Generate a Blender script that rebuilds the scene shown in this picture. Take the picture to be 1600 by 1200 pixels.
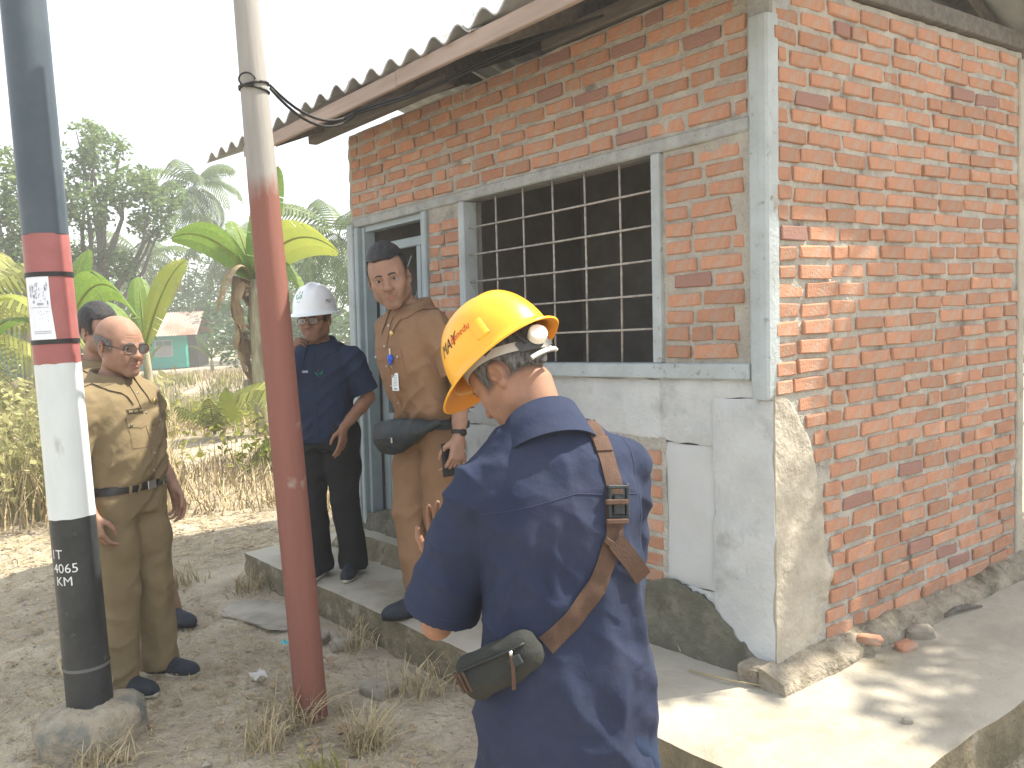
import bpy, bmesh, math, random
import numpy as np
from mathutils import Vector, Matrix, Euler
from mathutils.bvhtree import BVHTree

for _o in list(bpy.data.objects): bpy.data.objects.remove(_o)
SC = bpy.context.scene
COL = SC.collection
random.seed(7)
RNG = np.random.default_rng(11)
rad = math.radians

# ------------------------------------------------------------------ camera
F_PX, YAW, PITCH, ROLL = 1327.42, .8877, -.073, -.0564
CAM = np.array([1.7875, -2.6762, 1.56])
FW = np.array([-math.sin(YAW)*math.cos(PITCH), math.cos(YAW)*math.cos(PITCH), math.sin(PITCH)])
_r = np.array([math.cos(YAW), math.sin(YAW), 0.]); _u = np.cross(_r, FW)
RT = math.cos(ROLL)*_r + math.sin(ROLL)*_u
UP = -math.sin(ROLL)*_r + math.cos(ROLL)*_u
cd = bpy.data.cameras.new('camera'); cam = bpy.data.objects.new('camera', cd); COL.objects.link(cam)
cd.sensor_fit = 'HORIZONTAL'; cd.sensor_width = 36.0; cd.lens = 36.0*F_PX/1600.0
cd.clip_start = .05; cd.clip_end = 2000
cam.matrix_world = Matrix(((RT[0], UP[0], -FW[0], CAM[0]), (RT[1], UP[1], -FW[1], CAM[1]), (RT[2], UP[2], -FW[2], CAM[2]), (0, 0, 0, 1)))
SC.camera = cam

# ------------------------------------------------------------------ sky, sun, exposure
SUN_DIR = Vector((.42, .907, 0)).normalized()          # horizontal direction towards the sun
SUN_EL = rad(54)
world = bpy.data.worlds.new('World'); SC.world = world; world.use_nodes = True
wn = world.node_tree.nodes; wl = world.node_tree.links
for n in list(wn): wn.remove(n)
sky = wn.new('ShaderNodeTexSky'); sky.sky_type = 'NISHITA'; sky.sun_disc = False
sky.sun_elevation = SUN_EL; sky.sun_rotation = math.atan2(SUN_DIR.x, SUN_DIR.y)
sky.air_density = 1.0; sky.dust_density = 3.5; sky.ozone_density = 1.0
bg = wn.new('ShaderNodeBackground'); bg.inputs['Strength'].default_value = .15
wo = wn.new('ShaderNodeOutputWorld')
wm = wn.new('ShaderNodeMix'); wm.data_type = 'RGBA'; wm.inputs[0].default_value = .62; wm.inputs[7].default_value = (4.1, 4.45, 4.75, 1)   # thin white tropical haze over the blue
wl.new(sky.outputs[0], wm.inputs[6]); wl.new(wm.outputs[2], bg.inputs['Color']); wl.new(bg.outputs[0], wo.inputs['Surface'])
sd = bpy.data.lights.new('sun', 'SUN'); sun = bpy.data.objects.new('sun', sd); COL.objects.link(sun)
sd.energy = 5.0; sd.angle = rad(.6); sd.color = (1.0, .92, .77)
sdir = Vector((SUN_DIR.x*math.cos(SUN_EL), SUN_DIR.y*math.cos(SUN_EL), math.sin(SUN_EL)))
sun.rotation_euler = sdir.to_track_quat('Z', 'Y').to_euler()
SC.view_settings.view_transform = 'Standard'
try: SC.view_settings.look = 'None'
except Exception: pass
SC.view_settings.exposure = 1.32; SC.view_settings.gamma = 1.0
SC.view_settings.use_curve_mapping = False
try:
    SC.cycles.volume_bounces = 1; SC.cycles.max_bounces = 7; SC.cycles.transparent_max_bounces = 12
    SC.cycles.diffuse_bounces = 4
except Exception: pass

# ------------------------------------------------------------------ objects
def tag(o, label=None, cat=None, group=None, kind=None):
    if label: o['label'] = label
    if cat: o['category'] = cat
    if group: o['group'] = group
    if kind: o['kind'] = kind
    return o
def thing(name, label, cat, loc=(0, 0, 0), rz=0., group=None):
    o = bpy.data.objects.new(name, None); COL.objects.link(o)
    o.empty_display_size = .2
    o.location = loc; o.rotation_euler = (0, 0, rz)
    return tag(o, label, cat, group)
def link(name, me, parent=None, m=None):
    o = bpy.data.objects.new(name, me); COL.objects.link(o)
    if parent is not None: o.parent = parent
    if m is not None:
        for x in (m if isinstance(m, (list, tuple)) else [m]): me.materials.append(x)
    return o
def copy_tree(o, parent=None):
    c = o.copy(); COL.objects.link(c)
    if parent is not None: c.parent = parent
    for ch in o.children: copy_tree(ch, c)
    return c
def np_mesh(name, V, Fq, smooth=True, mi=None):
    me = bpy.data.meshes.new(name)
    V = np.asarray(V, dtype=np.float32); Fq = np.asarray(Fq, dtype=np.int32)
    n = Fq.shape[1]
    me.vertices.add(len(V)); me.vertices.foreach_set('co', V.ravel())
    me.loops.add(Fq.size); me.loops.foreach_set('vertex_index', Fq.ravel())
    me.polygons.add(len(Fq)); me.polygons.foreach_set('loop_start', np.arange(0, Fq.size, n, dtype=np.int32))
    try: me.polygons.foreach_set('loop_total', np.full(len(Fq), n, dtype=np.int32))
    except Exception: pass
    if mi is not None: me.polygons.foreach_set('material_index', np.asarray(mi, dtype=np.int32))
    me.polygons.foreach_set('use_smooth', np.full(len(Fq), bool(smooth)))
    me.update(calc_edges=True); me.validate()
    return me
class MB:
    """collects simple shapes, builds them as one mesh object"""
    def __init__(s): s.v = []; s.f = []; s.mi = []; s.sm = []; s.xf = None
    def add(s, vs, fs, mi=0, smooth=False):
        b = len(s.v)
        s.v.extend([tuple(map(float, v)) for v in vs])
        for f in fs: s.f.append([b+i for i in f]); s.mi.append(mi); s.sm.append(smooth)
        return s
    def box(s, lo, hi, mi=0, bev=0., R=None, c=None):
        lo = np.array(lo, float); hi = np.array(hi, float); m = (lo+hi)/2; h = (hi-lo)/2
        b = min(bev, *(h*.45)) if bev > 0 else 0
        if b <= 0:
            vs = [m+h*np.array((x, y, z)) for x in (-1, 1) for y in (-1, 1) for z in (-1, 1)]
            fs = [(0, 1, 3, 2), (4, 6, 7, 5), (0, 4, 5, 1), (2, 3, 7, 6), (0, 2, 6, 4), (1, 5, 7, 3)]
        else:
            bm = bmesh.new(); bmesh.ops.create_cube(bm, size=2)
            for v in bm.verts: v.co = Vector(v.co*1.0); v.co.x *= h[0]; v.co.y *= h[1]; v.co.z *= h[2]
            bmesh.ops.bevel(bm, geom=bm.edges[:], offset=b, segments=1, affect='EDGES', profile=.5)
            bm.verts.index_update()
            vs = [m+np.array(v.co) for v in bm.verts]; fs = [[v.index for v in f.verts] for f in bm.faces]; bm.free()
        if R is not None:
            cc = m if c is None else np.array(c, float)
            vs = [cc+R@(v-cc) for v in vs]
        return s.add(vs, fs, mi)
    def tube(s, pts, r, n=8, mi=0, caps=True, smooth=True):
        pts = [np.array(p, float) for p in pts]; k = len(pts)
        rr = r if isinstance(r, (list, tuple, np.ndarray)) else [r]*k
        vs = []; fs = []
        up = None
        for i, p in enumerate(pts):
            t = pts[min(i+1, k-1)]-pts[max(i-1, 0)]; t = t/(np.linalg.norm(t)+1e-12)
            if up is None:
                a = np.array((0, 0, 1.)) if abs(t[2]) < .9 else np.array((1., 0, 0))
            else: a = up
            x = np.cross(a, t); x /= np.linalg.norm(x)+1e-12; y = np.cross(t, x); up = y
            for j in range(n):
                w = 2*math.pi*j/n; vs.append(p+rr[i]*(math.cos(w)*x+math.sin(w)*y))
        for i in range(k-1):
            for j in range(n):
                a, b = i*n+j, i*n+(j+1) % n
                fs.append((a, b, b+n, a+n))
        if caps:
            fs.append(tuple(range(n-1, -1, -1))); fs.append(tuple((k-1)*n+j for j in range(n)))
        return s.add(vs, fs, mi, smooth)
    def grid(s, P, mi=0, smooth=True, closed=False, flip=False):
        """P: array rows x cols x 3"""
        P = np.asarray(P, float); a, b = P.shape[:2]; fs = []
        for i in range(a-1):
            for j in range(b if closed else b-1):
                q = (i*b+j, i*b+(j+1) % b, (i+1)*b+(j+1) % b, (i+1)*b+j)
                fs.append(q[::-1] if flip else q)
        return s.add(P.reshape(-1, 3), fs, mi, smooth)
    def slab(s, P, t, mi=0, smooth=True):
        """a grid of points given thickness along its own normals"""
        P = np.asarray(P, float); a, b = P.shape[:2]
        du = np.gradient(P, axis=0); dv = np.gradient(P, axis=1)
        N = np.cross(du, dv); N /= np.linalg.norm(N, axis=2, keepdims=True)+1e-12
        Q = P+N*t
        s.grid(P, mi, smooth, flip=True); s.grid(Q, mi, smooth)
        for E1, E2 in ((P[0], Q[0]), (Q[-1], P[-1]), (Q[:, 0], P[:, 0]), (P[:, -1], Q[:, -1])):
            s.grid(np.stack([E1, E2]), mi, False, flip=True)
        return s
    def build(s, name, m=None, parent=None, bw=None):
        me = bpy.data.meshes.new(name)
        V = s.v if bw is None else [bw(*p) for p in s.v]
        me.from_pydata(V, [], s.f)
        me.polygons.foreach_set('material_index', s.mi); me.polygons.foreach_set('use_smooth', s.sm)
        me.update()
        return link(name, me, parent, m)

# ------------------------------------------------------------------ noise
_LAT = RNG.random((32, 32, 32)).astype(np.float32)
def vnoise(P, scale, seed=0):
    Q = np.asarray(P, float)*scale+seed*7.31+100.
    I = np.floor(Q).astype(int); f = Q-I; f = f*f*(3-2*f); I &= 31; J = (I+1) & 31
    x0, y0, z0 = I[..., 0], I[..., 1], I[..., 2]; x1, y1, z1 = J[..., 0], J[..., 1], J[..., 2]
    fx, fy, fz = f[..., 0], f[..., 1], f[..., 2]
    L = _LAT
    a = L[x0, y0, z0]*(1-fx)+L[x1, y0, z0]*fx; b = L[x0, y1, z0]*(1-fx)+L[x1, y1, z0]*fx
    c = L[x0, y0, z1]*(1-fx)+L[x1, y0, z1]*fx; d = L[x0, y1, z1]*(1-fx)+L[x1, y1, z1]*fx
    return ((a*(1-fy)+b*fy)*(1-fz)+(c*(1-fy)+d*fy)*fz)*2-1
def fbm(P, scale, oct=3, seed=0):
    r = 0; a = 1.
    for i in range(oct): r = r+a*vnoise(P, scale*2**i, seed+i*3); a *= .5
    return r

# ------------------------------------------------------------------ materials
def mat(name, c1, c2=None, scale=6., rough=.8, bump=.0, bscale=40., c3=None, spec=.3, metal=0., detail=5., isl=0., obr=0., trans=None, stretch=None, lo=.35, hi=.65, bdist=.01, c3scale=None, c3lo=.55, c3hi=.7, bump2=0., b2scale=6., rgen=None):
    m = bpy.data.materials.new(name); m.use_nodes = True; nt = m.node_tree; N = nt.nodes; L = nt.links
    b = N['Principled BSDF']
    b.inputs['Roughness'].default_value = rough; b.inputs['Metallic'].default_value = metal
    try: b.inputs['Specular IOR Level'].default_value = spec
    except Exception: pass
    tc = N.new('ShaderNodeTexCoord'); src = tc.outputs['Object']
    if stretch:
        mp = N.new('ShaderNodeMapping'); mp.inputs['Scale'].default_value = stretch; L.new(src, mp.inputs[0]); src = mp.outputs[0]
    col = None
    def noise(sc, det=detail):
        n = N.new('ShaderNodeTexNoise'); n.inputs['Scale'].default_value = sc; n.inputs['Detail'].default_value = det; n.inputs['Roughness'].default_value = .6
        L.new(src, n.inputs['Vector']); return n
    def ramp(inp, a, c):
        r = N.new('ShaderNodeMapRange'); r.inputs[1].default_value = a; r.inputs[2].default_value = c; L.new(inp, r.inputs[0]); return r.outputs[0]
    def mix(f, A, B, bt='MIX'):
        x = N.new('ShaderNodeMix'); x.data_type = 'RGBA'; x.blend_type = bt
        if hasattr(f, 'links'): L.new(f, x.inputs[0])
        else: x.inputs[0].default_value = f
        for v, k in ((A, 6), (B, 7)):
            if hasattr(v, 'links'): L.new(v, x.inputs[k])
            else: x.inputs[k].default_value = (*v[:3], 1)
        return x.outputs[2]
    col = c1
    if c2 is not None: col = mix(ramp(noise(scale).outputs['Fac'], lo, hi), c1, c2)
    if c3 is not None: col = mix(ramp(noise(c3scale or scale*.37, 6).outputs['Fac'], c3lo, c3hi), col, c3)
    if isl or obr:
        add = None
        if obr:
            oi = N.new('ShaderNodeObjectInfo'); add = oi.outputs['Random']
        if isl:
            g = N.new('ShaderNodeNewGeometry')
            if add is None: add = g.outputs['Random Per Island']
            else:
                ma = N.new('ShaderNodeMath'); ma.operation = 'ADD'; L.new(add, ma.inputs[0]); L.new(g.outputs['Random Per Island'], ma.inputs[1])
                mf = N.new('ShaderNodeMath'); mf.operation = 'FRACT'; L.new(ma.outputs[0], mf.inputs[0]); add = mf.outputs[0]
        amt = max(isl, obr)
        hs = N.new('ShaderNodeHueSaturation')
        mr = N.new('ShaderNodeMapRange'); L.new(add, mr.inputs[0]); mr.inputs[3].default_value = 1-amt; mr.inputs[4].default_value = 1+amt
        L.new(mr.outputs[0], hs.inputs['Value'])
        if hasattr(col, 'links'): L.new(col, hs.inputs['Color'])
        else: hs.inputs['Color'].default_value = (*col[:3], 1)
        col = hs.outputs[0]
        if rgen is not None:      # some pieces of another colour
            m7 = N.new('ShaderNodeMath'); m7.operation = 'MULTIPLY'; m7.inputs[1].default_value = 7.77; L.new(add, m7.inputs[0])
            f7 = N.new('ShaderNodeMath'); f7.operation = 'FRACT'; L.new(m7.outputs[0], f7.inputs[0])
            col = mix(ramp(f7.outputs[0], rgen[1], rgen[2]), col, rgen[0])
    if hasattr(col, 'links'): L.new(col, b.inputs['Base Color'])
    else: b.inputs['Base Color'].default_value = (*col[:3], 1)
    if bump:
        bp = N.new('ShaderNodeBump'); bp.inputs['Strength'].default_value = bump; bp.inputs['Distance'].default_value = bdist
        L.new(noise(bscale, 4).outputs['Fac'], bp.inputs['Height'])
        last = bp
        if bump2:
            b2 = N.new('ShaderNodeBump'); b2.inputs['Strength'].default_value = bump2; b2.inputs['Distance'].default_value = bdist*4
            L.new(noise(b2scale, 4).outputs['Fac'], b2.inputs['Height']); L.new(bp.outputs[0], b2.inputs['Normal']); last = b2
        L.new(last.outputs[0], b.inputs['Normal'])
    if trans:   # translucent leaf
        out = N['Material Output']; t = N.new('ShaderNodeBsdfTranslucent'); ms = N.new('ShaderNodeMixShader')
        ms.inputs[0].default_value = trans
        if hasattr(col, 'links'): L.new(col, t.inputs[0])
        else: t.inputs[0].default_value = (*col[:3], 1)
        L.new(b.outputs[0], ms.inputs[1]); L.new(t.outputs[0], ms.inputs[2]); L.new(ms.outputs[0], out.inputs['Surface'])
    return m
def C8(r, g, b):    # sRGB 0..255 to linear
    f = lambda c: c/12.92 if c <= .04045 else ((c+.055)/1.055)**2.4
    return (f(r/255), f(g/255), f(b/255))

# ------------------------------------------------------------------ implicit surfaces
class Field:
    def __init__(s, xs, ys, zs):
        s.ax = [np.asarray(a, np.float32) for a in (xs, ys, zs)]
        s.F = np.full([len(a) for a in s.ax], .25, np.float32)
    def _sl(s, lo, hi):
        sl = []
        for a, l, h in zip(s.ax, lo, hi):
            i = max(0, int(np.searchsorted(a, l))-1); j = min(len(a), int(np.searchsorted(a, h))+1)
            sl.append(slice(i, max(j, i)))
        X = s.ax[0][sl[0]][:, None, None]; Y = s.ax[1][sl[1]][None, :, None]; Z = s.ax[2][sl[2]][None, None, :]
        return tuple(sl), X, Y, Z
    def put(s, lo, hi, fn, k=.015, sub=False):
        lo = np.asarray(lo, float)-k*1.5-.02; hi = np.asarray(hi, float)+k*1.5+.02
        sl, X, Y, Z = s._sl(lo, hi)
        if 0 in s.F[sl].shape: return s
        d = fn(X, Y, Z).astype(np.float32); A = s.F[sl]
        if sub: A = -A
        if k > 0:
            h = np.maximum(k-np.abs(A-d), 0)/k; R = np.minimum(A, d)-h*h*k*.25
        else: R = np.minimum(A, d)
        s.F[sl] = -R if sub else R
        return s
    def cone(s, a, b, ra, rb, k=.015, sub=False, flat=None):
        a = np.asarray(a, float); b = np.asarray(b, float); ab = b-a; L2 = max(float(ab@ab), 1e-9)
        R = max(ra, rb)
        def fn(X, Y, Z):
            x, y, z = X-a[0], Y-a[1], Z-a[2]
            t = np.clip((x*ab[0]+y*ab[1]+z*ab[2])/L2, 0, 1)
            return np.sqrt((x-t*ab[0])**2+(y-t*ab[1])**2+(z-t*ab[2])**2)-(ra+(rb-ra)*t)
        return s.put(np.minimum(a, b)-R, np.maximum(a, b)+R, fn, k, sub)
    def chain(s, pts, rr, k=.015, sub=False):
        for i in range(len(pts)-1): s.cone(pts[i], pts[i+1], rr[i], rr[i+1], k, sub)
        return s
    def ell(s, c, r, R=None, k=.015, sub=False):
        c = np.asarray(c, float); r = np.asarray(r, float)
        R_ = np.eye(3) if R is None else np.asarray(R, float)
        ext = np.sqrt(((R_*r[None, :])**2).sum(1))
        def fn(X, Y, Z):
            x, y, z = X-c[0], Y-c[1], Z-c[2]
            a = (R_[0, 0]*x+R_[1, 0]*y+R_[2, 0]*z); b_ = (R_[0, 1]*x+R_[1, 1]*y+R_[2, 1]*z); g = (R_[0, 2]*x+R_[1, 2]*y+R_[2, 2]*z)
            k0 = np.sqrt((a/r[0])**2+(b_/r[1])**2+(g/r[2])**2); k1 = np.sqrt((a/r[0]**2)**2+(b_/r[1]**2)**2+(g/r[2]**2)**2)
            return k0*(k0-1)/(k1+1e-6)
        return s.put(c-ext, c+ext, fn, k, sub)
    def box(s, c, h, R=None, rd=.005, k=.0, sub=False):
        c = np.asarray(c, float); h = np.asarray(h, float); R_ = np.eye(3) if R is None else np.asarray(R, float)
        ext = np.abs(R_)@h
        def fn(X, Y, Z):
            x, y, z = X-c[0], Y-c[1], Z-c[2]
            q = [np.abs(R_[0, i]*x+R_[1, i]*y+R_[2, i]*z)-(h[i]-rd) for i in range(3)]
            o = np.sqrt(sum(np.maximum(t, 0)**2 for t in q)); return o+np.minimum(np.maximum(np.maximum(q[0], q[1]), q[2]), 0)-rd
        return s.put(c-ext, c+ext, fn, k, sub)
    def sections(s, S, k=.02, infl=0., p=2.3, sub=False):
        """S rows: z, cx, cy, rx, ry  (a stack of rounded oval cross-sections)"""
        S = np.asarray(S, float); z = S[:, 0]
        def fn(X, Y, Z):
            zz = np.clip(Z, z[0], z[-1])
            cx, cy, rx, ry = (np.interp(zz, z, S[:, i]) for i in (1, 2, 3, 4))
            rx = rx+infl; ry = ry+infl
            a = np.abs((X-cx)/rx); b_ = np.abs((Y-cy)/ry)
            rho = (a**p+b_**p)**(1/p)
            d = (rho-1)*np.minimum(rx, ry)
            over = np.maximum(np.maximum(z[0]-Z, Z-z[-1]), -1.)
            return np.where(over > 0, np.sqrt(np.maximum(d, 0)**2+over**2), np.maximum(d, np.maximum(over, -.05) if False else d))
        lo = (float((S[:, 1]-S[:, 3]).min())-infl, float((S[:, 2]-S[:, 4]).min())-infl, z[0]); hi = (float((S[:, 1]+S[:, 3]).max())+infl, float((S[:, 2]+S[:, 4]).max())+infl, z[-1])
        return s.put(lo, hi, fn, k, sub)
    def half(s, p, n, k=0., near=None, rad_=None):
        """keep only the side of the plane away from n  (cut off where (x-p).n>0)"""
        p = np.asarray(p, float); n = np.asarray(n, float); n = n/np.linalg.norm(n)
        lo = [a[0] for a in s.ax]; hi = [a[-1] for a in s.ax]
        if near is not None: lo = np.asarray(near)-rad_; hi = np.asarray(near)+rad_
        sl, X, Y, Z = s._sl(lo, hi)
        d = (X-p[0])*n[0]+(Y-p[1])*n[1]+(Z-p[2])*n[2]
        if near is not None:
            q = np.asarray(near); m = ((X-q[0])**2+(Y-q[1])**2+(Z-q[2])**2) < rad_**2
            d = np.where(m, d, -1.)
        s.F[sl] = np.maximum(s.F[sl], d.astype(np.float32))
        return s
    def mesh(s, relax=1):
        F = s.F; xs, ys, zs = s.ax
        F[0] = F[-1] = .2; F[:, 0] = F[:, -1] = .2; F[:, :, 0] = F[:, :, -1] = .2
        ins = F < 0
        nx, ny, nz = F.shape
        cnt = np.zeros((nx-1, ny-1, nz-1), np.int8)
        for i in (0, 1):
            for j in (0, 1):
                for k in (0, 1): cnt += ins[i:nx-1+i, j:ny-1+j, k:nz-1+k]
        act = (cnt > 0) & (cnt < 8)
        I, J, K = np.nonzero(act); n = len(I)
        idx = np.full(act.shape, -1, np.int32); idx[I, J, K] = np.arange(n)
        P = np.zeros((n, 3)); c = np.zeros(n)
        cor = [(0, 0, 0), (1, 0, 0), (0, 1, 0), (1, 1, 0), (0, 0, 1), (1, 0, 1), (0, 1, 1), (1, 1, 1)]
        val = [F[I+a, J+b, K+d] for a, b, d in cor]
        pos = [np.stack([xs[I+a], ys[J+b], zs[K+d]], 1) for a, b, d in cor]
        for a, b in ((0, 1), (2, 3), (4, 5), (6, 7), (0, 2), (1, 3), (4, 6), (5, 7), (0, 4), (1, 5), (2, 6), (3, 7)):
            m = (val[a] < 0) != (val[b] < 0)
            t = np.where(m, val[a]/np.where(m, val[a]-val[b], 1), 0)
            P += np.where(m[:, None], pos[a]+(pos[b]-pos[a])*t[:, None], 0); c += m
        P /= c[:, None]
        Q = []
        for ax in range(3):
            sl0 = [slice(None)]*3; sl1 = [slice(None)]*3
            sl0[ax] = slice(0, -1); sl1[ax] = slice(1, None)
            a, b = ins[tuple(sl0)], ins[tuple(sl1)]
            e = np.array(np.nonzero(a != b)); fl = a[tuple(e)]
            o1, o2 = [(1, 2), (2, 0), (0, 1)][ax]
            def cell(d1, d2):
                g = e.copy(); g[o1] -= d1; g[o2] -= d2; return idx[tuple(g)]
            ok = (e[o1] > 0) & (e[o2] > 0) & (e[o1] < F.shape[o1]-1) & (e[o2] < F.shape[o2]-1)
            e = e[:, ok]; fl = fl[ok]
            q = np.stack([cell(1, 1), cell(0, 1), cell(0, 0), cell(1, 0)], 1)
            q[~fl] = q[~fl][:, ::-1]; Q.append(q)
        Q = np.concatenate(Q); Q = Q[(Q >= 0).all(1)]
        for _ in range(relax):
            S = np.zeros_like(P); w = np.zeros(len(P))
            for a, b in ((0, 1), (1, 2), (2, 3), (3, 0)):
                np.add.at(S, Q[:, a], P[Q[:, b]]); np.add.at(S, Q[:, b], P[Q[:, a]])
                np.add.at(w, Q[:, a], 1); np.add.at(w, Q[:, b], 1)
            P = P*.5+.5*S/np.maximum(w, 1)[:, None]
        return P, Q
def vnormals(P, Q):
    N = np.zeros_like(P); n = np.cross(P[Q[:, 2]]-P[Q[:, 0]], P[Q[:, 3]]-P[Q[:, 1]])
    for i in range(4): np.add.at(N, Q[:, i], n)
    return N/(np.linalg.norm(N, axis=1, keepdims=True)+1e-12)
def axis(lo, hi, base, fine=()):
    """non-uniform sample positions: step base, finer inside each (a,b,step)"""
    out = [lo]; x = lo
    while x < hi:
        st = base
        for a, b, f in fine:
            if a-1e-6 <= x < b: st = min(st, f)
            elif x < a < x+st: st = min(st, max(a-x, f))
        x += st; out.append(x)
    return np.array(out)
# ================================================================== materials of the place
M_MORTAR = mat('mortar', (.42, .405, .36), (.32, .305, .27), 9, .95, .9, 70, c3=(.12, .11, .09), c3scale=5, c3lo=.56, c3hi=.75, bump2=.5, b2scale=22)
M_BRICK = mat('fired brick', (.45, .236, .150), (.38, .192, .122), 14, .94, .6, 120, c3=(.38, .30, .24), c3scale=11, c3lo=.52, c3hi=.70, isl=.15, obr=.15, rgen=((.29, .165, .135), .955, .97))
M_PLAST = mat('grey cement plaster', (.50, .525, .53), (.41, .43, .435), 4, .9, .35, 60, c3=(.29, .30, .295), c3scale=3.1, c3lo=.56, c3hi=.68, bump2=.35, b2scale=9)
M_PLAST_OLD = mat('weathered plaster', (.44, .40, .33), (.34, .31, .255), 7, .95, .35, 60, c3=(.20, .18, .14), c3scale=6, c3lo=.56, c3hi=.75, bump2=.4, b2scale=16)
M_MOSS = mat('mossy damp plaster', (.085, .085, .065), (.14, .135, .105), 8, .95, .8, 50, c3=(.22, .20, .16), c3scale=7, c3lo=.55, c3hi=.75, bump2=.6, b2scale=14)
M_PAINTG = mat('pale blue grey painted cement', (.40, .45, .47), (.32, .355, .36), 5, .75, .4, 70, c3=(.20, .20, .19), c3scale=26, c3lo=.62, c3hi=.72)
M_BEAM = mat('concrete lintel', (.36, .375, .37), (.27, .28, .275), 18, .92, .6, 110, c3=(.16, .165, .16), c3scale=60, c3lo=.62, c3hi=.7)
M_FRAME = mat('grey painted steel', (.30, .36, .38), (.25, .30, .32), 5, .5, .1, 60)
M_BAR = mat('scuffed grey bar', (.42, .40, .37), (.27, .24, .21), 40, .6, .2, 90)
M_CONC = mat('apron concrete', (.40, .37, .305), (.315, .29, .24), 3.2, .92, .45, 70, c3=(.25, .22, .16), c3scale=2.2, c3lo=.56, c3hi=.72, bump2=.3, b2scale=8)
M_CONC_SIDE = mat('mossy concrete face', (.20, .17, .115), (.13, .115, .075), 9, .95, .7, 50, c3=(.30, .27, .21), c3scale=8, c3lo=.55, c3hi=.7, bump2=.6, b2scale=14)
M_ASB = mat('asbestos cement sheet', (.40, .415, .42), (.30, .31, .315), 3, .9, .35, 60, c3=(.15, .15, .14), c3scale=2.2, c3lo=.55, c3hi=.75)
M_WOOD = mat('faded pink plank', (.36, .28, .24), (.28, .22, .185), 4, .85, .25, 30, stretch=(.6, 8, 8))
M_WOOD2 = mat('dark rafter wood', (.16, .145, .13), (.10, .09, .08), 5, .9, .3, 30, stretch=(1, 6, 6))
M_DARK = mat('dim interior plaster', (.30, .29, .28), (.22, .21, .20), 4, .95, .2, 30)
M_BLACK = mat('black cable', (.02, .02, .022), rough=.5)

def clamp01(x): return np.clip(x, 0, 1)
def sstep(a, b, x): t = clamp01((x-a)/(b-a)); return t*t*(3-2*t)
def h_ground(x, y):
    """ground height: flat yard, dip to the pond, bank and far flat land"""
    x = np.asarray(x, float); y = np.asarray(y, float)
    hf = np.array([FW[0], FW[1]]); hf = hf/np.linalg.norm(hf)
    s = (x-CAM[0])*hf[0]+(y-CAM[1])*hf[1]
    P = np.stack([x, y, 0*x], -1)
    n1 = vnoise(P, .35, 2); s2 = s+n1*1.2
    h = -1.0*sstep(16.0, 19.5, s2)+.85*sstep(33.0, 36.0, s2)
    d = np.hypot(x+1.5, y+.5)
    h = h+.035*vnoise(P, .8, 5)*sstep(.5, 3, d)+.022*vnoise(P, 2.3, 1)+.012*vnoise(P, 7.1, 3)+.006*vnoise(P, 19., 4)
    h = h+.5*vnoise(P, .03, 8)*sstep(60, 200, d)
    return h
# ------------------------------------------------------------------ ground
def graded(c, fine_half, step, growth, far):
    a = list(np.arange(0, fine_half, step)); x = fine_half; st = step
    while x < far: a.append(x); st *= growth; x += st
    a.append(far); a = np.array(a)
    return np.concatenate([c-a[:0:-1], c+a])
gx = graded(-2.0, 3.2, .045, 1.08, 420.); gy = graded(-1.2, 2.2, .045, 1.08, 420.)
GX, GY = np.meshgrid(gx, gy, indexing='ij')
GZ = h_ground(GX, GY)-.012
nx_, ny_ = GX.shape
gi = np.arange(nx_*ny_).reshape(nx_, ny_)
gq = np.stack([gi[:-1, :-1], gi[1:, :-1], gi[1:, 1:], gi[:-1, 1:]], -1).reshape(-1, 4)
M_GROUND = mat('dry dirt', (.40, .345, .26), (.30, .25, .185), 3.4, .97, 1., 34, c3=(.46, .405, .30), c3scale=1.3, c3lo=.5, c3hi=.66, bump2=.8, b2scale=7, bdist=.02)
ground = link('ground', np_mesh('ground', np.stack([GX, GY, GZ], -1).reshape(-1, 3), gq), None, M_GROUND)
tag(ground, kind='structure')
# pond surface
M_WATER = mat('pond water', (.045, .05, .03), rough=.08, spec=.5, bump=.08, bscale=3)
hf = np.array([FW[0], FW[1], 0]); hf /= np.linalg.norm(hf); hr = np.array([-hf[1], hf[0], 0])*-1
pw = MB(); c0 = np.array([CAM[0], CAM[1], 0])
q = [c0+hf*14-hr*60, c0+hf*14+hr*30, c0+hf*40+hr*30, c0+hf*40-hr*60]
pw.add([(p[0], p[1], -.62) for p in q], [(0, 1, 2, 3)])
tag(pw.build('pond_water', M_WATER), kind='structure')

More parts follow.
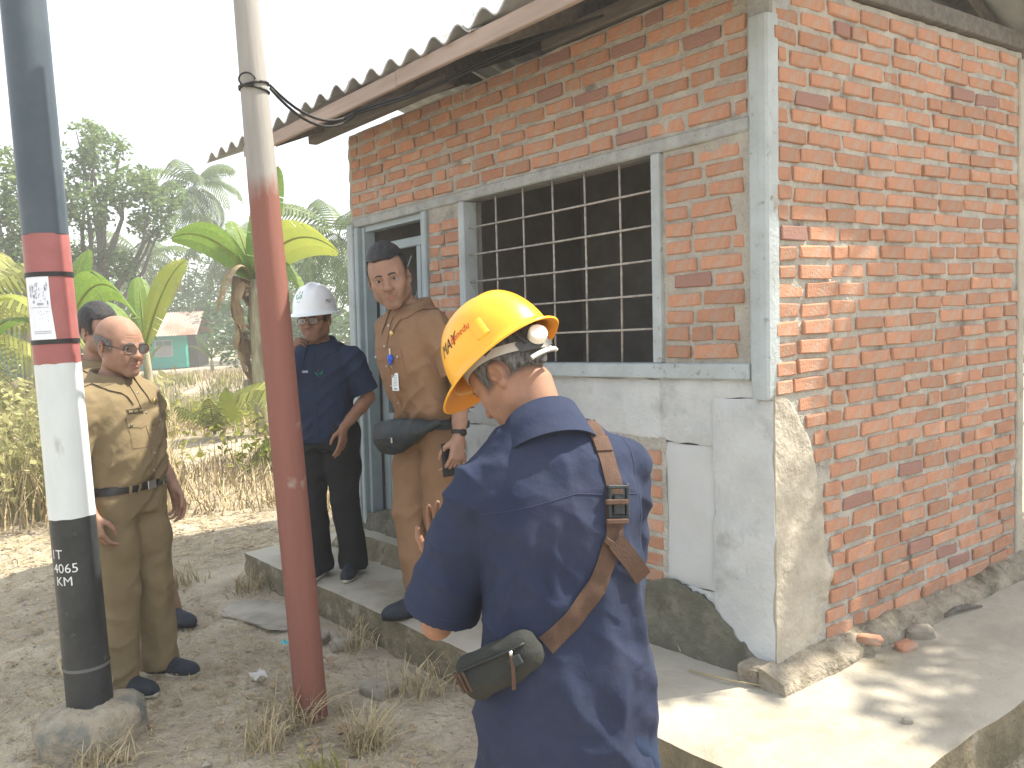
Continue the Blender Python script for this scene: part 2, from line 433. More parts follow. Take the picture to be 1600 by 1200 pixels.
# ================================================================== the brick building
LX, LY, ROT = .006, .0379, .0538
def bw(x, y, z): return (x+ROT*y+LX*(z-1.2), y+LY*(z-1.2), z)      # the walls stand slightly out of plumb and square
HUT = thing('brick_building', 'small unplastered red brick hut with grey painted door and barred window under a corrugated roof', 'building', (0, 0, 0))
XL, YB, ZT = -3.10, 1.96, 2.80
ZB, ZBT, ZS = 2.208, 2.262, 1.356       # lintel bottom, top, sill
DX0, DX1 = -3.05, -2.215                # door frame outer
WX0, WX1 = -1.905, -.514                # window frame outer
def rough_wall(name, u0, u1, z0, z1, P, m, amp=.006, step=.03, holes=(), parent=HUT, thick=.09, nseed=1):
    """mortar sheet with real relief; P(u, z, d) gives the point at depth d behind the face"""
    us = np.linspace(u0, u1, max(2, int((u1-u0)/step))); zs = np.linspace(z0, z1, max(2, int((z1-z0)/step)))
    U, Z = np.meshgrid(us, zs, indexing='ij')
    nse = fbm(np.stack([U, Z, 0*U], -1), 22., 2, nseed)*amp
    V = []; fs = []
    for i in range(len(us)):
        for j in range(len(zs)): V.append(P(U[i, j], Z[i, j], nse[i, j]))
    nz = len(zs)
    for i in range(len(us)-1):
        for j in range(nz-1):
            uc, zc = (us[i]+us[i+1])/2, (zs[j]+zs[j+1])/2
            if any(a < uc < b and c < zc < d for a, b, c, d in holes): continue
            fs.append((i*nz+j, (i+1)*nz+j, (i+1)*nz+j+1, i*nz+j+1))
    mb = MB(); mb.add(V, fs, 0, True)
    # solid back so the wall has thickness
    return mb
FRONT = lambda u, z, d: (u, .002+d, z)
SIDE = lambda u, z, d: (-.002-d, u, z)
# wall cores (masonry behind the face, opening left free)
core = MB()
core.box((XL, .03, 0), (DX0+.02, .12, ZT)); core.box((DX1-.02, .03, 0), (WX0+.02, .12, ZB)); core.box((WX1-.02, .03, 0), (-.03, .12, ZB))
core.box((DX0+.02, .03, ZB+.002), (-.03, .12, ZT-.01)); core.box((WX0+.02, .03, 0), (WX1-.02, .12, ZS-.01))
core.box((-.12, .125, 0), (-.03, YB, 2.735)); core.box((XL, YB-.1, 0), (-.125, YB, 2.735)); core.box((XL, .125, 0), (XL+.09, YB-.105, ZT-.03))
core.build('wall', M_DARK, HUT, bw)
rough_wall('w', XL, 0, ZBT-.01, ZT-.01, FRONT, M_MORTAR).build('mortar', M_MORTAR, HUT, bw)
w2 = rough_wall('w', DX1, WX0, .2, ZB, FRONT, M_MORTAR); w2.build('mortar', M_MORTAR, HUT, bw)
rough_wall('w', WX1, -.07, ZS, ZB, FRONT, M_MORTAR).build('mortar', mat('pale mortar', (.40, .38, .33), (.31, .29, .25), 9, .95, .9, 60, bump2=.5, b2scale=20), HUT, bw)
rough_wall('w', 0, YB, .18, 2.73, SIDE, M_MORTAR, nseed=4).build('mortar', M_MORTAR, HUT, bw)

rough_wall('w', -1.07, -.51, .42, 1.05, FRONT, M_MORTAR, nseed=8).build('mortar', M_MORTAR, HUT, bw)
# ---------------- bricks
def brick_mesh(i, L=.19, H=.0515, D=.045):
    rnd = random.Random(100+i)
    bm = bmesh.new(); bmesh.ops.create_cube(bm, size=1)
    for v in bm.verts:
        v.co = Vector((v.co.x*L, v.co.y*D, v.co.z*H))
        v.co += Vector((rnd.uniform(-.006, .006), rnd.uniform(-.003, .003), rnd.uniform(-.0045, .0045)))
    bmesh.ops.bevel(bm, geom=bm.edges[:], offset=rnd.uniform(.003, .006), segments=1, affect='EDGES')
    for v in bm.verts: v.co += Vector((rnd.uniform(-.002, .002), rnd.uniform(-.0012, .0012), rnd.uniform(-.0016, .0016)))
    me = bpy.data.meshes.new('brick'); bm.to_mesh(me); bm.free(); me.materials.append(M_BRICK); return me
BM = [brick_mesh(i) for i in range(14)]
rb = random.Random(5)
BR = []      # (x,y,z centre in hut frame, length, side?)
def row_front(u0, u1, z, proud):
    u = u0-rb.uniform(0, .12)
    while u < u1-.03:
        L = .19*rb.uniform(.9, 1.08)
        if rb.random() < .10: L *= rb.uniform(.45, .62)
        a, b = max(u, u0), min(u+L, u1)
        if b-a > .035: BR.append(((a+b)/2, proud+rb.uniform(-.004, .004), z+rb.uniform(-.0025, .0025), b-a, 0))
        u += L+rb.uniform(.015, .027)
def rows(u0, u1, z0, z1, n, proud=.0155):
    p = (z1-z0)/n
    for i in range(n): row_front(u0, u1, z0+(i+.5)*p, proud)
rows(XL+.035, -.105, ZBT+.002, ZT-.012, 7)
rows(DX1+.012, WX0-.008, ZS-.62, ZB-.07, 20)
rows(WX1+.02, -.125, ZS+.012, ZB-.015, 12)
def lowband(z): return np.interp(z, [.24, .3, .5, .7, .9, 1.1, 1.2, 1.25], [.30, .31, .37, .32, .29, .20, .12, .022])
nr = 35; z0r, z1r = .235, 2.712
for i in range(nr):
    z = z0r+(i+.5)*(z1r-z0r)/nr
    u0 = float(lowband(z))+rb.uniform(-.012, .02); u = u0-rb.uniform(0, .14)
    while u < YB-.04:
        L = .19*rb.uniform(.9, 1.1)
        if rb.random() < .10: L *= rb.uniform(.42, .62)
        a, b = max(u, u0), min(u+L, YB-.04)
        if b-a > .035: BR.append((-.0155+rb.uniform(-.004, .005), (a+b)/2, z+rb.uniform(-.003, .003), b-a, 1))
        u += L+rb.uniform(.015, .027)
# bricked patch low in the front wall
for i in range(8):
    z = .46+.0715*i
    for a, b in ((-1.05, -.88), (-.855, -.665), (-.64, -.535)):
        if b-a > .03: BR.append(((a+b)/2, .0165+rb.uniform(-.003, .003), z, b-a-.006, 0))
def px(P):
    d = np.asarray(P, float)-CAM; zz = d@FW
    return 800+F_PX*(d@RT)/zz, 600-F_PX*(d@UP)/zz, zz
def bsize(b):
    c = np.array(bw(*b[:3])); t = np.array((1., 0, 0)) if b[4] == 0 else np.array((ROT, 1., 0))
    p, q = px(c-t*b[3]/2), px(c+t*b[3]/2)
    if not (-40 < p[0] < 1640 and -30 < p[1] < 1230): return 0
    hid = 640 < p[0] < 1000 and p[1] > 600        # behind the nearest man
    return 0 if hid else abs(p[0]-q[0])*.052*F_PX/p[2]
BR.sort(key=bsize, reverse=True)
rest = MB()
for n, b in enumerate(BR):
    me = BM[rb.randrange(14)]
    R = Euler((-.0379+rb.uniform(-.012, .012), rb.uniform(-.014, .014), rb.uniform(-.012, .012)+(0 if b[4] == 0 else math.pi/2-ROT))).to_matrix()
    if b[4] == 1: R = Euler((rb.uniform(-.012, .012), rb.uniform(-.013, .013), math.pi/2-ROT+rb.uniform(-.012, .012))).to_matrix()
    c = Vector(bw(*b[:3])); s = b[3]/.19
    if n < 300:
        o = link('brick', me, HUT); o.matrix_local = Matrix.LocRotScale(c, R, Vector((s, 1, 1)))
    else:
        vs = [c+R@Vector((v.co.x*s, v.co.y, v.co.z)) for v in me.vertices]
        rest.add(vs, [list(p.vertices) for p in me.polygons])
tag(rest.build('brick', M_BRICK, HUT), kind='stuff')

# ---------------- lintel, sill, pilaster, plaster
def rbox(mb, lo, hi, bev=.006, mi=0): mb.box(lo, hi, mi, bev)
m = MB(); rbox(m, (XL+.03, -.012, ZB), (-.088, .06, ZBT)); m.build('lintel', M_BEAM, HUT, bw)
m = MB(); rbox(m, (WX0-.0, -.026, ZS-.062), (-.088, .06, ZS)); m.build('sill', M_PAINTG, HUT, bw)
# pilaster: half round post in the corner, ending above the plaster
m = MB(); P = []
prof = [(-.092, .012), (-.092, -.007), (-.080, -.009), (-.078, -.022), (-.072, -.029), (-.055, -.031), (-.030, -.034), (-.006, -.032), (.003, -.024), (.005, .004), (.005, .03)]
zs_ = [1.225, 1.235, 1.26, 1.31, 1.6, 2.0, 2.3, 2.45, 2.56, 2.6]
for z in zs_:
    k = 0.93 if z < 1.23 else 1.
    sh = .012*max(0, (1.30-z)/.075)
    P.append([(-.05+(x+.05)*k*(1-sh*8), .03+(y-.03)*(1-sh*10), z) for x, y in prof])
m.grid(np.array(P), 0, False); m.add([P[0][i] for i in range(len(prof))], [tuple(range(len(prof)))]); m.build('pilaster', M_PAINTG, HUT, bw)
m = MB(); rbox(m, (-.10, -.006, 2.57), (.004, .10, 2.80), .008); m.build('pilaster_cap', M_BEAM, HUT, bw)
# window jambs
m = MB(); rbox(m, (WX0, -.02, ZS+.001), (WX0+.052, .07, ZB-.001)); m.build('window_jamb', M_PAINTG, HUT, bw)
m = MB(); rbox(m, (WX1-.046, -.02, ZS+.001), (WX1, .07, ZB-.001)); m.build('window_jamb', M_PAINTG, HUT, bw)
# plaster below the sill, with a real recess round the bricked patch
def plaster(name, x0, x1, z0, z1, y0, m, amp=.004, edge=.012, seed=3, step=.025):
    us = np.linspace(x0, x1, max(3, int((x1-x0)/step))); zs = np.linspace(z0, z1, max(3, int((z1-z0)/step)))
    U, Z = np.meshgrid(us, zs, indexing='ij')
    n = fbm(np.stack([U, Z, 0*U+seed], -1), 9., 3, seed)
    Y = y0+n*amp
    e = np.stack([U-x0, x1-U, Z-z0, z1-Z]).min(0)
    wob = vnoise(np.stack([U, Z, 0*U], -1), 17., seed)*.008
    Uo = U+np.where((U == x0) | (U == x1), wob, 0); Zo = Z+np.where((Z == z0) | (Z == z1), wob, 0)
    mb = MB(); mb.slab(np.stack([Uo, Y+np.where(e < 1e-6, .006, 0), Zo], -1), -.03)
    return mb.build(name, m, HUT, bw)
plaster('plaster_panel', WX0-.25, -.54, 1.03, ZS-.064, .0, M_PLAST, seed=3)
plaster('plaster_panel', -.538, -.27, 1.035, ZS-.064, -.004, M_PLAST, seed=5)
plaster('plaster_panel', -.525, -.272, .45, 1.033, .004, mat('smooth pale plaster', (.48, .50, .505), (.42, .44, .445), 3, .85, .2, 60), seed=7)
plaster('plaster_panel', -.268, .0, .20, 1.222, -.010, M_PLAST, amp=.005, seed=9)
plaster('plaster_panel', -.268, -.09, 1.224, ZS-.064, -.008, M_PLAST, seed=11)
plaster('plaster_panel', WX0-.25, -1.06, .2, 1.03, .0, M_PLAST, seed=13)
plaster('plaster_panel', -1.058, -.27, .18, .448, .002, M_PLAST, seed=15)
# damp dark skirting of the front wall (uneven upper edge)
us = np.linspace(XL, -.005, 330); P = []
top = .43+.10*np.array([vnoise(np.array([[u, 0, 0]]), 3., 6)[0] for u in us]); bl = clamp01((us+.75)/.3); top = top*(1-bl)+bl*(np.interp(us, [-.6, -.34, -.2, -.08, 0], [.50, .44, .35, .26, .21])+.012*np.array([vnoise(np.array([[u, 3., 0]]), 14., 2)[0] for u in us]))
for k in np.linspace(0, 1, 14):
    z = .17+(top-.17)*k
    n = fbm(np.stack([us, z, 0*us], -1), 16., 3, 8)
    P.append(np.stack([us, -.016-.028*(1-k)**2+n*.008+(.006 if k == 1 else 0), z+(.016*np.array([fbm(np.array([[u, 5., 1.]]), 30., 3, 2)[0] for u in us]) if k == 1 else 0)], -1))
m = MB(); P_ = np.array(P); m.slab(P_, .02); m.build('damp_plaster', M_MOSS, HUT, bw)
# plaster round the corner on the side wall: uneven boundary with the bricks
zs = np.linspace(.2, 1.235, 90); P = []
for t in np.linspace(0, 1, 16):
    row = []
    for z in zs:
        w = float(lowband(z)); w = max(w-.005, .03)+.016*float(vnoise(np.array([[z, 0, 0]]), 13., 5)[0])+.014*float(vnoise(np.array([[z, 3, 0]]), 37., 5)[0])
        u = .0+w*t; n = float(fbm(np.array([[u, z, 2.]]), 13., 3, 4)[0])
        brk = sstep(.35, .75, t)*sstep(1.0, .6, z)
        row.append((.006+n*(.0022+.009*float(brk))-(.012 if t == 1 else 0), u, z))
    P.append(row)
m = MB(); m.slab(np.array(P), -.03); m.build('corner_plaster', M_PLAST_OLD, HUT, bw)
m = MB(); m.slab(np.array([[(.003+.004*float(vnoise(np.array([[u, z, 0]]), 30., 2)[0]), u, z) for z in np.linspace(1.236, 2.7, 60)] for u in (.0, .012, .024)]), -.02); m.build('corner_plaster', M_MORTAR, HUT, bw)
# plaster strip and narrow edge at the far end of the side wall
m = MB(); rbox(m, (-.06, YB-.035, .24), (.012, YB+.03, 2.70), .006); m.build('end_column', M_PLAST_OLD, HUT, bw)
# crumbling plinth ledge along the side wall
us = np.linspace(-.10, YB+1.2, 90); prof = [(0., .305), (.03, .30), (.075, .285), (.10, .265), (.108, .235), (.105, .2), (.112, .17)]
P = []
for (x, z) in prof:
    row = []
    for u in us:
        n = float(fbm(np.array([[u, z, x*3]]), 12., 3, 5)[0]); wv = float(vnoise(np.array([[u, 1., 0]]), 3.3, 7)[0])
        row.append((x*(1+.13*wv)+n*.010, u, z-.05+(n*.014 if z > .2 else 0)+.012*wv*(z > .2)))
    P.append(row)
m = MB(); m.grid(np.array(P), 0, True, flip=True); fr = np.array(P)[:, 0]
m.add(list(fr)+[(0, -.10, .16)], [tuple(range(len(fr)+1))]); m.box((-.10, -.10, .16), (-.001, 0.0, .252), 0, .012)
m.build('plinth', mat('crumbling plinth', (.34, .30, .235), (.22, .19, .145), 9, .97, .9, 50, c3=(.10, .09, .06), c3scale=6, c3lo=.5, c3hi=.7, bump2=.9, b2scale=16), HUT, bw)

# ---------------- window grille, door
m = MB(); gx0, gx1 = WX0+.052, WX1-.046
for i in range(1, 6):
    x = gx0+(gx1-gx0)*i/6; g = MB(); g.tube([(x, .028, ZS), (x+.002, .029, (ZS+ZB)/2), (x, .028, ZB)], .0052, 6); g.build('grille_bar', M_BAR, HUT, bw)
for i in range(1, 6):
    z = ZS+(ZB-ZS)*i/6; g = MB(); g.tube([(gx0, .018, z), ((gx0+gx1)/2, .019, z-.003), (gx1, .018, z)], .0052, 6); g.build('grille_bar', M_BAR, HUT, bw)
g = MB(); rbox(g, (XL-.004, -.03, .27), (DX0+.02, .06, ZB+.02)); g.build('wall_edge_post', M_PAINTG, HUT, bw)
g = MB(); rbox(g, (DX0+.021, -.02, .27), (DX0+.065, .09, ZB-.001)); g.box((DX0+.066, .012, .27), (DX0+.10, .085, ZB-.004)); rbox(g, (DX1-.05, -.02, .27), (DX1, .09, ZB-.001)); g.box((DX0+.10, .02, ZB-.035), (DX1-.05, .09, ZB-.001)); g.build('door_frame', M_FRAME, HUT, bw)
DOOR_Y = .10
dg = MB(); x0, x1, zt = DX0+.105, DX1-.056, ZB-.11
rbox(dg, (x0, DOOR_Y, .30), (x0+.07, DOOR_Y+.035, zt), .004); rbox(dg, (x1-.05, DOOR_Y, .30), (x1, DOOR_Y+.035, zt), .004)
rbox(dg, (x0+.071, DOOR_Y, zt-.055), (x1-.051, DOOR_Y+.035, zt), .004); rbox(dg, (x0+.44, DOOR_Y+.002, .76), (x0+.485, DOOR_Y+.033, zt-.056), .004)
rbox(dg, (x0+.071, DOOR_Y, 1.18), (x1-.051, DOOR_Y+.035, 1.235), .004); rbox(dg, (x0+.071, DOOR_Y, .97), (x1-.051, DOOR_Y+.035, 1.03), .004); rbox(dg, (x0+.071, DOOR_Y+.006, .30), (x1-.051, DOOR_Y+.026, .968), .002)
door = dg.build('door', M_FRAME, HUT, bw)
for a, b in (((x0+.07, 1.33), (x0+.44, 1.80)), ((x0+.07, 1.60), (x0+.36, 1.99)), ((x0+.07, 1.25), (x0+.44, 1.40)), ((x0+.485, 1.93), (x1-.05, 1.93)), ((x0+.485, 1.77), (x1-.05, 1.77)), ((x0+.485, 1.61), (x1-.05, 1.61)), ((x0+.485, 1.42), (x1-.05, 1.42))):
    g = MB(); g.tube([(a[0], DOOR_Y+.02, a[1]), (b[0], DOOR_Y+.02, b[1])], .0045, 6); g.build('grille_bar', M_FRAME, door, bw)
# things standing in the dim room, and its ceiling boards
g = MB(); g.box((XL+.1, .2, .15), (-.13, YB-.11, .19)); g.build('room_floor', M_CONC, HUT, bw)

# ---------------- roof
EAVE_Y, EZ = -.50, 2.775
SL = math.tan(rad(21))
RIDGE_Y = (YB)/2
def roofz(y): return EZ+(y-EAVE_Y)*SL if y <= RIDGE_Y else EZ+(2*RIDGE_Y-y-EAVE_Y)*SL
RX0, RX1 = -4.12, .46
wp = .1765; rng_s = [(RX0, -3.04), (-3.10, -2.03), (-2.09, -1.02), (-1.08, -.02), (-.08, RX1)]
def sheet(xa, xb, ya, yb, lift, sd_):
    n = int((xb-xa)/wp*10); xs = np.linspace(xa, xb, n+1)
    P = []
    for t in np.linspace(0, 1, 9):
        y = ya+(yb-ya)*t
        P.append([(x, y, roofz(y)+lift+.026*math.cos(2*math.pi*(x-RX0)/wp)+.004*math.sin(3*x+sd_)) for x in xs])
    s_ = 1 if yb > ya else -1
    m = MB(); m.slab(np.array(P), -.007*s_); return m
for k, (a, b) in enumerate(rng_s):
    sheet(a, b, EAVE_Y, RIDGE_Y+.02, .0+.008*(k % 2), k).build('roof_sheet', M_ASB, HUT)
    sheet(a, b, 2*RIDGE_Y-EAVE_Y, RIDGE_Y-.02, .0+.008*(k % 2), k+3).build('roof_sheet', M_ASB, HUT)
rcap = MB(); rcap.slab(np.array([[(x, RIDGE_Y+dy, roofz(RIDGE_Y)+.05-abs(dy)*SL*1.0) for x in (RX0, -1.8, RX1)] for dy in (-.16, -.06, 0, .06, .16)]), -.012); rcap.build('ridge_cap', M_ASB, HUT)
def plank(name, lo, hi, m, bev=.004): g = MB(); g.box(lo, hi, 0, bev); return g.build(name, m, HUT)
plank('fascia_board', (-3.12, EAVE_Y+.02, 2.678), (-1.64, EAVE_Y+.045, 2.752), M_WOOD)
plank('fascia_board', (-1.635, EAVE_Y+.018, 2.680), (RX1-.05, EAVE_Y+.043, 2.754), M_WOOD)
plank('fascia_board', (-3.46, EAVE_Y+.02, 2.690), (-3.16, EAVE_Y+.045, 2.752), M_WOOD)
def sloped(name, x, w, ya, yb, dz, hgt, m):
    g = MB(); v = []
    for xx in (x-w/2, x+w/2):
        for y in (ya, yb):
            for z in (-dz-hgt, -dz): v.append((xx, y, roofz(y)+z))
    g.add(v, [(0, 1, 3, 2), (4, 6, 7, 5), (0, 4, 5, 1), (2, 3, 7, 6), (0, 2, 6, 4), (1, 5, 7, 3)]); return g.build(name, m, HUT)
for x in (-3.02, -2.0, -1.0, -.02, .36):
    sloped('rafter', x, .05, EAVE_Y+.05, RIDGE_Y, .03, .09, M_WOOD2); sloped('rafter', x, .05, 2*RIDGE_Y-EAVE_Y-.05, RIDGE_Y, .03, .09, M_WOOD2)
# wall plates
plank('wall_plate', (-3.2, -.16, 2.745), (-1.70, -.10, 2.80), M_WOOD2)
plank('wall_plate', (-1.2, .04, 2.80), (-.1, .11, 2.87), M_WOOD2)
g = MB(); g.box((-.09, .02, 2.737), (.03, YB+.25, 2.815), 0, .004); g.build('wall_plate', M_WOOD2, HUT, bw)
g = MB(); g.box((-.07, .3, 2.99), (.0, YB-.3, 3.05), 0, .004); g.build('gable_tie', M_WOOD2, HUT, bw)
g = MB(); g.tube([(-.04, RIDGE_Y, 2.815), (-.04, RIDGE_Y, 3.12)], .03, 6); g.build('king_post', M_WOOD, HUT, bw)

# ================================================================== concrete apron round the hut
def apron():
    m = MB(); z0, z1 = -.12, .18
    X0, X1, Y0 = -3.5563, .6473, -.6483
    # top sheets as fine grids with relief, sides with ragged faces
    def top(xa, xb, ya, yb):
        xs = np.arange(xa, xb+1e-6, (xb-xa)/max(2, round((xb-xa)/.05))); ys = np.arange(ya, yb+1e-6, (yb-ya)/max(2, round((yb-ya)/.05)))
        U, V = np.meshgrid(xs, ys, indexing='ij'); n = fbm(np.stack([U, V, 0*U], -1), 3., 3, 2)*.004
        e = np.stack([U-X0, X1-U, V-Y0]).min(0)
        Z = z1+n-.012*(e < .002)
        W = vnoise(np.stack([U, V, 0*U], -1), 9., 4)*.010*(e < .002)
        P = np.stack([U+ROT*np.maximum(V, 0)*1.0+np.where((abs(U-X0) < 1e-4) | (abs(U-X1) < 1e-4), W, 0), V+np.where(abs(V-Y0) < 1e-4, W, 0), Z], -1)
        m.grid(P, 0, True); return P
    A = top(X0, X1, Y0, .1); B = top(.0, X1, .1, 4.6)
    def skirt(edge, flip):
        E = np.asarray(edge); r = [E]
        for k in range(1, 7):
            t = k/6; n = fbm(np.stack([E[:, 0], E[:, 1], 0*E[:, 0]+t*2], -1), 11., 3, 6)*.014
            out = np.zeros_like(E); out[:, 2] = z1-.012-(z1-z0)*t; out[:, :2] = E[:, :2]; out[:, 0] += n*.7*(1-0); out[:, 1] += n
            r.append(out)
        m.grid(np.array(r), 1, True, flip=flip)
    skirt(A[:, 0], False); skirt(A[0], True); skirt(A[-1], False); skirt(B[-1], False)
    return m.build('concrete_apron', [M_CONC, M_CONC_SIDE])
tag(apron(), kind='structure')
# door step on the apron
g = MB(); xs = np.linspace(-3.18, -1.75, 30); ztop = .292
Pt = np.array([[(x, y+(.012*float(vnoise(np.array([[x*9, 0, 0]]), 1., 3)[0]) if y < -.14 else 0), ztop+.003*float(vnoise(np.array([[x, y, 0]]), 14., 1)[0])) for x in xs] for y in (.06, -.02, -.10, -.16)])
g.grid(Pt, 0, True, flip=False)
Sd = [Pt[-1]]
for k in (1, 2, 3):
    Sd.append(np.array([(p[0], p[1]-.02*k+.03*float(vnoise(np.array([p*16+k*3]), 1., 2)[0]), ztop-.115*k/3) for p in Pt[-1]]))
g.grid(np.array(Sd), 1, True); g.add([(-3.18, .06, .17), (-3.18, -.16, .17), (-3.18, -.16, ztop), (-3.18, .06, ztop)], [(0, 1, 2, 3)], 1)
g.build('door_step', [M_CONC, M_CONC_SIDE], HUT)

# ================================================================== poles
M_POLE = mat('black pole paint', (.020, .024, .026), (.036, .040, .042), 9, .5, .15, 60, c3=(.075, .075, .07), c3scale=22, c3lo=.64, c3hi=.72)
M_POLE_UP = mat('dark blue grey pole paint', (.05, .07, .09), (.065, .085, .105), 6, .45, .1, 60)
M_RED = mat('red band paint', (.31, .115, .112), (.26, .09, .088), 8, .45, .08, 60)
M_WHITE = mat('white band paint', (.58, .63, .64), (.50, .55, .56), 5, .5, .15, 60, c3=(.36, .36, .34), c3scale=14, c3lo=.62, c3hi=.75, stretch=(1, 1, .35))
M_PAPER = mat('notice paper', (.72, .76, .82), (.64, .68, .75), 9, .7)
M_INK = mat('grey ink', (.16, .18, .24), (.4, .44, .5), 80, .8)
M_STENCIL = mat('white stencil paint', (.7, .72, .72), (.5, .52, .52), 60, .6)
LP = np.array([-1.884, -1.953, 0.])
pole = thing('utility_pole', 'thick black, white and red banded steel pole in a concrete footing with paper notice', 'pole', tuple(LP))
R0, R1 = .0855, .0775
def prad(z): return R0+(R1-R0)*z/3.2
def band(name, z0, z1, m, extra=0., wob=0.):
    g = MB(); n = 40; P = []
    for k, z in enumerate(np.linspace(z0, z1, 6)):
        P.append([((prad(z)+extra)*math.cos(a), (prad(z)+extra)*math.sin(a), z+(wob*float(vnoise(np.array([[math.cos(a), math.sin(a), z]]), 2.5, 3)[0]) if k in (0, 5) else 0)) for a in np.linspace(0, 2*math.pi, n, endpoint=False)])
    g.grid(np.array(P), 0, True, closed=True); return g.build(name, m, pole)
g = MB(); g.tube([(0, 0, -.3), (0, 0, 3.9)], [prad(0)-.002, prad(3.9)-.002], 32); g.build('pole_core', M_POLE, pole)
band('black_band', .10, .90, M_POLE, 0, .0); band('white_band', .895, 1.498, M_WHITE, .0006, .008); band('red_band', 1.4985, 1.99, M_RED, .0012, .003); band('upper_section', 1.991, 3.9, M_POLE_UP, 0.0004)
band('weld_ring', .292, .305, mat('weld ring', (.12, .125, .12), rough=.7), .0025)
for z in (1.583, 1.838): band('tape_strap', z-.009, z+.009, M_BLACK, .0042)
vdir = math.atan2(CAM[1]-LP[1], CAM[0]-LP[0])          # angle on the pole that faces the viewer's side of the yard
def wrap(pts_az, extra):
    return [((prad(z)+extra)*math.cos(a), (prad(z)+extra)*math.sin(a), z) for a, z in pts_az]
g = MB(); P = [[wrap([(a, z)], .003)[0] for a in np.linspace(vdir-1.25, vdir-.06+(.0 if z > 1.72 else .10*(1.72-z)/.13), 14)] for z in np.linspace(1.592, 1.83, 10)]
g.slab(np.array(P), .0008); notice = g.build('paper_notice', M_PAPER, pole)
g = MB(); rn = random.Random(3)
def patch(a0, a1, z0, z1, ex=.0046): g.grid(np.array([[wrap([(vdir+a, z)], ex)[0] for a in np.linspace(a0, a1, 4)] for z in (z0, z1)]), 0, True)
for i in range(46):
    z = rn.uniform(1.735, 1.80); a = rn.uniform(-1.0, -.16); patch(a, a+rn.uniform(.01, .045), z, z+rn.uniform(.004, .016))
patch(-.62, -.34, 1.722, 1.730); patch(-.84, -.74, 1.73, 1.74); patch(-.2, -.15, 1.722, 1.738); patch(-.95, -.15, 1.7125, 1.7145)
for z in (1.615, 1.622): patch(-.92, -.12, z, z+.0025)
for i in range(12): z = rn.uniform(1.66, 1.70); a = rn.uniform(-.6, -.2); patch(a, a+.025, z, z+.003)
g.build('notice_print', M_INK, notice)
def text_mesh(txt, size, bold=.0):
    cu = bpy.data.curves.new('lettering', 'FONT'); cu.body = txt; cu.size = size; cu.extrude = 0.; cu.offset = bold; cu.resolution_u = 3
    ob = bpy.data.objects.new('lettering', cu); COL.objects.link(ob)
    me = ob.to_mesh(); vs = [tuple(v.co) for v in me.vertices]; fs = [list(p.vertices) for p in me.polygons]; ob.to_mesh_clear()
    bpy.data.objects.remove(ob); bpy.data.curves.remove(cu)
    return vs, fs
def subdiv_flat(vs, fs, cuts=2):
    bm = bmesh.new(); V_ = [bm.verts.new(v) for v in vs]
    for f in fs:
        try: bm.faces.new([V_[i] for i in f])
        except Exception: pass
    bmesh.ops.triangulate(bm, faces=bm.faces[:]); bm.verts.index_update(); fs = [[v.index for v in f.verts] for f in bm.faces]; bm.free()
    T_ = []
    for f in fs:
        for i in range(1, len(f)-1): T_.append([np.array(vs[f[0]]), np.array(vs[f[i]]), np.array(vs[f[i+1]])])
    for _ in range(cuts):
        N_ = []
        for a, b, c in T_:
            ab, bc, ca = (a+b)/2, (b+c)/2, (c+a)/2; N_ += [[a, ab, ca], [ab, b, bc], [ca, bc, c], [ab, bc, ca]]
        T_ = N_
    return [tuple(p) for t in T_ for p in t], [[3*i, 3*i+1, 3*i+2] for i in range(len(T_))]
for txt, z, right, size in (('1T', .747, -.60, .052), ('4065', .692, .02, .052), ('KM', .642, -.26, .050)):
    vs, fs = subdiv_flat(*text_mesh(txt, size, 0.)); w = max(v[0] for v in vs); g = MB()
    g.add(wrap([(vdir+right+(v[0]-w)/prad(.7), z+v[1]) for v in vs], .0012), fs, 0, False); g.build('stencil_lettering', M_STENCIL, pole)
# concrete footing: a rough poured drum
F_ = []
for (r, z) in ((.02, .150), (.10, .145), (.16, .128), (.195, .10), (.205, .06), (.20, 0.), (.215, -.15)):
    row = []
    for a in np.linspace(0, 2*math.pi, 44, endpoint=False):
        n = float(fbm(np.array([[math.cos(a)*1.2, math.sin(a)*1.2, z*5]]), 2.4, 4, 3)[0])
        row.append((r*(1+.10*n)*math.cos(a), r*(1+.10*n)*math.sin(a), z+.012*n))
    F_.append(row)
g = MB(); g.grid(np.array(F_), 0, True, closed=True, flip=True); g.build('concrete_footing', mat('footing concrete', (.34, .30, .23), (.24, .205, .15), 11, .96, .9, 50, c3=(.15, .16, .15), c3scale=5, c3lo=.52, c3hi=.66, bump2=.8, b2scale=14), pole)

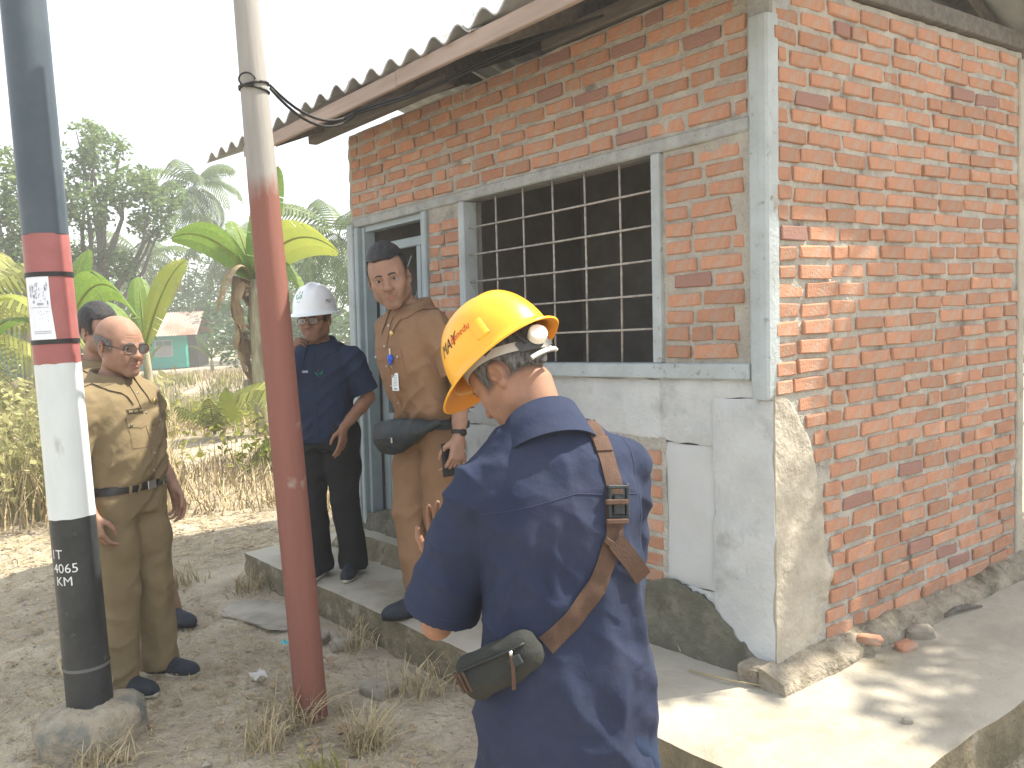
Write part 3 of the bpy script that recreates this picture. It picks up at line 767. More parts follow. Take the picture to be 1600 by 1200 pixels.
RP = np.array([-1.4293, -1.227, 0.])
M_REDWOOD = mat('red oxide painted timber', (.25, .085, .07), (.20, .065, .055), 5, .7, .25, 40, c3=(.25, .14, .10), c3scale=7, c3lo=.64, c3hi=.72, stretch=(6, 6, .9))
M_GREYWOOD = mat('weathered bare timber', (.40, .37, .33), (.28, .255, .22), 4, .85, .4, 30, c3=(.30, .13, .10), c3scale=4, c3lo=.6, c3hi=.75, stretch=(9, 9, .7))
red = thing('timber_pole', 'slim timber pole painted dull red below bare grey wood with wire tied round it', 'pole', tuple(RP)); red.rotation_euler = tuple(Vector((0, 0, 1)).rotation_difference(Vector((-.0095, -.0116, 1)).normalized()).to_euler())
def rpole(name, z0, z1, m, wob):
    P = []
    for k, z in enumerate(np.linspace(z0, z1, 22)):
        r = np.interp(z, [0, 1.1, 2.17, 2.9, 3.6], [.066, .064, .058, .047, .042])
        off = .010*vnoise(np.array([[0, 0, z]]), 1.1, 2)[0]
        P.append([(off+r*(1+.03*float(vnoise(np.array([[math.cos(a), math.sin(a), z*1.5]]), 1.6, 3)[0]))*math.cos(a), r*math.sin(a), z+(wob*float(vnoise(np.array([[math.cos(a), math.sin(a), 0]]), 2., 9)[0]) if k == 21 or (k == 0 and z0 > 1) else 0)) for a in np.linspace(0, 2*math.pi, 28, endpoint=False)])
    g = MB(); g.grid(np.array(P), 0, True, closed=True); return g.build(name, m, red)
def fade_mat():
    m = bpy.data.materials.new('red paint fading to bare wood'); m.use_nodes = True; N = m.node_tree.nodes; L = m.node_tree.links; b = N['Principled BSDF']; b.inputs['Roughness'].default_value = .78
    tc = N.new('ShaderNodeTexCoord'); mp = N.new('ShaderNodeMapping'); mp.inputs['Scale'].default_value = (9, 9, .8); L.new(tc.outputs['Object'], mp.inputs[0])
    n1 = N.new('ShaderNodeTexNoise'); n1.inputs['Scale'].default_value = 3.; n1.inputs['Detail'].default_value = 6; L.new(mp.outputs[0], n1.inputs[0])
    n2 = N.new('ShaderNodeTexNoise'); n2.inputs['Scale'].default_value = 9.; n2.inputs['Detail'].default_value = 5; L.new(tc.outputs['Object'], n2.inputs[0])
    sx = N.new('ShaderNodeSeparateXYZ'); L.new(tc.outputs['Object'], sx.inputs[0])
    def mth(op, a, b_): 
        x = N.new('ShaderNodeMath'); x.operation = op
        for v, i in ((a, 0), (b_, 1)):
            if hasattr(v, 'links'): L.new(v, x.inputs[i])
            else: x.inputs[i].default_value = v
        return x.outputs[0]
    zz = mth('ADD', sx.outputs[2], mth('MULTIPLY', mth('SUBTRACT', n1.outputs[0], .5), .30)); zz = mth('ADD', zz, mth('MULTIPLY', mth('SUBTRACT', n2.outputs[0], .5), .12))
    mr = N.new('ShaderNodeMapRange'); mr.inputs[1].default_value = 2.10; mr.inputs[2].default_value = 2.21; L.new(zz, mr.inputs[0])
    def mx(f, A, B):
        x = N.new('ShaderNodeMix'); x.data_type = 'RGBA'
        if hasattr(f, 'links'): L.new(f, x.inputs[0])
        for v, k in ((A, 6), (B, 7)):
            if hasattr(v, 'links'): L.new(v, x.inputs[k])
            else: x.inputs[k].default_value = (*v, 1)
        return x.outputs[2]
    red_ = mx(n1.outputs[0], (.225, .090, .068), (.165, .064, .050)); gry = mx(n1.outputs[0], (.33, .32, .30), (.20, .19, .18))
    sc = N.new('ShaderNodeMapRange'); sc.inputs[1].default_value = .66; sc.inputs[2].default_value = .72; L.new(n2.outputs[0], sc.inputs[0]); red_ = mx(sc.outputs[0], red_, (.27, .20, .17))
    L.new(mx(mr.outputs[0], red_, gry), b.inputs['Base Color'])
    bp = N.new('ShaderNodeBump'); bp.inputs['Strength'].default_value = .5; bp.inputs['Distance'].default_value = .01; L.new(n1.outputs[0], bp.inputs['Height']); L.new(bp.outputs[0], b.inputs['Normal']); return m
rpole('shaft', -.2, 3.6, fade_mat(), 0.)
ring = lambda r, z, tilt, n=26: [(r*math.cos(a), r*math.sin(a), z+tilt*math.cos(a-1)) for a in np.linspace(0, 2*math.pi, n)]
g = MB(); g.tube(ring(.0560, 2.535, .010), .005, 6); g.tube(ring(.0565, 2.522, -.012), .0045, 6)
tt = np.linspace(0, 2*math.pi, 16); va = math.atan2(CAM[1]-RP[1], CAM[0]-RP[0])
g.tube([(.066*math.cos(va-.35)+.030*math.cos(t)*-math.sin(va), .066*math.sin(va-.35)+.030*math.cos(t)*math.cos(va), 2.545+.026*math.sin(t)) for t in tt], .004, 6)
g.build('tied_wire', M_BLACK, red)
# cable from the pole to under the eave
def sag(a, b, s, n=14): a = np.array(a); b = np.array(b); return [a+(b-a)*t-np.array((0, 0, s*4*t*(1-t))) for t in np.linspace(0, 1, n)]
g = MB(); p0 = RP+np.array((-.005, .03, 2.53)); 
for dz, s in ((0, .10), (.012, .085)):
    pts = sag(p0+np.array((0, 0, dz)), (-1.95, EAVE_Y-.02, 2.62+dz), s)+[np.array((-1.5, -.42, 2.63+dz)), np.array((-1.0, -.20, 2.74+dz)), np.array((-.7, -.06, 2.79))]
    g.tube(pts, .0062, 6)
tag(g.build('power_cable', M_BLACK), 'black twin cable slung from the timber pole to the eave of the brick hut', 'cable')
# ================================================================== people
def skin_mat(name, c, c2):
    """skin with natural pigment: lips, beard shadow and scalp come from mesh attributes"""
    m = mat(name, c, c2, 16, .6, .25, 260, c3=tuple(x*.72 for x in c), c3scale=9, c3lo=.55, c3hi=.8, spec=.25, bdist=.002)
    nt = m.node_tree; N = nt.nodes; L = nt.links; b = N['Principled BSDF']; src = b.inputs['Base Color'].links[0].from_socket
    for an, colr, amt in (('beard', (.085, .062, .052), .55), ('lip', (.235, .105, .088), .85), ('scalp', (.022, .019, .018), 1.)):
        at = N.new('ShaderNodeAttribute'); at.attribute_name = an; ns = N.new('ShaderNodeTexNoise'); ns.inputs['Scale'].default_value = 420.; ns.inputs['Detail'].default_value = 2
        mu = N.new('ShaderNodeMath'); mu.operation = 'MULTIPLY'; L.new(at.outputs['Fac'], mu.inputs[0]); mu.inputs[1].default_value = amt
        fa = mu.outputs[0]
        if an != 'lip':
            ad = N.new('ShaderNodeMath'); ad.operation = 'ADD'; L.new(ns.outputs['Fac'], ad.inputs[0]); ad.inputs[1].default_value = .45
            m2 = N.new('ShaderNodeMath'); m2.operation = 'MULTIPLY'; m2.use_clamp = True; L.new(fa, m2.inputs[0]); L.new(ad.outputs[0], m2.inputs[1]); fa = m2.outputs[0]
        x = N.new('ShaderNodeMix'); x.data_type = 'RGBA'; L.new(fa, x.inputs[0]); L.new(src, x.inputs[6]); x.inputs[7].default_value = (*colr, 1); src = x.outputs[2]
    L.new(src, b.inputs['Base Color']); return m
M_SKIN = skin_mat('tan skin', (.325, .195, .14), (.27, .155, .108))
M_SKIN2 = skin_mat('brown skin', (.31, .17, .112), (.26, .138, .088))
M_LIP = mat('lips', (.27, .115, .095), (.22, .09, .075), 40, .45)
M_HAIR = mat('black hair', (.012, .012, .014), (.03, .03, .033), 60, .55, .9, 240, stretch=(1, 1, .25), bdist=.006)
M_HAIRG = mat('greying hair', (.03, .03, .032), (.15, .15, .15), 130, .6, .9, 260, stretch=(1, 1, .3), bdist=.005)
M_SCLERA = mat('eye white', (.36, .32, .30), rough=.25)
M_IRIS = mat('dark iris', (.012, .008, .006), rough=.15)
def cloth(name, c, c2, w=900., rough=.92, c3=None): return mat(name, c, c2, 5, rough, .16, w, bdist=.0025, c3=c3, c3scale=3, c3lo=.5, c3hi=.75, spec=.15, bump2=.55, b2scale=15)
M_KHAKI = cloth('olive khaki cotton', (.215, .168, .098), (.18, .14, .082))
M_TAN = cloth('brown tan cotton', (.245, .150, .090), (.21, .127, .076))
M_NAVY = cloth('navy cotton', (.022, .036, .075), (.017, .028, .06))
M_NAVY2 = cloth('washed navy drill', (.025, .034, .066), (.019, .026, .054), c3=(.036, .041, .070))
M_BLACKC = cloth('charcoal trousers', (.022, .024, .028), (.016, .018, .02))
M_LEATH = mat('black leather', (.014, .014, .015), (.022, .022, .024), 30, .42, .2, 120)
M_STEEL = mat('bright steel', (.55, .55, .54), rough=.28, metal=1.)
M_GOLD = mat('brass badge', (.55, .42, .16), rough=.35, metal=.8)
M_NYL = mat('black nylon', (.016, .022, .026), (.028, .036, .040), 18, .55, .3, 200)
M_SOLEW = mat('pale rubber sole', (.55, .52, .46), (.42, .39, .34), 20, .7)
M_SHOE = mat('dark blue black shoe fabric', (.016, .022, .032), (.028, .036, .05), 40, .75, .3, 220)
M_LENS = mat('spectacle lens', (.10, .11, .12), rough=.06, spec=.8)
def glassy(name, tint, a):
    m = bpy.data.materials.new(name); m.use_nodes = True; N = m.node_tree.nodes; L = m.node_tree.links; N.remove(N['Principled BSDF'])
    t = N.new('ShaderNodeBsdfTransparent'); t.inputs[0].default_value = (*tint, 1); g = N.new('ShaderNodeBsdfGlossy'); g.inputs['Roughness'].default_value = .04
    f = N.new('ShaderNodeFresnel'); f.inputs[0].default_value = a; x = N.new('ShaderNodeMixShader')
    L.new(f.outputs[0], x.inputs[0]); L.new(t.outputs[0], x.inputs[1]); L.new(g.outputs[0], x.inputs[2]); L.new(x.outputs[0], N['Material Output'].inputs['Surface']); return m
M_CLEAR = glassy('clear lens', (.86, .88, .9), 1.5)
M_SUNG = glassy('sunglass lens', (.06, .06, .07), 1.5)

def rotm(rx=0, ry=0, rz=0): return np.array(Euler((rx, ry, rz), 'XYZ').to_matrix())
def V3(*a): return np.array(a, float)
def lerp(a, b, t): return a+(b-a)*t

class Head:
    """head shape in a turned head frame: x right, y forward, z up, eyes at z=0.003"""
    def __init__(s, c, R, S=1., wide=1., jaw=1., bald=False):
        s.c = V3(*c); s.R = np.asarray(R, float); s.S = S; s.w = wide; s.j = jaw
    def p(s, x, y, z): return s.c+s.R@(V3(x*s.w, y, z)*s.S)
    def inv(s, P): return ((np.asarray(P)-s.c)@s.R)/s.S/np.array([s.w, 1, 1])
    def carve(s, F):
        S = s.S; R = s.R; w = s.w; j = s.j
        E = lambda c, r, k, sub=False: F.ell(s.p(*c), V3(r[0]*w, r[1], r[2])*S, R, k*S, sub)
        K = lambda a, b, ra, rb, k, sub=False: F.cone(s.p(*a), s.p(*b), ra*S, rb*S, k*S, sub)
        E((0, -.014, .040), (.076, .096, .083), .02)                 # cranium
        E((0, .030, .012), (.066, .066, .070), .03)                  # forehead and face
        E((0, .030, -.040), (.056*j, .058, .062), .03)
        for q in (-1, 1):
            K((q*.052, -.004, -.030), (q*.046*j, .008, -.060), .018, .016, .03)      # jaw back
            K((q*.050*j, .010, -.064), (q*.016, .070, -.096), .017, .018, .03)       # jaw line
            E((q*.045, .060, -.022), (.021, .020, .018), .022)        # cheekbone
            E((q*.032, .070, -.052), (.018, .017, .022), .022)        # cheek
            E((q*.031, .098, .002), (.0175, .015, .0115), .012, True) # eye socket
            K((q*.014, .088, .0165), (q*.046, .076, .0190), .0085, .0075, .012)        # brow ridge
            K((q*.0180, .0868, .0070), (q*.0445, .0772, .0046), .0044, .0040, .003)   # upper lid
            K((q*.0190, .0840, -.0064), (q*.0435, .0762, -.0054), .0036, .0034, .004) # lower lid
            E((q*.0130, .0985, -.0335), (.0095, .011, .0085), .007)  # nostril wing
            E((q*.0065, .1065, -.0420), (.0045, .006, .004), .004, True)
        E((0, .073, -.100), (.021, .019, .016), .022)                # chin
        K((0, .0905, .010), (0, .1065, -.028), .0075, .0105, .012)      # nose
        E((0, .1085, -.0320), (.0112, .0105, .0100), .008)
        E((0, .080, -.068), (.027, .019, .022), .016)                # mouth mound
        K((-.021, .0900, -.0655), (0, .0975, -.0610), .0042, .0060, .005); K((.021, .0900, -.0655), (0, .0975, -.0610), .0042, .0060, .005)
        K((-.019, .0895, -.0705), (0, .0965, -.0740), .0045, .0068, .005); K((.019, .0895, -.0705), (0, .0965, -.0740), .0045, .0068, .005)
        K((-.023, .0945, -.0675), (.023, .0945, -.0675), .0016, .0016, .002, True)
        K((0, .103, -.0675), (0, .103, -.0676), .003, .003, .002, True)
        for q in (-1, 1):                                            # ears
            T = R@rotm(0, 0, q*rad(-22))@rotm(rad(-8), 0, 0)
            F.ell(s.p(q*.0790/w**0, -.014, -.004), V3(.0085, .0185, .0315)*S, T, .006*S)
            F.ell(s.p(q*.0860, -.008, -.002), V3(.0065, .0115, .0215)*S, T, .005*S, True)
            F.ell(s.p(q*.0815, .0005, -.008), V3(.005, .006, .008)*S, T, .005*S)
            F.ell(s.p(q*.0775, -.006, -.032), V3(.0065, .0085, .0085)*S, T, .008*S)
    def hair(s, F, infl, front, low, S_=None, back=-.055, temple=.02):
        pass

def hand(F, W, d, n, thumb, S=1., curl=(.5, .5, .5, .5), tc=.4, spread=.06, bend=.35):
    """five separate fingers; d: wrist to knuckles, n: palm normal, thumb: towards the thumb side"""
    d = d/np.linalg.norm(d); n = n-d*(n@d); n /= np.linalg.norm(n); t = np.cross(n, d); t = t if t@thumb > 0 else -t
    W = np.asarray(W, float); kn = []
    for i in range(4):
        off = (.030-.0195*i)*S; k = W+d*(.088-.004*abs(i-1))*S+t*off-n*.002*S; kn.append(k)
        F.cone(W+t*off*.55+d*.008*S, k, .0155*S, .0115*S, .014*S)
    F.cone(W-d*.01*S, W+d*.035*S+n*.004*S, .021*S, .020*S, .012*S)
    Ls = [(.043, .026, .021), (.047, .030, .022), (.043, .028, .021), (.034, .021, .019)]
    for i in range(4):
        c = curl[i]; a = c*.75; p = kn[i]; fd = d+t*spread*(1.5-i)
        fd /= np.linalg.norm(fd)
        rr = (.0094, .0084, .0076, .0066) if i < 3 else (.0082, .0074, .0066, .0058)
        ang = 0
        for q in range(3):
            ang += a*(1.0 if q < 2 else .7); v = fd*math.cos(ang)+n*math.sin(ang)
            e = p+v*Ls[i][q]*S; F.cone(p, e, rr[q]*S, rr[q+1]*S, .0035*S); p = e
    b = W+d*.022*S+t*.024*S+n*.008*S; v = d*.62+t*.70+n*(.25+.3*tc); v /= np.linalg.norm(v)
    m1 = b+v*.042*S; F.cone(b, m1, .0150*S, .0115*S, .012*S)
    v2 = d*.9+t*(.35-.5*tc)+n*(.2+.5*tc); v2 /= np.linalg.norm(v2); m2 = m1+v2*.032*S; F.cone(m1, m2, .0108*S, .0095*S, .004*S)
    v3 = d*1.+t*(.1-.6*tc)+n*(.15+.5*tc); v3 /= np.linalg.norm(v3); F.cone(m2, m2+v3*.024*S, .0094*S, .0074*S, .003*S)

def fix_orient(P, Q):
    a, b, c, d = (P[Q[:, i]] for i in range(4))
    vol = (np.einsum('ij,ij->i', a, np.cross(b, c))+np.einsum('ij,ij->i', a, np.cross(c, d))).sum()
    return Q if vol > 0 else Q[:, ::-1].copy()
def ridge(P, S3, seed): return 1-np.abs(vnoise(np.asarray(P)*np.asarray(S3), 1., seed))*2
def mesh_field(F, name, m, parent, wr=None, folds=(), relax=1, mi=None):
    P, Q = F.mesh(relax); Q = fix_orient(P, Q)
    if wr is not None or folds:
        for rep in range(1):
            N = vnormals(P, Q); d = np.zeros(len(P))
            if wr is not None: d += wr(P)
            for (a, b, w, h) in folds:      # a crease or ridge from a to b, width w, height h
                a = V3(*a); b = V3(*b); ab = b-a; t = np.clip((P-a)@ab/(ab@ab), 0, 1)
                q = np.linalg.norm(P-a-t[:, None]*ab, axis=1); d += h*np.exp(-(q/w)**2)*np.sin(np.pi*np.clip(t*.9+.05, 0, 1))**.6
            P = P+N*d[:, None]
    me = np_mesh(name, P, Q, True, None if mi is None else mi(P, Q))
    o = link(name, me, parent, m)
    return o, P, Q
def bvh_of(P, Q): return BVHTree.FromPolygons([tuple(p) for p in P], [tuple(int(i) for i in q) for q in Q])
def onto(bv, p, d, off=.002, far=.6):
    """the point where a ray from p along d meets the garment, lifted by off"""
    d = Vector(d).normalized(); h = bv.ray_cast(Vector(p), d, far)
    if h[0] is None:
        h2 = bv.find_nearest(Vector(p)); return np.array(h2[0]+h2[1]*off)
    return np.array(h[0]-d*off)
def decal(bv, c, u, v, w, h, d, nu=7, nv=7, off=.003, t=.002, shape=None):
    """a small cloth piece laid on the garment: rectangle centre c, half axes along u and v"""
    c = V3(*c); u = V3(*u); v = V3(*v); g = []
    for a in np.linspace(-1, 1, nu):
        row = []
        for b in np.linspace(-1, 1, nv):
            bb = b if shape is None else shape(a, b)
            row.append(onto(bv, c+u*a*w+v*bb*h, d, off))
        g.append(row)
    return np.array(g), t
def add_decal(mb, *a, mi=0, **k):
    g, t = decal(*a, **k); mb.slab(g, t, mi); return mb
def path_strip(bv, pts, dirs, w, off=.004, t=.0025, n=30, side=None):
    """a strap laid over a garment along pts (rays along dirs)"""
    pts = np.array(pts, float); dirs = np.array(dirs, float)
    L = np.concatenate([[0], np.cumsum(np.linalg.norm(np.diff(pts, axis=0), axis=1))]); s = np.linspace(0, L[-1], n)
    C_ = np.stack([np.interp(s, L, pts[:, i]) for i in range(3)], 1); D = np.stack([np.interp(s, L, dirs[:, i]) for i in range(3)], 1)
    T = np.gradient(C_, axis=0); B = np.cross(T, D); B /= np.linalg.norm(B, axis=1, keepdims=True)
    return np.array([[onto(bv, C_[i]+B[i]*w*q, D[i], off+(.0 if abs(q) < .9 else -.001)) for q in (-1, -.5, 0, .5, 1)] for i in range(n)]), t

def collar(mb, c, rx, ry, z_back, z_front, hgt=.040, fall=.055, gap=.5, tilt=0., tip=.07, flare=.020, bv=None, lift=.007):
    """shirt collar: stand plus folded leaf, open at the front (+y)"""
    A = np.linspace(gap, 2*math.pi-gap, 45); rows_ = [[], [], [], [], [], []]
    for a in A:
        x = math.sin(a); y = math.cos(a); f = (y+1)/2           # f=1 front, 0 back
        z = z_back+(z_front-z_back)*f
        e = min(1, max(0, (math.pi-abs(a-math.pi))/gap-1)/.9); tipk = (1-e)**2
        b = lambda rr, dz: V3(c[0]+(rx+rr)*x, c[1]+(ry+rr)*y+tilt*dz, z+dz)
        rows_[0].append(b(.006, -.012)); rows_[1].append(b(.003, hgt*.5)); rows_[2].append(b(.006, hgt)); rows_[3].append(b(.013, hgt+.003))
        rows_[4].append(b(.017+flare*.4, hgt-fall*.5)); rows_[5].append(b(.014+flare, hgt-fall-tip*.55*tipk)+V3(0, .012*tipk, 0))
    P = np.array(rows_)
    if bv is not None:
        P2 = [P[3]]
        for k in np.linspace(0, 1, 6)[1:]: P2.append(lerp(P[3], P[5], k))
        for r in P2[1:]:
            for i in range(len(r)):
                h = bv.find_nearest(Vector(r[i]))
                if h[0] is not None:
                    dv = (Vector(r[i])-h[0]).dot(h[1])
                    if dv < lift: r[i] = np.array(h[0]+h[1]*lift)
        P = np.concatenate([P[:3], np.array(P2)])
    mb.slab(P, .003, 0); return mb

def std_joints(S=1., sh=.178):
    return dict(hipz=.90*S, knee=.48*S, ank=.085*S, sh=V3(sh*S, -.005, 1.385*S))
def fcone(F, a, b, ra, rb, k=.015, sub=False, ex=1.0, axis_x=None):
    """cone with flat ends; ex squashes it along axis_x"""
    a = V3(*a); b = V3(*b); ab = b-a; L = np.linalg.norm(ab); t_ = ab/L; R = max(ra, rb)*max(1, ex)
    def fn(X, Y, Z):
        x, y, z = X-a[0], Y-a[1], Z-a[2]; s = x*t_[0]+y*t_[1]+z*t_[2]
        px_, py_, pz_ = x-s*t_[0], y-s*t_[1], z-s*t_[2]
        r = np.sqrt(px_**2+py_**2+pz_**2)
        return np.maximum(r-(ra+(rb-ra)*np.clip(s/L, 0, 1)), np.maximum(-s, s-L))
    return F.put(np.minimum(a, b)-R, np.maximum(a, b)+R, fn, k, sub)

TORSO = [(.80, 0, -.005, .150, .095), (.90, 0, -.012, .165, .108), (.98, 0, -.008, .158, .104), (1.07, 0, .0, .146, .100), (1.18, 0, .002, .155, .108), (1.28, 0, .0, .168, .114), (1.36, 0, -.008, .165, .102), (1.42, 0, -.018, .098, .072), (1.455, 0, -.022, .065, .055)]
class Person: pass
def person(label, loc, rz, S, head, torso, arms, legs, cl, group='men gathered outside the brick hut'):
    """head: (c, R, wide, jaw); arms/legs: dict; cl: clothing spec"""
    q = Person(); q.S = S
    q.root = thing('person', label, 'person', loc, rz, None)
    H = Head(*head); q.H = H
    T = np.array(torso, float); q.T = T
    pts = [H.c]; 
    for a in arms.values(): pts += [a['sh'], a['el'], a['wr']]
    for l in legs.values(): pts += [l['hip'], l['kn'], l['an']]
    pts = np.array(pts); lo = pts.min(0)-.2; hi = pts.max(0)+.22; lo[2] = max(lo[2], -.02)
    hs = head[2] if False else 1
    fx = [(H.c[i]-.135*S, H.c[i]+.14*S, cl.get('hstep', .0034)) for i in range(3)]
    fine = [[fx[0]], [fx[1]], [fx[2]]]
    for k, a in arms.items():
        if a.get('fine', True):
            d = V3(*a['hd']); d = d/np.linalg.norm(d); hc = V3(*a['wr'])+d*.085*S
            for i in range(3): fine[i].append((hc[i]-.11*S, hc[i]+.11*S, .0040))
    F = Field(*[axis(lo[i], hi[i], .012, fine[i]) for i in range(3)])
    Tb = T.copy(); Tb[:, 3:] -= .020; Tb[:, 3:] *= .92
    F.sections(Tb, .03)
    nb = V3(0, T[-1][2], T[-1][0]) if 'neck' not in cl else V3(*cl['neck'])
    F.cone(nb-V3(0, 0, .05*S), H.p(0, -.020, -.055), .060*S*cl.get('nw', 1), .054*S*cl.get('nw', 1), .035*S)
    for sgn, a in arms.items():
        sh, el, wr = V3(*a['sh']), V3(*a['el']), V3(*a['wr'])
        F.cone(nb+V3(0, 0, -.08*S), sh, .040*S, .046*S, .04*S)
        F.chain([sh, lerp(sh, el, .35), el], [.050*S, .049*S, .038*S], .02)
        F.chain([el, lerp(el, wr, .28), lerp(el, wr, .7), wr], [.038*S, .042*S, .033*S, .026*S], .012)
        hand(F, wr, V3(*a['hd']), V3(*a['hn']), V3(*a['ht']), S*1.0, a.get('curl', (.45, .5, .55, .6)), a.get('tc', .4), a.get('spread', .06))
    for l in legs.values():
        hp, kn, an = V3(*l['hip']), V3(*l['kn']), V3(*l['an'])
        F.chain([hp, lerp(hp, kn, .5), kn, lerp(kn, an, .3), an], [.082*S, .070*S, .052*S, .052*S, .036*S], .03)
        fd = V3(math.sin(l['fy']), math.cos(l['fy']), 0)
        F.cone(an+V3(0, 0, -.03*S), an+fd*.11*S+V3(0, 0, -.05*S), .032*S, .025*S, .02)
    H.carve(F)
    lipc = [H.p(0, .095, -.0625), H.p(0, .094, -.0725)]
    def mi(P, Q):
        L = H.inv(P[Q[:, 0]]); ax = np.abs(L[:, 0])
        up = .0058-.0035*np.clip(ax/.02, 0, 1); m = (ax < .0215) & (L[:, 1] > .078) & (L[:, 2] < -.0675+up+.0015) & (L[:, 2] > -.0675-.0105+.006*np.clip(ax/.02, 0, 1))
        return m.astype(int)
    # everything hidden under the clothes is simplified: vertices there are merged on a coarse lattice
    def slim(P, Q, mi_):
        keep = P[:, 2] > (nb[2]-.10*S)
        for a in arms.values():
            f = a.get('sleeve', .72); e = lerp(V3(*a['sh']), V3(*a['el']), min(f, 1)*.8); el, wr = V3(*a['el']), V3(*a['wr']); hd = wr+V3(*a['hd'])/np.linalg.norm(a['hd'])*.19*S
            for p0, p1, rr in ((e, el, .07), (el, wr, .085), (wr, hd, .12)):
                ab = p1-p0; t = np.clip((P-p0)@ab/(ab@ab), 0, 1); keep |= np.linalg.norm(P-p0-t[:, None]*ab, axis=1) < rr
        key = np.round(P/.024).astype(np.int64); kk = (key[:, 0]*1000003+key[:, 1])*1000003+key[:, 2]
        kk = np.where(keep, 10**17+np.arange(len(P)), kk); u, inv = np.unique(kk, return_inverse=True)
        cnt = np.bincount(inv, minlength=len(u)); NP = np.stack([np.bincount(inv, weights=P[:, i], minlength=len(u))/cnt for i in range(3)], 1)
        T_ = np.concatenate([Q[:, [0, 1, 2]], Q[:, [0, 2, 3]]]); T_ = inv[T_]; m2 = np.concatenate([mi_, mi_])
        ok = (T_[:, 0] != T_[:, 1]) & (T_[:, 1] != T_[:, 2]) & (T_[:, 0] != T_[:, 2])
        return NP, T_[ok], m2[ok]
    P_, Q_ = F.mesh(1); Q_ = fix_orient(P_, Q_); q.bP, q.bQ = P_, Q_
    NP, T_, m2 = slim(P_, Q_, np.zeros(len(Q_), int)); q.body = link('body', np_mesh('body', NP, T_, True), q.root, [cl['skin']])
    # facial creases and pigment
    me = q.body.data; co = np.zeros(len(me.vertices)*3, np.float32); me.vertices.foreach_get('co', co); co = co.reshape(-1, 3).astype(float); no = np.zeros(len(me.vertices)*3, np.float32); me.vertices.foreach_get('normal', no); no = no.reshape(-1, 3)
    L = H.inv(co); ax_ = np.abs(L[:, 0]); fr = np.clip((L[:, 1]-.03)/.03, 0, 1); d = np.zeros(len(co)); age = cl.get('age', 1.)
    def crease(p0, p1, w, h):
        nonlocal d
        A_ = np.stack([ax_, L[:, 2]], 1); p0 = np.array(p0); p1 = np.array(p1); ab = p1-p0; t = np.clip((A_-p0)@ab/(ab@ab), 0, 1); d = d-h*age*fr*np.exp(-(np.linalg.norm(A_-p0-t[:, None]*ab, axis=1)/w)**2)
    crease((.018, -.036), (.031, -.066), .0042, .0022); crease((.020, -.015), (.040, -.0175), .004, .0011); crease((.0065, .022), (.0075, .034), .0035, .0014)
    for z_ in (.040, .050): crease((0, z_), (.036, z_+.003), .0032, .0009)
    crease((.026, -.068), (.030, -.082), .004, .0014)
    me.vertices.foreach_set('co', (co+no*d[:, None]*S).astype(np.float32).ravel())
    g_ = lambda x, a, b: sstep(a, b, x)
    lipm = g_(ax_, .0265, .0200)*g_(L[:, 1], .076, .084)*g_(np.abs(L[:, 2]+.0678)-.0080+.0055*np.clip(ax_/.024, 0, 1)**1.5, .0022, -.0012)
    bea = g_(L[:, 1], .0, .04)*g_(L[:, 2], -.030, -.052)*g_(L[:, 2], -.135, -.10)+.0*ax_; bea = np.maximum(bea*.75, .9*g_(ax_, .030, .020)*g_(L[:, 1], .07, .085)*g_(np.abs(L[:, 2]+.0535), .0085, .003))*(1-lipm)
    eye_ = .55*np.exp(-(((ax_-.031)/.019)**2+((L[:, 2]+.004)/.014)**2)**1.5)*fr
    for an, val in (('lip', lipm), ('beard', np.clip(np.maximum(bea*cl.get('beard', .6), eye_), 0, 1)), ('scalp', np.zeros(len(co)))):
        at = me.attributes.new(an, 'FLOAT', 'POINT'); at.data.foreach_set('value', val.astype(np.float32))
    q.Lh = L
    _unused = lambda: mesh_field(F, 'body', [cl['skin'], cl.get('lip', M_LIP)], q.root, None, relax=1, mi=mi)
    q.bb = bvh_of(q.bP, q.bQ)
    # eyes
    for s_ in (-1, 1):
        if cl.get('eyes', True):
            bm = bmesh.new(); bmesh.ops.create_uvsphere(bm, u_segments=40, v_segments=30, radius=.0118*S)
            me = bpy.data.meshes.new('eye'); bm.to_mesh(me); bm.free()
            gz = V3(*cl.get('gaze', (0, 1, -.03))); gz = gz/np.linalg.norm(gz)
            for p in me.polygons:
                p.use_smooth = True
                if V3(*p.center)@(H.R@gz) > .0118*S*.83: p.material_index = 1
            o = link('eye', me, q.root, [M_SCLERA, M_IRIS]); o.location = H.p(s_*.0310, .0772, .0008)
    # eyebrows
    if cl.get('brow', True):
        for s_ in (-1, 1):
            g = MB(); rows_ = []
            for t in np.linspace(0, 1, 9):
                x = s_*(.013+.036*t); z = .0188+.0050*math.sin(t*2.2)-.004*t*t
                w = .0042*(1-.55*t)*(.55+.45*min(1, t*5))
                rows_.append([onto(q.bb, H.p(x, .16, z+w*b), H.R@V3(-x*2.0, -1, 0), .0012+.0008*(1-abs(b))) for b in (-1, 0, 1)])
            g.slab(np.array(rows_), .0012); g.build('eyebrow', cl.get('browm', M_HAIR), q.root)
    # ---------------- trousers
    if cl.get('trousers') is not None:
        pl = np.array([V3(*l[k]) for l in legs.values() for k in ('hip', 'kn', 'an')]); lo = pl.min(0)-.16; hi = pl.max(0)+.24; lo[2] = pl[:, 2].min()-.05; hi[0] += .05; lo[0] -= .05
        G = Field(*[axis(lo[i], hi[i], .0085) for i in range(3)])
        Tt = T[T[:, 0] <= cl.get('waist', 1.0*S)+.06]; Tt = Tt.copy()
        zt = cl.get('waist', 1.0*S); Tt = np.array([[z]+[np.interp(z, T[:, 0], T[:, i]) for i in (1, 2, 3, 4)] for z in np.linspace(T[0, 0]+.02, zt, 8)])
        G.sections(Tt, .05, .012)
        tw = cl.get('legw', 1.)
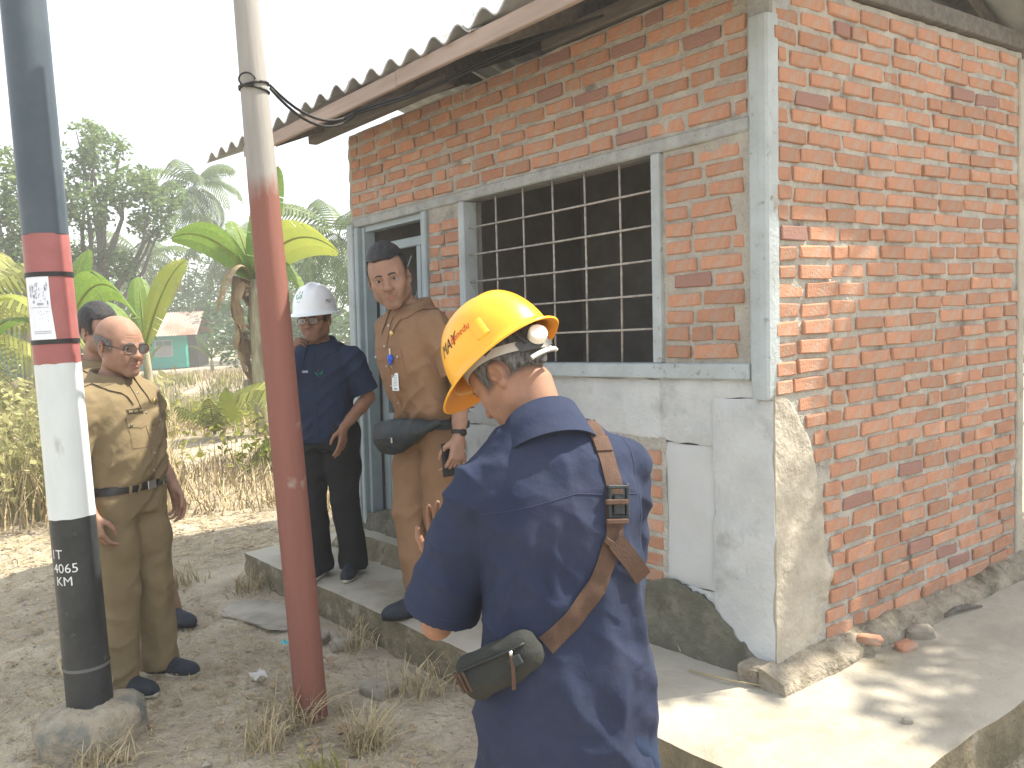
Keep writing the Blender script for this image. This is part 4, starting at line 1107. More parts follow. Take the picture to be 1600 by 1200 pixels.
        for l in legs.values():
            hp, kn, an = V3(*l['hip']), V3(*l['kn']), V3(*l['an'])
            G.chain([hp, lerp(hp, kn, .5), kn], [.100*S*tw, .092*S*tw, .080*S*tw], .04)
            fcone(G, lerp(kn, an, -.04), an+V3(0, -.012, -.045*S), .0785*S*tw, .080*S*tw, .012)
        G.half((0, 0, zt), (0, 0, 1))
        hz_ = np.mean([l['hip'][2] for l in legs.values()])
        def wt(P):
            kz = [l['kn'][2] for l in legs.values()][0]
            low = np.clip(1.1-(P[:, 2]-.05)/.35, 0, 1); mid = np.exp(-((P[:, 2]-kz)/.12)**2)*.35; cr = np.exp(-((P[:, 2]-hz_)/.08)**2)*.8
            r = ridge(P+np.stack([0*P[:, 0], 0*P[:, 0], P[:, 0]*.7+P[:, 1]*.5], 1), (9, 9, 15), 3)
            return .0085*(.25+low+mid+cr)*(r-.2)+.0055*ridge(P, (10, 10, 3.5), 8)-.002
        q.tr, tp, tq = mesh_field(G, 'trousers', cl['trousers'], q.root, wt, cl.get('tfolds', ()))
        q.tb = bvh_of(tp, tq)
    # ---------------- shoes
    for k, l in legs.items():
        an = V3(*l['an']); fy = l['fy']; R = rotm(0, 0, -fy)
        g0 = an.copy(); g0[2] = l.get('gz', 0.)
        W = lambda x, y, z: g0+R@(V3(x, y, z)*S)
        G = Field(*[axis(g0[i]-.2*S, g0[i]+.22*S, .0055) for i in (0, 1)], axis(g0[2]-.01, g0[2]+.16*S, .0055))
        G.ell(W(0, .115, .030), V3(.047, .088, .045)*S, R, .02); G.ell(W(0, .02, .045), V3(.042, .095, .052)*S, R, .03); G.cone(W(0, -.005, .06), W(0, -.008, .115), .042*S, .044*S, .02)
        G.ell(W(0, -.045, .045), V3(.037, .040, .050)*S, R, .02)
        G.cone(W(0, -.008, .13), W(0, -.008, .09), .036*S, .034*S, .006, True); G.half(W(0, 0, .014), (0, 0, -1))
        shoe, sp, sq = mesh_field(G, 'shoe', cl['shoe'], q.root)
        m = MB(); o_ = []
        for a in np.linspace(0, 2*math.pi, 36, endpoint=False):
            x = math.sin(a); y = math.cos(a); wx = .046 if y > 0 else .040
            o_.append((wx*x*(1-.12*max(0, -y)), .060+.140*y if y > 0 else .060+.145*y))
        rows_ = [[W(x*f, .055+(y-.055)*f, z) for x, y in o_] for f, z in ((.9, .0), (1., .004), (1.02, .02), (.96, .03))]
        m.grid(np.array(rows_), 0, True, closed=True); m.add(rows_[0], [tuple(range(36))[::-1]]); m.add(rows_[3], [tuple(range(36))])
        m.build('sole', cl.get('sole', M_LEATH), shoe)
    # ---------------- shirt
    if cl.get('shirt') is not None:
        st = cl.get('sstep', .007); ps = [V3(*a['sh']) for a in arms.values()]; ends = {}
        for k, a in arms.items():
            f = a.get('sleeve', .72); sh, el, wr = V3(*a['sh']), V3(*a['el']), V3(*a['wr'])
            ends[k] = lerp(sh, el, f) if f <= 1 else lerp(el, wr, f-1); ps.append(ends[k])
        ps = np.array(ps); zb = cl.get('hem', 1.0*S-.02)
        lo = np.minimum(ps.min(0)-.13, [T[:, 1].min()-T[:, 3].max()-.08, (T[:, 2]-T[:, 4]).min()-.08, zb-.03]); hi = np.maximum(ps.max(0)+.13, [T[:, 3].max()+.08, (T[:, 2]+T[:, 4]).max()+.08, T[-1, 0]+.08])
        lo[2] = zb-.03
        G = Field(*[axis(lo[i], hi[i], st) for i in range(3)])
        inf = cl.get('infl', .014)
        zz = [z for z in np.linspace(zb, T[-1, 0]-.030*S, 14)]
        Ts = np.array([[z]+[np.interp(z, T[:, 0], T[:, i]) for i in (1, 2, 3, 4)] for z in zz])
        if 'flare' in cl: Ts[:, 3:] += np.clip((cl['flare'][0]-Ts[:, 0:1]), 0, 1)*cl['flare'][1]
        G.sections(Ts, .04, inf)
        for k, a in arms.items():
            sh, el, wr = V3(*a['sh']), V3(*a['el']), V3(*a['wr']); e = ends[k]; r0, r1 = a.get('sr', (.070, .078))
            G.cone(nb+V3(0, -.004, -.082*S), sh+V3(0, 0, .0), .046*S, .055*S, .05)
            G.cone(sh, lerp(sh, e, .3), .060*S, r0*S, .05)
            if a.get('sleeve', .72) > 1: G.chain([lerp(sh, e, .2), el], [r0*S, (r0+r1)/2*S], .03); fcone(G, el, e, (r0+r1)/2*S, r1*S, .03)
            else: fcone(G, lerp(sh, e, .1), e, r0*S, r1*S, cl.get('armk', .03))
            u_ = e-(sh if a.get('sleeve', .72) <= 1 else el); u_ = u_/np.linalg.norm(u_)
            fcone(G, e-u_*.05, e+u_*.03, r1*S-.017, r1*S-.013, 0, True)
        G.half((0, 0, zb), (0, 0, 1)) if False else G.half((0, 0, zb), (0, 0, -1))
        wa = cl.get('wamp', 1.)*1.45
        def ws(P):
            bel = np.exp(-((P[:, 2]-(zb+.10))/.12)**2)
            arm = np.clip((np.abs(P[:, 0])-.15)/.06, 0, 1); fade = np.ones(len(P))
            for k_, a_ in arms.items():
                e_ = ends[k_]; b_ = V3(*a_['sh']) if a_.get('sleeve', .72) <= 1 else V3(*a_['el']); u_ = (e_-b_)/np.linalg.norm(e_-b_)
                fade = np.where(np.linalg.norm(P-e_, axis=1) < .16, np.minimum(fade, np.clip((np.abs((P-e_)@u_)-.05)/.06, .06, 1)), fade)
            fade = np.minimum(fade, np.clip(np.abs(P[:, 2]-zb)/.03, .3, 1))
            return fade*wa*(.0075*(.35+.8*bel+.55*arm)*(ridge(P+np.stack([P[:, 2]*.5, 0*P[:, 2], P[:, 0]*.8], 1), (5.5, 5.5, 13), 5)-.25)+.0050*(ridge(P, (12, 12, 6), 12)-.3)+.0016*vnoise(P, 38., 2))
        q.sh_, sp, sq = mesh_field(G, 'shirt', cl['shirt'], q.root, ws, cl.get('folds', ()), cl.get('srelax', 1))
        q.sb = bvh_of(sp, sq)
    return q
def hair_cap(q, name, m, infl, keep, amp=.003, sc=60, top=0., step=.0034, fade_=.9):
    """hair: skull grown by infl and kept where keep(L) holds (head frame)"""
    H = q.H; S = H.S
    G = Field(*[axis(H.c[i]-.15*S, H.c[i]+.15*S, step) for i in range(3)])
    def fn(X, Y, Z): return X*0
    G.ell(H.p(0, -.014, .040+top*.5), V3((.0775+infl)*H.w, .0975+infl, .0845+infl+top)*S, H.R, .02); G.ell(H.p(0, .028, .014), V3((.0672+infl)*H.w, .0672+infl*.5, .071+infl)*S, H.R, .03)
    G.cone(H.p(0, -.045, .0), H.p(0, -.040, -.060), .048*S, .046*S, .03)
    X = G.ax[0][:, None, None]+0*G.ax[1][None, :, None]+0*G.ax[2][None, None, :]; Y = 0*X+G.ax[1][None, :, None]; Z = 0*X+G.ax[2][None, None, :]
    L = H.inv(np.stack([X, Y, Z], -1)); k = keep(L)          # signed: negative keeps
    G.F = np.maximum(G.F, k.astype(np.float32))
    def w(P):
        L = H.inv(P); edge = np.clip(1+keep(L)/.016, 0, 1); return amp*(1-.6*edge)*(vnoise(L*np.array([1, .35, .5]), sc, 3)+.5*vnoise(L, sc*2.2, 5))-infl*1.15*edge**1.5
    o, P, Q = mesh_field(G, name, m, q.root, w, relax=1)
    kv = keep(q.Lh); sc_ = sstep(.012, -.006, kv)*(q.Lh[:, 2] > -.09); q.body.data.attributes['scalp'].data.foreach_set('value', (sc_*fade_).astype(np.float32)); return o
def ring_on(bv, zf, h, c, off=.004, t=.003, n=56, a0=0., a1=2*math.pi, closed=True, rad_=.5):
    """a band round the body at height zf(angle); angle 0 is +y, turning to +x"""
    A = np.linspace(a0, a1, n, endpoint=not closed); P = []
    for dz in np.linspace(-.5, .5, 4):
        P.append([onto(bv, (c[0]+rad_*math.sin(a), c[1]+rad_*math.cos(a), (zf(a) if callable(zf) else zf)+dz*h), (-math.sin(a), -math.cos(a), 0), off) for a in A])
    P = np.array(P)
    if closed: P = np.concatenate([P, P[:, :1]], 1)
    return P
def button(mb, bv, p, d, r=.0055, off=.003, mi=0):
    c = onto(bv, p, d, off); d = V3(*d)/np.linalg.norm(d); mb.tube([c+d*.004, c-d*.001, c-d*.002], [r, r, r*.7], 10, mi, True, False); return c
def glasses(q, lens, frame, half=True, w=.026, h=.018, zoff=-.002):
    H = q.H; g = MB(); ly = .1040
    for s_ in (-1, 1):
        cx = s_*.0335
        def pt(a):
            x = math.cos(a); z = math.sin(a); k = (abs(x)**3.2+abs(z)**3.2)**(-1/3.2); return H.p(cx+w*x*k, ly-.16*abs(cx+w*x*k)+.003-.002*z, zoff+h*z*k)
        loop = [pt(a) for a in np.linspace(0, 2*math.pi, 29)]
        g.tube(loop, .0014 if not half else .0016, 6, caps=False)
        g.tube([pt(s_*0+ (0 if s_ > 0 else math.pi)), H.p(s_*.070, .070, zoff+.006), H.p(s_*.0785, .0, zoff+.010), H.p(s_*.080, -.02, zoff+.002)], .0018, 6)
        lm = MB(); lm.add([pt(a) for a in np.linspace(0, 2*math.pi, 28, endpoint=False)], [tuple(range(28))], 0, True)
        P = [pt(a) for a in np.linspace(0, 2*math.pi, 28, endpoint=False)]
        q._l = getattr(q, '_l', []); q._l.append(lm)
    g.tube([H.p(-.0085, ly+.001, zoff+.004), H.p(0, ly+.005, zoff+.007), H.p(.0085, ly+.001, zoff+.004)], .0016, 6)
    fr = g.build('glasses', frame, q.root)
    for lm in q._l: lm.build('lens', lens, fr)
def sect(S, rows): return [(z*S, x*S, y*S, a*S, b*S) for z, x, y, a, b in rows]
def face_rz(fx, fy): return math.atan2(-fx, fy)

# ------------------------------------------------------------------ man at the door: brown uniform, waist bag
S4 = 1.025; f4 = (.03, -1.); rz4 = face_rz(*f4)
T4 = sect(S4, [(.80, 0, -.005, .150, .098), (.90, 0, -.012, .168, .112), (.98, 0, .015, .158, .108), (1.07, 0, .045, .152, .110), (1.18, 0, .065, .160, .118), (1.28, 0, .070, .174, .122), (1.36, 0, .062, .168, .108), (1.42, 0, .056, .100, .074), (1.455, 0, .056, .068, .060)])
cam_l4 = 42       # the face is turned back towards the viewer
Rh4 = rotm(0, 0, rad(50))@rotm(rad(-10), 0, 0)@rotm(0, rad(10), 0)
sh = .180*S4
q4 = person('man in brown uniform with black waist bag and lanyard badge standing on the door step', (-1.60, -.445, .18), rz4, S4,
    ((-.0, .165*S4, 1.575*S4), Rh4, S4*1.12, 1.0, 1.04), T4,
    {'L': dict(sh=(-sh, .06, 1.345*S4), el=(-.272*S4, .0, 1.085*S4), wr=(-.300*S4, .06, .855*S4), hd=(.0, .25, -1), hn=(.9, .1, 0), ht=(.2, 1, .2), curl=(.55, .6, .65, .7), sleeve=.80, sr=(.068, .076)),
     'R': dict(sh=(sh, .055, 1.345*S4), el=(.26*S4, -.10, 1.12*S4), wr=(.13*S4, -.20, .98*S4), hd=(-1, -.15, -.2), hn=(0, -1, 0), ht=(0, 0, 1), fine=False, sleeve=.80, sr=(.068, .078))},
    {'L': dict(hip=(-.085*S4, -.01, .90*S4), kn=(-.095*S4, .03, .48*S4), an=(-.095*S4, -.03, .085*S4), fy=rad(-16)),
     'R': dict(hip=(.085*S4, 0, .90*S4), kn=(.075*S4, .09, .49*S4), an=(.050*S4, .07, .085*S4), fy=rad(14))},
    dict(skin=M_SKIN, shirt=M_TAN, trousers=M_TAN, shoe=M_SHOE, hem=.905*S4, waist=.935*S4, infl=.017, wamp=1.15, age=1.2, beard=.5, gaze=(.0, 1, -.02), legw=1.0,
         folds=[((-.12, .10, 1.02), (.10, .13, 1.16), .012, .006), ((-.15, .08, 1.06), (.05, .14, 1.24), .012, .006), ((-.16, .05, 1.12), (-.02, .14, 1.30), .011, .005), ((-.10, .10, .99), (.12, .11, 1.08), .012, .006), ((-.17, .02, 1.2), (-.06, .12, 1.38), .012, .005)]))
def hair4(L):
    x, y, z = L[..., 0], L[..., 1], L[..., 2]; ax = np.abs(x); ear = .024-np.sqrt((y+.010)**2+(z+.004)**2)
    line = .068+.012*np.clip((ax-.02)/.03, 0, 1)                       # high straight hairline with receding corners
    front = np.where(z > line, y-.088+np.maximum(0, .082-z)*2, y-.034+.25*(np.abs(z-.04)))
    return np.maximum(np.maximum(front, np.where(y < -.02, -.058-z, -.016-z)), np.where(ax > .06, ear, -1))
hair_cap(q4, 'hair', M_HAIR, .0035, hair4, .0024, 60, .012)
def uniform(q, S, m, mb_dir=V3(0, -1, 0), zf=None, pocket_z=1.235, badge=True, flap_w=.058, px_=.085):
    """placket, pocket flaps, shoulder straps and buttons laid over a uniform shirt"""
    g = MB()
    zt = 1.40*S; zb = .93*S
    g.slab(np.array([[onto(q.sb, (x, .5, z), (0, -1, 0), .0025) for x in (-.016, -.008, 0, .008, .016)] for z in np.linspace(zb, zt, 26)]), .002); g.build('placket', m, q.root)
    for s_ in (-1, 1):
        g = MB(); add_decal(g, q.sb, (s_*px_*S, .5, (pocket_z-.055)*S), (1, 0, 0), (0, 0, 1), flap_w*S*.95, .062*S, (-s_*.12, -1, 0), off=.002, t=.0022); pk = g.build('pocket', m, q.root)
        g = MB(); add_decal(g, q.sb, (s_*px_*S, .5, pocket_z*S), (1, 0, 0), (0, 0, 1), flap_w*S, .026*S, (-s_*.12, -1, 0), off=.005, t=.0028, shape=lambda a, b: b if b > 0 else b*(1.25-.5*abs(a))); g.build('pocket_flap', m, pk)
        g = MB(); button(g, q.sb, (s_*px_*S, .5, (pocket_z-.014)*S), (0, -1, 0), .006, .009); g.build('button', M_STEEL, pk)
        g = MB(); P = []
        for t in np.linspace(0, 1, 10):
            x = s_*(.098+.088*t)*S; y = q.sy
            P.append([onto(q.sb, (x, y+w, 1.62*S), (0, 0, -1), .004) for w in np.array((-.022, -.008, .008, .022))*S*(1-.0*t)])
        g.slab(np.array(P) if s_ > 0 else np.array(P)[:, ::-1], .003); ep = g.build('shoulder_strap', m, q.root)
        g = MB(); button(g, q.sb, (s_*.092*S, q.sy, 1.62*S), (0, 0, -1), .006, .008); g.build('button', M_STEEL, ep)
    g = MB()
    for z in (1.36, 1.27, 1.18, 1.09, 1.01): button(g, q.sb, (0, .5, z*S), (0, -1, 0), .0055, .005)
    g.build('shirt_button', M_STEEL, q.root)
q4.sy = .055*S4
uniform(q4, S4, M_TAN)
g = MB(); collar(g, (0, .060*S4, 0), .076*S4, .080*S4, 1.446*S4, 1.405*S4, .036, .072, .36, tip=.10, flare=.034, bv=q4.sb); g.build('collar', M_TAN, q4.root)
# belt and the badge on its reel
g = MB(); g.slab(ring_on(q4.tb, 0.935*S4-.018, .036, (0, 0), .003), .003); g.build('belt', M_LEATH, q4.root)
g = MB(); c = onto(q4.sb, (-.045*S4, .5, 1.325*S4), (0, -1, 0), .004); g.tube([c+V3(0, -.004, 0), c+V3(0, .004, 0), c+V3(0, .006, 0)], [.013, .013, .009], 14); g.build('round_pin', M_GOLD, q4.root)
bx = -.040*S4
M_BLUE = mat('blue plastic', (.02, .09, .55), rough=.35); M_CARD = mat('id card', (.72, .76, .80), rough=.4); M_CARDP = mat('card print', (.10, .25, .40), (.45, .5, .5), 90, .6)
g = MB(); zc = 1.215*S4; c = onto(q4.sb, (bx, .5, zc), (0, -1, 0), .012)
g.tube([c+V3(0, -.006, 0), c+V3(0, .004, 0), c+V3(0, .007, 0)], [.018, .018, .013], 18); g.tube([c+V3(0, 0, -.014), c+V3(0, 0, -.030)], [.010, .004], 10)
reel = g.build('badge_reel', M_BLUE, q4.root)
g = MB(); g.box(c+V3(-.005, -.004, .016), c+V3(.005, .001, .046), 0, .001); g.build('clip', M_STEEL, reel)
cz = onto(q4.sb, (bx+.002, .5, zc-.108), (0, -1, 0), .006)
g = MB(); g.tube([c+V3(0, 0, -.03), cz+V3(0, .002, .045)], .0012, 5); g.box(cz+V3(-.006, -.003, .040), cz+V3(.006, .002, .056), 0, .001); g.build('strap_clip', M_STEEL, reel)
g = MB(); g.box(cz+V3(-.026, -.002, -.042), cz+V3(.026, .002, .040), 0, .002); card = g.build('id_card', M_CARD, q4.root)
g = MB(); rr = random.Random(2)
for i in range(7):
    z = .026-.0075*i; x0 = -.018; x1 = rr.uniform(.004, .019); g.box(cz+V3(x0, .0022, z), cz+V3(x1, .0026, z+.0028))
g.box(cz+V3(-.016, .0022, -.036), cz+V3(.010, .0026, -.028)); g.build('card_print', M_CARDP, card)
g = MB()
for k, z in enumerate((1.335, 1.325, 1.316)):
    pts = [onto(q4.sb, (-.6, -.02+.05*t, z*S4-.01*abs(t-.1)), (1, 0, 0), .003) for t in np.linspace(-1, 1, 9)]; g.tube(pts, .0016, 5)
g.build('sleeve_embroidery', M_GOLD, q4.root)
# watch
a4 = V3(-.2965*S4, .054, .880*S4); d4 = V3(-.028*S4, .06, -.23*S4); d4 /= np.linalg.norm(d4)
e1 = np.cross(d4, V3(1, 0, 0)); e1 /= np.linalg.norm(e1); e2 = np.cross(d4, e1)
g = MB(); P = [[a4+d4*dz+(e1*math.cos(a)+e2*math.sin(a))*.0325 for a in np.linspace(0, 2*math.pi, 24)] for dz in (-.009, 0, .009)]; g.slab(np.array(P), .003)
g.tube([a4-V3(1, 0, 0)*.030, a4-V3(1, 0, 0)*.041], [.016, .015], 16); g.build('wrist_watch', M_LEATH, q4.root)
# the waist bag he wears low over the left of his belt
bagS = thing('waist_bag', 'black nylon waist bag worn in front by the man on the door step', 'bag', (-1.60, -.445, .18), rz4)
G = Field(axis(-.27, .29, .006), axis(0, .40, .006), axis(.70, 1.04, .006))
cB = V3(.010, .160, .888); RB = rotm(0, rad(6), 0)
G.ell(cB+V3(0, .020, 0), (.172, .066, .070), RB, .02); G.ell(cB+V3(.01, .045, -.030), (.112, .052, .062), RB, .03); G.box(cB+V3(0, .0, .035), (.172, .036, .026), RB, .018, .03)
G.cone(cB+V3(-.16, -.005, .03), cB+V3(-.22, -.06, .055), .030, .018, .03); G.cone(cB+V3(.15, -.005, .015), cB+V3(.205, -.08, .03), .028, .016, .03)
bb_, bp_, bq_ = mesh_field(G, 'pouch', M_NYL, bagS, lambda P: .0035*(ridge(P, (10, 10, 16), 3)-.3)+.002*vnoise(P, 40, 3), [((-.12, .2, .918), (.16, .22, .898), .006, -.004), ((-.10, .24, .858), (.14, .25, .838), .005, -.004)])
bbv = bvh_of(bp_, bq_)
g = MB(); g.tube([onto(bbv, (x, .6, .878-.1*x*.4), (0, -1, 0), .0035) for x in np.linspace(-.09, .13, 12)], .0026, 6); g.build('zip', M_LEATH, bagS)
g = MB(); c = onto(bbv, (-.06, .6, .885), (0, -1, 0), .004); g.box(c+V3(-.005, -.002, -.022), c+V3(.005, .003, .002), 0, .001); g.build('zip_pull', M_STEEL, bagS)
g = MB(); P = ring_on(q4.tb, lambda a: 0.935*S4-.040+.012*math.cos(a), .030, (0, 0), .008, n=64); g.slab(P, .004); g.build('waist_strap', M_NYL, bagS)
# phone in his hand
ph = thing('mobile_phone', 'dark phone held low by the man in brown uniform', 'phone', (-1.60, -.445, .18), rz4)
g = MB(); g.box((-.292, .070, .710), (-.282, .142, .860), 0, .003); g.build('phone_case', M_LEATH, ph)
# ------------------------------------------------------------------ nearest man: yellow hard hat, seen from behind, bent over his phone
S5 = .955; f5 = (-.93, .367); rz5 = face_rz(*f5); L5 = (.397, -1.425, 0)
T5 = sect(S5, [(.52, -.012, .0, .208, .145), (.80, -.008, .0, .192, .132), (.92, 0, .005, .180, .124), (1.02, 0, .012, .172, .118), (1.12, 0, .020, .172, .120), (1.22, 0, .030, .186, .124), (1.30, 0, .045, .180, .112), (1.365, 0, .062, .115, .080), (1.41, 0, .085, .066, .060)])
Rh5 = rotm(0, 0, rad(42))@rotm(rad(-41), 0, 0)@rotm(0, rad(3), 0)
Hc5 = (-.045, .165, 1.437)
q5 = person('man seen from behind in yellow hard hat and navy shirt bending over his phone', L5, rz5, S5, (Hc5, Rh5, S5*1.06, 1., 1.), T5,
    {'L': dict(sh=(-.172, .075, 1.18), el=(-.262, .165, .866), wr=(-.200, .322, .955), hd=(.05, .30, .92), hn=(-.1, -.95, .3), ht=(-.95, .25, .1), curl=(.5, .55, .6, .65), tc=.0, sleeve=.89, sr=(.066, .098)),
     'R': dict(sh=(.180, .075, 1.20), el=(.205, .20, .93), wr=(-.005, .330, 1.065), hd=(-.93, .1, .12), hn=(0, -.5, -.7), ht=(.0, -.6, .6), curl=(.12, .8, 1., 1.1), sleeve=.90, sr=(.080, .092))},
    {'L': dict(hip=(-.09, .0, .88*S5), kn=(-.095, .02, .48*S5), an=(-.10, -.02, .085*S5), fy=rad(-10)), 'R': dict(hip=(.09, .0, .88*S5), kn=(.095, .03, .48*S5), an=(.10, -.01, .085*S5), fy=rad(12))},
    dict(skin=M_SKIN2, shirt=M_NAVY2, trousers=M_NAVY, shoe=M_SHOE, hem=.50, waist=.74, legw=.88, sstep=.0056, armk=.012, srelax=3, infl=.018, wamp=.9, age=1.3, beard=.5, neck=(0, .085, 1.405*S5), nw=1.06, eyes=True, browm=M_HAIRG, hstep=.003,
         folds=[((-.13, -.05, 1.16), (-.02, -.12, 1.02), .012, .008), ((-.14, -.05, 1.10), (-.06, -.12, .96), .010, -.008), ((.15, -.05, 1.16), (.07, -.12, 1.02), .012, .008), ((.16, -.03, 1.08), (.10, -.11, .94), .010, -.007), ((-.10, -.10, 1.13), (-.16, -.06, .95), .014, .011), ((-.055, -.11, 1.16), (-.075, -.12, .90), .016, .010), ((.10, -.10, 1.10), (.15, -.08, .75), .02, .012), ((-.14, -.02, 1.22), (-.20, .0, 1.06), .012, .010),
                ((.03, -.12, 1.05), (.06, -.13, .65), .028, .009), ((-.08, -.12, .90), (-.02, -.13, .66), .022, .009), ((.145, -.05, 1.15), (.19, .0, .9), .013, .010), ((-.19, .0, 1.20), (-.27, .02, 1.04), .016, .007), ((-.12, -.07, 1.10), (-.20, -.0, .96), .010, -.010), ((.17, -.02, .95), (.15, -.05, .62), .02, .012), ((-.16, -.03, .86), (-.13, -.09, .62), .02, .012)]))
BK = (0, 1, 0)          # rays from behind towards the back
# yoke seam, arm seams
M_SEAM = mat('navy thread', (.028, .036, .08), rough=.9)
def seam(pts, dirs, w=.0016, off=.0012): 
    pts = np.array(pts); L_ = np.linspace(0, len(pts)-1, 36); C_ = np.stack([np.interp(L_, range(len(pts)), pts[:, i]) for i in range(3)], 1); D_ = np.stack([np.interp(L_, range(len(pts)), np.array(dirs)[:, i]) for i in range(3)], 1)
    g = MB(); g.tube([onto(q5.sb, c, d, off) for c, d in zip(C_, D_)], w, 5); g.build('stitched_seam', M_SEAM, q5.root)
seam([(-.19, -.5, 1.155), (0, -.5, 1.19), (.165, -.5, 1.165)], [BK, BK, BK], .0011, .0006)
for s_ in (-1, 1): seam([(s_*.175, -.5, 1.30), (s_*.178, -.5, 1.22), (s_*.165, -.5, 1.10)], [BK, BK, BK], .0012, .0006)
e_ = lerp(V3(-.172, .075, 1.18), V3(-.262, .165, .866), .89); u_ = V3(-.262, .165, .866)-V3(-.172, .075, 1.18); u_ /= np.linalg.norm(u_); x_ = np.cross(u_, V3(0, 1, 0)); x_ /= np.linalg.norm(x_); y_ = np.cross(u_, x_); c_ = e_-u_*.028
hl = []
for a in np.linspace(0, 2*math.pi, 48):
    o_ = x_*math.cos(a)+y_*math.sin(a)
    if (o_@V3(1, 0, 0)) > .75: continue
    hl.append(onto(q5.sb, c_+o_*.3, -o_, .0006))
run = []; runs = [run]
for p in hl:
    if run and np.linalg.norm(p-run[-1]) > .03: run = []; runs.append(run)
    run.append(p)
g = MB(); g.tube(max(runs, key=len), .0009, 4); g.build('hem_stitching', M_SEAM, q5.root)
# collar leaning with the bent neck
g = MB(); collar(g, (0, 0, 0), .074, .078, .0, -.045,   .046, .090, .45, tip=.08, flare=.034)
Rc = rotm(rad(-26), 0, 0); cc = V3(-.008, .066, 1.308)
g.v = [tuple(cc+Rc@V3(*v)) for v in g.v]; g.build('collar', M_NAVY2, q5.root)
def hair5(L):
    x, y, z = L[..., 0], L[..., 1], L[..., 2]; ax = np.abs(x)
    ear = .026-np.sqrt((y+.010)**2+(z+.004)**2)
    low = np.where(y < -.02, -.046-z+.02*np.clip(np.abs(x)/.05, 0, 1), -.015-z+np.maximum(0, (y+.005))*.0)
    return np.maximum(np.maximum(y-.040, np.minimum(low, 9)), np.where(ax > .06, ear, -1))
hair_cap(q5, 'hair', M_HAIRG, .0035, hair5, .0016, 75, fade_=.75)
# ---------------- hard hats
def hard_hat(name, label, Hd, parent_loc, rz, m, up=.030, tilt=0., logos=None):
    o = thing(name, label, 'hard hat', parent_loc, rz)
    R = Hd.R@rotm(tilt, 0, 0); S = Hd.S; c = Hd.c+Hd.R@V3(0, -.006, up)*S
    W = lambda x, y, z: c+R@(V3(x, y, z)*S)
    def shell(a, t, ex):       # a: angle from front, t: 0 brim .. 1 crown
        x, y = math.sin(a), math.cos(a); k = math.cos(t*math.pi/2); kz = math.sin(t*math.pi/2)
        k = k**.78; rx, ry = .114+ex, .142+ex
        fr = max(0, y)**3; bk = max(0, -y)**2
        z = .150*kz**.92
        rdg = math.exp(-(x*k*rx/.020)**2)*.013*math.sin(min(1, max(0, t-.12)/.88)*math.pi*.5)*(1 if y > -.85 else .6)
        rdg += math.exp(-((abs(x*k*rx)-.052)/.010)**2)*.005*(t > .3)*math.sin(min(1, max(0, t-.3)/.6)*math.pi)
        return x*rx*k, y*ry*k, z+rdg+ex*kz
    g = MB(); A = np.linspace(0, 2*math.pi, 72, endpoint=False)
    rows_ = []
    def brim(a, e, dz):
        x, y = math.sin(a), math.cos(a); f = max(0, y)**2.2; b = max(0, -y)**2
        return W(x*(.114+e*.9), y*(.142+e)+f*.036*(e/.02), dz-.004*f*(e/.02)+ .002*b)
    rows_.append([brim(a, .0195, -.0145) for a in A]); rows_.append([brim(a, .022, -.0115) for a in A]); rows_.append([brim(a, .0195, -.0085) for a in A]); rows_.append([brim(a, .006, -.003) for a in A]); rows_.append([W(*shell(a, .0, .0012)) for a in A])
    for t in np.linspace(.05, .985, 22): rows_.append([W(*shell(a, t, 0)) for a in A])
    g.grid(np.array(rows_), 0, True, closed=True); g.add(rows_[-1], [tuple(range(72))], 0, True)
    rows_2 = [[brim(a, .0195, -.0145) for a in A], [brim(a, .004, -.0075) for a in A]]
    for t in np.linspace(.03, .98, 12): rows_2.append([W(*shell(a, t, -.004)) for a in A])
    g.grid(np.array(rows_2), 1 if isinstance(m, list) else 0, True, closed=True, flip=True); g.add(rows_2[-1], [tuple(range(72))[::-1]], 0)
    sh_ = g.build('shell', m, o)
    for s_ in (-1, 1):      # accessory slot lugs on both sides
        g = MB(); P = [[W(*(V3(*shell(s_*a, t, e)))) for t in (.10, .2, .29)] for a, e in ((1.80, .0006), (1.83, .0042), (2.02, .0042), (2.05, .0006))]
        g.grid(np.array(P), 0, True); P2 = [[W(*(V3(*shell(s_*a, t, e)))) for a in (1.83, 2.02)] for t, e in ((.08, .0), (.10, .0042))]; g.grid(np.array(P2), 0, False)
        g.build('slot_lug', m[0] if isinstance(m, list) else m, sh_)
    o_ = Person(); o_.o = o; o_.W = W; o_.shell = shell; o_.R = R; o_.S = S; o_.sh = sh_
    return o_
def on_shell(h, vs, a0, t0, size, flip=1, ex=.0012):
    out = []
    for v in vs:
        a = a0-flip*v[0]*size/.125; t = t0+v[1]*size/.17; out.append(h.W(*h.shell(a, t, ex)))
    return out
M_YEL = mat('yellow hard hat plastic', (.80, .40, .018), (.74, .36, .016), 7, .30, .06, 60, spec=.5, c3=(.50, .27, .05), c3scale=38, c3lo=.66, c3hi=.74)
M_YELIN = mat('orange yellow shell inside', (.72, .26, .010), rough=.5)
h5 = hard_hat('hard_hat', 'yellow hard hat worn by the man seen from behind', q5.H, L5, rz5, [M_YEL, M_YELIN], up=.046, tilt=rad(4))
